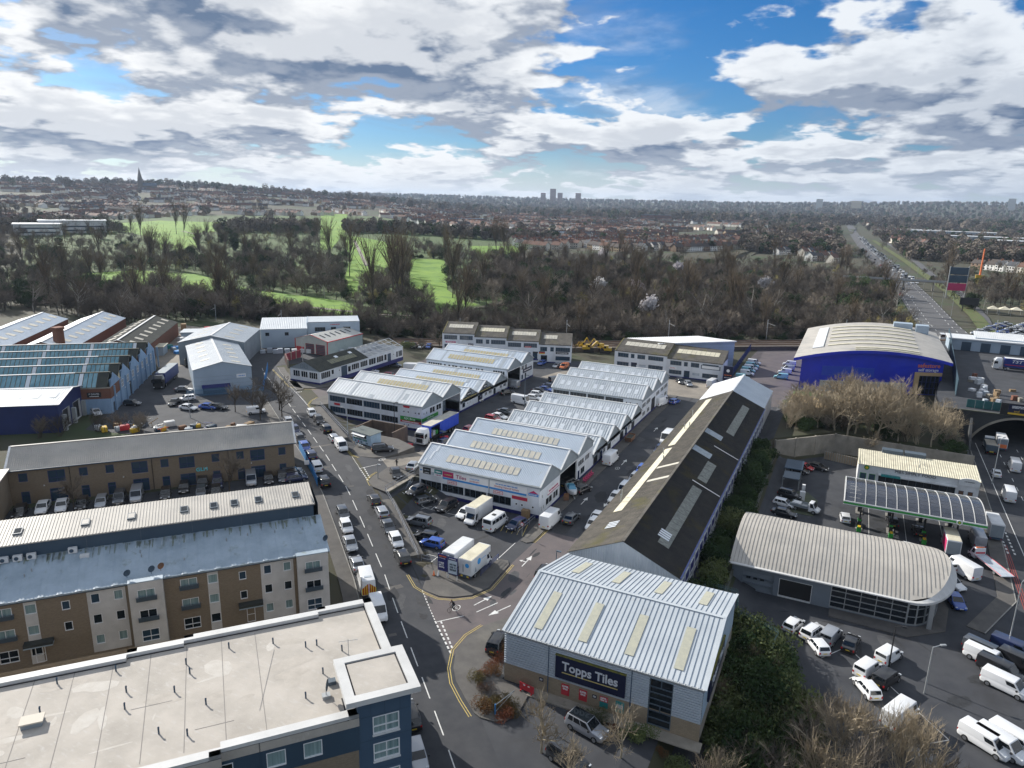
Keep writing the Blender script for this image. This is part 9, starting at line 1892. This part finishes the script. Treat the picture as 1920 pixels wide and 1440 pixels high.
def tree_meshes(seed,H,style,tw_m,bark=None,tw_w=.035,leaf=None):
 seg,tw = grow(seed,H,style); t = MB(); c = MB(); g = random.Random(seed + 99)
 for a,b,ra,rb,lev in seg: (t if lev < 2 else c).tube(a,b,max(ra,.02),6 if lev == 0 else (4 if lev == 1 else 3),max(rb,.015),cap=False)
 if leaf:
  for a,b in tw:
   for k in range(leaf[0]):
    o = Vector(a).lerp(Vector(b),g.random()) + Vector((g.gauss(0,.2),g.gauss(0,.2),g.gauss(0,.2))); s = leaf[1]; u = Vector((g.gauss(0,1),g.gauss(0,1),g.gauss(0,1))).normalized() * s; v = u.orthogonal().normalized() * s; c.face(o - u - v,o + u - v,o + u + v,o - u + v)
 else:
  for a,b in tw:
   d = b - a; s = d.orthogonal().normalized() * tw_w; c.face(a - s,a + s,b)
 return t.mesh('trunk',bark or M_BARK),c.mesh('crown',tw_m)
def leafy_meshes(seed,H,W,m,n=2200,leaf=.16,lumps=9):
 """evergreen shrub or tree: leaf faces in lumps, with stems"""
 g = random.Random(seed); t = MB(); c = MB(); L_ = [(Vector((g.gauss(0,W * .28),g.gauss(0,W * .28),H * g.uniform(.25,.8))),W * g.uniform(.2,.36)) for _ in range(lumps)]
 for p,r_ in L_: t.tube((p.x * .2,p.y * .2,0),p,H * .012,4,H * .005,cap=False)
 for i in range(n):
  p,r_ = g.choice(L_); d = Vector((g.gauss(0,1),g.gauss(0,1),g.gauss(0,1))).normalized(); o = p + d * r_ * g.uniform(.65,1.1); o.z = max(.05,o.z); u = (Vector((g.gauss(0,1),g.gauss(0,1),g.gauss(0,1))) + d).normalized() * leaf * g.uniform(.6,1.3); v = u.orthogonal().normalized() * leaf * .55; c.face(o - u,o - v * .9,o + u,o + v * .9)
 return t.mesh('trunk',M_BARK),c.mesh('crown',m)
TREE = {}
for k in range(5): TREE['round%d' % k] = tree_meshes(10 + k,15,'round',M_TWIG,tw_w=.05)
for k in range(2): TREE['poplar%d' % k] = tree_meshes(30 + k,22,'poplar',M_TWIGP,tw_w=.05)
for k in range(2): TREE['birch%d' % k] = tree_meshes(40 + k,15,'birch',M_TWIG,M_BARKW,.03)
for k in range(2): TREE['bush%d' % k] = tree_meshes(50 + k,5,'shrub',M_TWIG,tw_w=.022)
for k in range(3): TREE['tan%d' % k] = tree_meshes(60 + k,11,'round',M_TWIGT,mat('tan_bark',(.32,.27,.19),.9),.026)
for k in range(2): TREE['tanbush%d' % k] = tree_meshes(65 + k,6,'shrub',M_TWIGT,MATS['tan_bark'],.016)
TREE['blossom'] = tree_meshes(70,12,'round',M_BLOS,leaf=(2,.26)); TREE['willow'] = tree_meshes(72,12,'willow',M_WILLOW,tw_w=.06)
for k in range(2): TREE['evergreen%d' % k] = leafy_meshes(80 + k,13,9,M_LEAFD,2600,.42,12)
for k in range(3): TREE['shrub%d' % k] = leafy_meshes(90 + k,3.0,4.2,M_LEAFM,2200,.20,16)
for k in range(2): TREE['darkshrub%d' % k] = leafy_meshes(95 + k,3.2,4.4,M_LEAFD,2200,.22,16)
TREE['redshrub'] = leafy_meshes(99,1.1,2.0,M_LEAFR,1500,.07,10)
def tree(kind,x,y,s,label,name,cat,group=None,z=None,rz=None,rg=random.Random(3)):
 r = thing(name,label,cat,(x,y,(Tz(x,y) if z is None else z) - .1),rg.uniform(0,6.28) if rz is None else rz,group); r.scale = (s * rg.uniform(.9,1.1),s * rg.uniform(.9,1.1),s)
 t,c = TREE[kind]; put('trunk',t,r); put('crown',c,r); return r
FAIR = {'A': [(-899,644),(-958,770),(-852,804),(-685,680),(-663,576),(-526,459),(-532,425),(-642,505),(-756,548)],'B': [(-437,289),(-428,324),(-382,331),(-296,295),(-232,288),(-182,254),(-194,239),(-228,245),(-285,266),(-348,276),(-383,256)],'C': [(-988,1171),(-973,1237),(-568,717),(-431,522),(-438,516)],'D': [(-547,682),(-473,644),(-407,606),(-311,455),(-235,300),(-268,333),(-363,462)],'E': [(-336,508),(-312,523),(-248,419),(-212,358),(-181,323),(-142,299),(-167,277),(-210,318),(-268,403)],'F': [(-374,678),(-341,770),(-294,617),(-308,558)]}
gpoly = [(-430,232),(-330,235),(-235,238),(-165,245),(-100,290),(-230,420),(-300,640),(-380,800),(-900,1240),(-1060,900),(-960,560),(-560,330)]
gc = ngon_drape('golf_course',gpoly,.25,mat('rough_grass',(.050,.095,.015),.95,noise=25,col2=(.065,.10,.025),detail=6),step=12); struct(gc)
for k,v in FAIR.items(): ngon_drape('fairway',v,.5,M_FAIR,gc,step=10)
for pts in ([(-430,250),(-330,252),(-240,262),(-190,262),(-150,278)],[(-700,590),(-640,560),(-600,520)],[(-480,620),(-380,500),(-330,440)]): ribbon('golf_path',pts,-1.5,1.5,.62,M_PALECON,gc,zf=T,step=8)
def inside(p,poly):
 x,y = p; c = False; n = len(poly)
 for i in range(n):
  (x0,y0),(x1,y1) = poly[i],poly[(i + 1) % n]
  if (y0 > y) != (y1 > y) and x < (x1 - x0) * (y - y0) / (y1 - y0) + x0: c = not c
 return c
RAILX = [-420,-330,-235,-169,-95,-26,60,160]; RAILY = [196,203,208,214,251,297,352,410]
rt = random.Random(77); spots = []
while len(spots) < 3500:
 az = R(rt.uniform(77,153)); d = 205 + 1000 * rt.random() ** 1.35; x,y = d * math.cos(az),d * math.sin(az)
 if y < np.interp(x,RAILX,RAILY) + (13 if x > -245 else -22): continue
 if any(inside((x,y),v) for v in FAIR.values()): continue
 g_ = inside((x,y),gpoly)
 if g_ and rt.random() < .12: continue
 if x > np.interp(y,[p[1] for p in MAIN],[p[0] for p in MAIN]) - 15 and x < np.interp(y,[p[1] for p in MAIN],[p[0] for p in MAIN]) + 19: continue
 if x > 40 and y < 470: continue
 if d > 640 and math.degrees(az) < 127 and rt.random() < min(.96,.6 + (d - 640) / 400): continue
 if math.degrees(az) >= 127 and d > 620 and rt.random() < .4: continue
 spots.append((d,x,y,g_))
spots.sort()
SP = [(-135,399,'blossom'),(-112,404,'blossom'),(-87,335,'blossom'),(-204,611,'blossom'),(-49,468,'blossom'),(-123,548,'blossom'),(-418,610,'willow'),(-664,668,'willow'),(-156,363,'evergreen0'),(-150,372,'evergreen1'),(-156,855,'evergreen0'),(-1,411,'evergreen1'),(18,499,'evergreen0'),(8,520,'evergreen1'),(-490,466,'evergreen0'),(-595,630,'evergreen1')] + [(x,y,'poplar%d' % (i % 2)) for i,(x,y) in enumerate([(-350,423),(-299,380),(-199,269),(-218,312),(-222,318),(-628,482),(-662,551),(-628,532),(-299,609),(-304,602),(-192,330),(-204,300),(-196,285)])] + [(x,y,'birch%d' % (i % 2)) for i,(x,y) in enumerate([(-294,192),(-261,212),(-258,216),(-248,236),(-43,363),(-34,369),(-60,330)])]
WORD = {'blossom': 'white blossoming cherry','willow': 'golden weeping willow','evergreen': 'dark evergreen tree','poplar': 'tall columnar poplar','birch': 'pale-trunked birch'}
SPL = {(-135,399): 'white blossoming cherry in the dark wood, larger of the middle pair',(-112,404): 'white blossoming cherry in the dark wood, right of the middle pair',(-87,335): 'white blossoming cherry at the railway edge',(-204,611): 'pinkish blossom tree far back in the wood',(-49,468): 'pale pink blossom tree on the right of the wood',(-123,548): 'small white blossom tree in the upper wood',(-418,610): 'golden domed willow on the fairway',(-664,668): 'golden willow beside the sunlit green'}
for x,y,k in SP:
 w_ = WORD[k.rstrip('01')]; lab = SPL.get((x,y),w_ + ' standing out among the bare trees'); tree(k,x,y,.95 if 'poplar' not in k else 1.05,lab,k.rstrip('01') + '_tree','tree',None if (x,y) in SPL else w_ + 's of the wood')
 spots = [s for s in spots if (s[1] - x) ** 2 + (s[2] - y) ** 2 > 36 or s[0] > 600] if 'blossom' in k or 'willow' in k else spots
KN = ['round0','round1','round2','round3','round4']
WHERE = [(-330,'far left above the shed roofs'),(-270,'behind the pale-roofed sheds'),(-225,'behind the storage yard'),(-185,'behind the gabled grey warehouse'),(-150,'behind the blue-grey warehouse'),(-120,'behind the stripped building'),(-90,'behind the left white terrace'),(-60,'behind the yellow excavators'),(-30,'behind the white-roofed lean-to warehouse'),(0,'left of the storage building'),(400,'behind the storage building')]
def place(x,y):
 k = 250 / max(y,1.0); return next(w for lim,w in WHERE if x * k < lim)
for i,(d,x,y,g_) in enumerate(spots[:262]):
 k_ = rt.choice(KN) if rt.random() < .9 else rt.choice(['bush0','birch1','poplar0']); s_ = rt.uniform(.5,.85) * (1 if x < -190 else .85)
 w_ = {'b': 'leafless','r': 'bare','p': 'columnar bare'}[k_[0]]; w_ = ('tall ' if s_ > .66 else 'small ') + w_
 tree(k_,x,y,s_,w_ + (' birch ' if k_ == 'birch1' else ' bush ' if k_ == 'bush0' else ' brown tree ') + place(x,y) + (', at the railway edge' if y < np.interp(x,RAILX,RAILY) + 26 else ', deeper in the wood'),'bare_tree','tree','bare trees along the railway')
# the rest of the woods, too many to count
def scatter(name,label,pts,protos,kind_mesh=True,smin=.6,smax=1.05):
 """one object that plants prototype trees on points with geometry nodes"""
 coll = bpy.data.collections.new(name + '_prototypes')
 for i,(ms) in enumerate(protos):
  me = ms
  if isinstance(ms,tuple):
   bm = bmesh.new(); bm.from_mesh(ms[0]); n0 = len(bm.faces); bm.from_mesh(ms[1]); bm.faces.ensure_lookup_table()
   for f in bm.faces[n0:]: f.material_index = 1
   me = bpy.data.meshes.new('%s_prototype' % name); bm.to_mesh(me); bm.free(); me.materials.append(ms[0].materials[0]); me.materials.append(ms[1].materials[0])
  coll.objects.link(bpy.data.objects.new('%s_prototype' % name,me))
 me = bpy.data.meshes.new(name); me.from_pydata(pts,[],[]); o = put(name,me); tag(o,label,None,None,'stuff')
 ng = bpy.data.node_groups.new(name,'GeometryNodeTree'); ng.interface.new_socket('Geometry',in_out='INPUT',socket_type='NodeSocketGeometry'); ng.interface.new_socket('Geometry',in_out='OUTPUT',socket_type='NodeSocketGeometry'); N = ng.nodes; L_ = ng.links
 gi,go,ci,ip = N.new('NodeGroupInput'),N.new('NodeGroupOutput'),N.new('GeometryNodeCollectionInfo'),N.new('GeometryNodeInstanceOnPoints'); ci.inputs[0].default_value = coll; ci.inputs['Separate Children'].default_value = True; ci.inputs['Reset Children'].default_value = True
 ip.inputs['Pick Instance'].default_value = True
 def rnd(t,a,b,seed):
  n = N.new('FunctionNodeRandomValue'); n.data_type = t; ins = [s for s in n.inputs if s.enabled and s.name in ('Min','Max')]; ins[0].default_value = a; ins[1].default_value = b; n.inputs['Seed'].default_value = seed; return [s for s in n.outputs if s.enabled][0]
 L_.new(gi.outputs[0],ip.inputs['Points']); L_.new(ci.outputs[0],ip.inputs['Instance']); L_.new(rnd('INT',0,len(protos) - 1,1),ip.inputs['Instance Index']); L_.new(rnd('FLOAT_VECTOR',(0,0,0),(0,0,6.28),2),ip.inputs['Rotation']); L_.new(rnd('FLOAT',smin,smax,3),ip.inputs['Scale']); L_.new(ip.outputs[0],go.inputs[0])
 md = o.modifiers.new('scatter','NODES'); md.node_group = ng; return o
scatter('woodland','bare brown woodland massed beyond the railway and golf course',[(x,y,Tz(x,y) - .2) for d,x,y,g_ in spots[262:]],[TREE[k] for k in KN + KN + KN + ['poplar0','evergreen0','evergreen1','birch0','bush0','willow','tan0']],smin=.45,smax=.85)
und = []
while len(und) < 2600:
 az = R(rt.uniform(77,153)); d = 205 + 420 * rt.random() ** 1.3; x,y = d * math.cos(az),d * math.sin(az)
 if y < np.interp(x,RAILX,RAILY) + 8.5 or any(inside((x,y),v) for v in FAIR.values()) or (inside((x,y),gpoly) and rt.random() < .85) or x > 22: continue
 und.append((x,y,Tz(x,y) - .1))
scatter('undergrowth','brown bramble undergrowth below the bare woodland',und,[TREE['bush0'],TREE['bush1'],TREE['bush0'],TREE['darkshrub0']],smin=.6,smax=1.3)
# low-poly far tree lumps for the town and the far ridges
def lump(seed,m,H=9,W=8):
 g = random.Random(seed); mb = MB()
 for i in range(150):
  d = Vector((g.gauss(0,1),g.gauss(0,1),g.gauss(0,1))).normalized(); o = Vector((0,0,H * .58)) + Vector((d.x * W / 2,d.y * W / 2,d.z * H * .42)) * g.uniform(.55,1.05); u = Vector((g.gauss(0,1),g.gauss(0,1),g.gauss(0,1))).normalized() * W * .11; v = u.orthogonal().normalized() * W * .09; mb.face(o - u,o - v,o + u,o + v)
 mb.tube((0,0,0),(0,0,H * .5),W * .03,4,cap=False); return mb.mesh('lump',m)
LUMPS = [lump(k,M_TWIG,10 + k,8 + k % 3) for k in range(4)] + [lump(9,M_LEAFD,12,8)]
pts = []
while len(pts) < 9500:
 az = rt.uniform(77,153); d = 900 + 5600 * rt.random() ** 1.7; x,y = d * math.cos(R(az)),d * math.sin(R(az)); town = (1000 < d < 3200 and az > 112) or (880 < d < 2400 and 98 < az <= 112)
 if town and rt.random() < .95: continue
 if inside((x,y),FAIR['A']) or inside((x,y),FAIR['C']) or (abs(x - np.interp(y,[p[1] for p in MAIN],[p[0] for p in MAIN])) < 30 and y < 2400): continue
 pts.append((x,y,Tz(x,y) - .5))
scatter('far_trees','distant brown trees massed over the town',pts,LUMPS,smin=.7,smax=1.4)
pts = []
while len(pts) < 7000:
 az = rt.uniform(77,153); d = 2300 + 5200 * rt.random(); x,y = d * math.cos(R(az)),d * math.sin(R(az))
 if az > 122 and d < 3000 and rt.random() < .7: continue
 pts.append((x,y,Tz(x,y) - 1))
scatter('ridge_trees','dark woods covering the far ridges',pts,LUMPS,smin=1.2,smax=2.6)

# ---------------------------------------------------------------- near shrubs and trees
rn = random.Random(8); n = 0
BZ = ['darkshrub0','darkshrub1','shrub0','shrub1','shrub2']
def clear(x,y): return not any(abs(x - v[0]) < 2.2 and abs(y - v[1]) < 2.2 for v in VEH)
for k in range(120):
 t = rn.random(); u = rn.random(); x,y = -8.2 + u * (3.5 + 9 * t),93 - t * 34 + rn.uniform(-2,2)
 if x > -3.8 + max(0,(88 - y)) * .52 or not clear(x,y) or x < -8.0: continue
 k_ = rn.choice(BZ + ['tanbush0']); s_ = rn.uniform(.6,1.25) if k_ != 'tanbush0' else .5
 tree(k_,x,y,s_,('big ' if s_ > .95 else 'low ') + {'d': 'dark evergreen shrub','s': 'mid-green shrub','t': 'tan twiggy bush'}[k_[0]] + ' on the bank ' + ('below the palisade fence' if y > 88 else 'beside the dealer row' if y > 81 and x > -4 else 'along the tile store side' if y > 74 and x < -4 else 'opposite the small vans' if y > 70 else 'near the tile store corner'),'bank_shrub','shrub','shrubs on the bank beside the tile store',rg=rn)
for k in range(26): y = 96 + k * 2.75; tree(rn.choice(['darkshrub0','darkshrub1','shrub2']),-13.6 + rn.uniform(-.8,.8),y + rn.uniform(-1,1),rn.uniform(.6,1.0),'dark ivy-clad shrub in the strip between long shed and boundary wall','strip_shrub','shrub','shrubs along the long shed',rg=rn)
for k,(x,y,s) in enumerate([(1.5,70,1.0),(4.5,72.5,1.1),(8,74.5,1.0),(-2,66,1.0),(10.5,71,1.0),(3,66,1.1),(7,68.5,1.1),(-5.5,62,.9),(13,75.5,.9),(0,62.5,1.0),(11,78,.8),(5,77,.8),(14.5,71,1.0),(2,75.5,.8)]): tree('tanbush%d' % (k % 2) if k % 3 else 'bush%d' % (k % 2),x,y,s,'bare twiggy bush in the bottom right corner','bare_bush','bush','bare bushes in the bottom right corner',rg=rn)
for k in range(46):
 x,y = -9.5 + (k % 12) * 3.0 + rn.uniform(-1,1),182.5 + (k // 12) * 6.0 + rn.uniform(-1.5,1.5)
 tree('tan%d' % (k % 3),x,y,rn.uniform(.85,1.2) * (1 if 0 < x < 14 else .72),'pale leafless tree of the thicket before the storage building, ' + ('front row ' if k < 12 else 'second row ' if k < 24 else 'third row ' if k < 36 else 'back row ') + ('left' if x < 3 else 'middle' if x < 15 else 'right'),'thicket_tree','tree','tan trees before the storage building',rg=rn)
for k in range(46):
 x,y = rn.uniform(-11,26),rn.uniform(180,200)
 if y < float(wall_y(x)) + 1.5: continue
 tree(rn.choice(['bush0','darkshrub0','tanbush0','tanbush1','darkshrub1']),x,y,rn.uniform(.6,1.0),'low scrub below the tan thicket above the retaining wall','scrub_bush','bush','scrub below the tan thicket',rg=rn)
for x,y,s,lab in ((-22.6,56.6,.62,'bare young tree with yellowish twigs in front of the tile store'),(-15.2,59.6,.55,'pale leafless sapling below the tall stair window'),(-18.5,53.5,.5,'bare sapling at the bottom edge beside the dark car')): tree('tan1',x,y,s,lab,'young_tree','tree',rg=rn)
for k in range(9): tree('redshrub',-32.4 + rn.uniform(-1.4,.5),62.2 + k * 1.15 + rn.uniform(-.3,.3),rn.uniform(.7,1.1),'low red and green shrub in the bed at the tile store corner','bed_shrub','shrub','shrubs in the tile store bed',z=.15,rg=rn)
for k in range(7): tree('redshrub',-30.5 + k * .45 + rn.uniform(-.3,.3),60.2 + rn.uniform(-.8,1.6),rn.uniform(.6,1.0),'low dark shrub beside the blue gate arm','bed_shrub','shrub','shrubs by the gate arm',z=.15,rg=rn)
for k,x in enumerate((-22,-19.5,-17,-14.5,-12,-10)): tree('shrub%d' % (k % 3) if k % 2 else 'redshrub',x,62.6 + rn.uniform(-.5,.5),.55,'small shrub along the foot of the tile store wall','foot_shrub','shrub','shrubs along the tile store foot',rg=rn)
for x,y,s in ((-128.6,124.6,.55),(-124,128.5,.6),(-119.5,124.5,.55),(-122,120,.5),(-132,122,.5)): tree('round%d' % rn.randrange(5),x,y,s,'bare tree at the works yard railings beside the street','yard_tree','tree','bare trees at the works yard',z=2.7,rg=rn)
for x,y,s in ((-143,99.5,.8),(-146.5,96.5,.8),(-140,102,.7),(-150.5,90.5,.9),(-153,88,.8),(-137,100,.7)): tree('bush%d' % rn.randrange(2),x,y,s,'brown scrubby bush behind the brick offices','scrub_bush','bush','scrub behind the offices',z=2.7,rg=rn)
for x,y,s in ((-96,86,.5),(-112.5,68.5,.45)): tree('round2',x,y,s,'small bare tree in the office car park','car_park_tree','tree','trees in the office car park',z=2.6,rg=rn)
for k in range(14): x = -160 + k * 5.4; tree(rn.choice(['bush0','bush1','round3','shrub1']),x,float(np.interp(x,RAILX,RAILY)) - 11 + rn.uniform(-2,1),rn.uniform(.45,.8),'scrubby bush on the near side of the railway','rail_bush','bush','scrub along the railway',rg=rn)
# ================================================================ the far town
def house_mesh(seed,L,D,h,wallm,roofm):
 g = random.Random(seed); mb = MB(); mb.box(-L / 2,L / 2,-D / 2,D / 2,0,h); mb.k = 1; o = .4; z = h + D * .42
 mb.face((-L / 2 - o,-D / 2 - o,h - .2),(L / 2 + o,-D / 2 - o,h - .2),(L / 2 + o,0,z),(-L / 2 - o,0,z)); mb.face((L / 2 + o,D / 2 + o,h - .2),(-L / 2 - o,D / 2 + o,h - .2),(-L / 2 - o,0,z),(L / 2 + o,0,z)); mb.k = 0
 for s in (-1,1): mb.face((s * L / 2,-D / 2,h),(s * L / 2,D / 2,h),(s * L / 2,0,z - .3))
 mb.k = 2; mb.box(-L * .3,-L * .3 + 1.0,-.5,.5,z - .8,z + 1.3); mb.k = 3
 for sy in (-1,1):
  for zz in (.9,3.6):
   for x in (-L * .32,-L * .02,L * .28): y = sy * (D / 2 + .03); mb.face((x - .7,y,zz),(x + .7,y,zz),(x + .7,y,zz + 1.3),(x - .7,y,zz + 1.3))
 return mb.mesh('house',[wallm,roofm,M_BRICKR,M_GLASS])
WM = [mat('house_brick',(.24,.17,.12),.9),mat('house_cream',(.66,.62,.54),.9),mat('house_white',(.78,.77,.74),.9),mat('house_buff',(.34,.26,.17),.9)]; RM = [mat('tile_brown',(.075,.062,.055),.9),mat('tile_red',(.14,.075,.055),.9),mat('slate_roof',(.07,.075,.085),.9)]
HOUSES = [house_mesh(k,(9,11,8,14,10,12)[k],(8,8.5,9,8,9,8)[k],(5.6,5.8,6.2,5.6,6.0,5.6)[k],WM[(3,1,2,0,1,2)[k]],RM[(0,1,2,0,1,0)[k]]) for k in range(6)]
rh = random.Random(4); hp = []
while len(hp) < 8000:
 az = rh.uniform(78,152); d = 790 + 2500 * rh.random() ** 1.2
 if az < 101 and rh.random() < .75: continue
 if az > 136 and d < 1150: continue
 x,y = d * math.cos(R(az)),d * math.sin(R(az)); th = R(round((az + 40 * math.sin(d / 180.0)) / 15) * 15 + rh.choice((0,90))); nrow = rh.randrange(5,13); ux,uy = math.cos(th),math.sin(th)
 for k in range(nrow):
  for side in (0,1):
   px_,py_ = x + ux * k * 11 - uy * side * 24,y + uy * k * 11 + ux * side * 24; dd = math.hypot(px_,py_)
   if inside((px_,py_),gpoly) or (abs(px_ - np.interp(py_,[p[1] for p in MAIN],[p[0] for p in MAIN])) < 45) or rh.random() < .08: continue
   hp.append((dd,px_,py_,th + side * math.pi,rh.randrange(6)))
hp.sort()
HN = ['dark brick house with brown roof','cream rendered house with red roof','white rendered house with slate roof','long brick house with brown roof','buff brick house with red roof','white rendered house with brown roof']
for d,x,y,th,k in hp[:280]:
 o = put('house',HOUSES[k],None,(x,y,Tz(x,y) - .3),th); az = math.degrees(math.atan2(y,x)); where = 'beyond the golf course on the left' if az > 126 else ('in the near streets behind the woods' if az > 106 else 'near the far main road'); tag(o,HN[k] + ' ' + where,'house','houses ' + where)
def far_town():
 V,F,MI = [],[],[]; src = []
 for me in HOUSES:
  src.append((np.array([v.co[:] for v in me.vertices]),[tuple(p.vertices) for p in me.polygons],[p.material_index for p in me.polygons]))
 mi_map = []
 mats_ = WM + RM + [M_BRICKR,M_GLASS]
 for k in range(6): mi_map.append([mats_.index(m) for m in HOUSES[k].materials])
 for d,x,y,th,k in hp[280:]:
  v,f,m = src[k]; c,s = math.cos(th),math.sin(th); w = np.stack([v[:,0] * c - v[:,1] * s + x,v[:,0] * s + v[:,1] * c + y,v[:,2] + Tz(x,y) - .3],1); b = len(V); V.extend(w.tolist())
  nf = len(f) - 12
  F.extend(tuple(i + b for i in q) for q in f[:nf]); MI.extend(mi_map[k][i] for i in m[:nf])
 me = bpy.data.meshes.new('distant_town'); me.from_pydata(V,[],F); [me.materials.append(m) for m in mats_]; me.polygons.foreach_set('material_index',MI); o = put('distant_town',me); tag(o,'packed mass of distant house roofs on the town hill',None,None,'stuff')
far_town()
# ================================================================ haze
HZ = bpy.data.materials.new('haze_air'); HZ.use_nodes = True; nt = HZ.node_tree; nt.nodes.clear(); out_ = nt.nodes.new('ShaderNodeOutputMaterial'); vol = nt.nodes.new('ShaderNodeVolumePrincipled'); vol.inputs['Color'].default_value = (.62,.77,1.0,1); vol.inputs['Density'].default_value = .00005; vol.inputs['Anisotropy'].default_value = .2; nt.links.new(vol.outputs[0],out_.inputs['Volume'])
hz = MB().box(-9800,6800,-300,11500,-6,190).obj('haze',HZ); tag(hz,'thin blue haze over the distant town',None,None,'stuff')
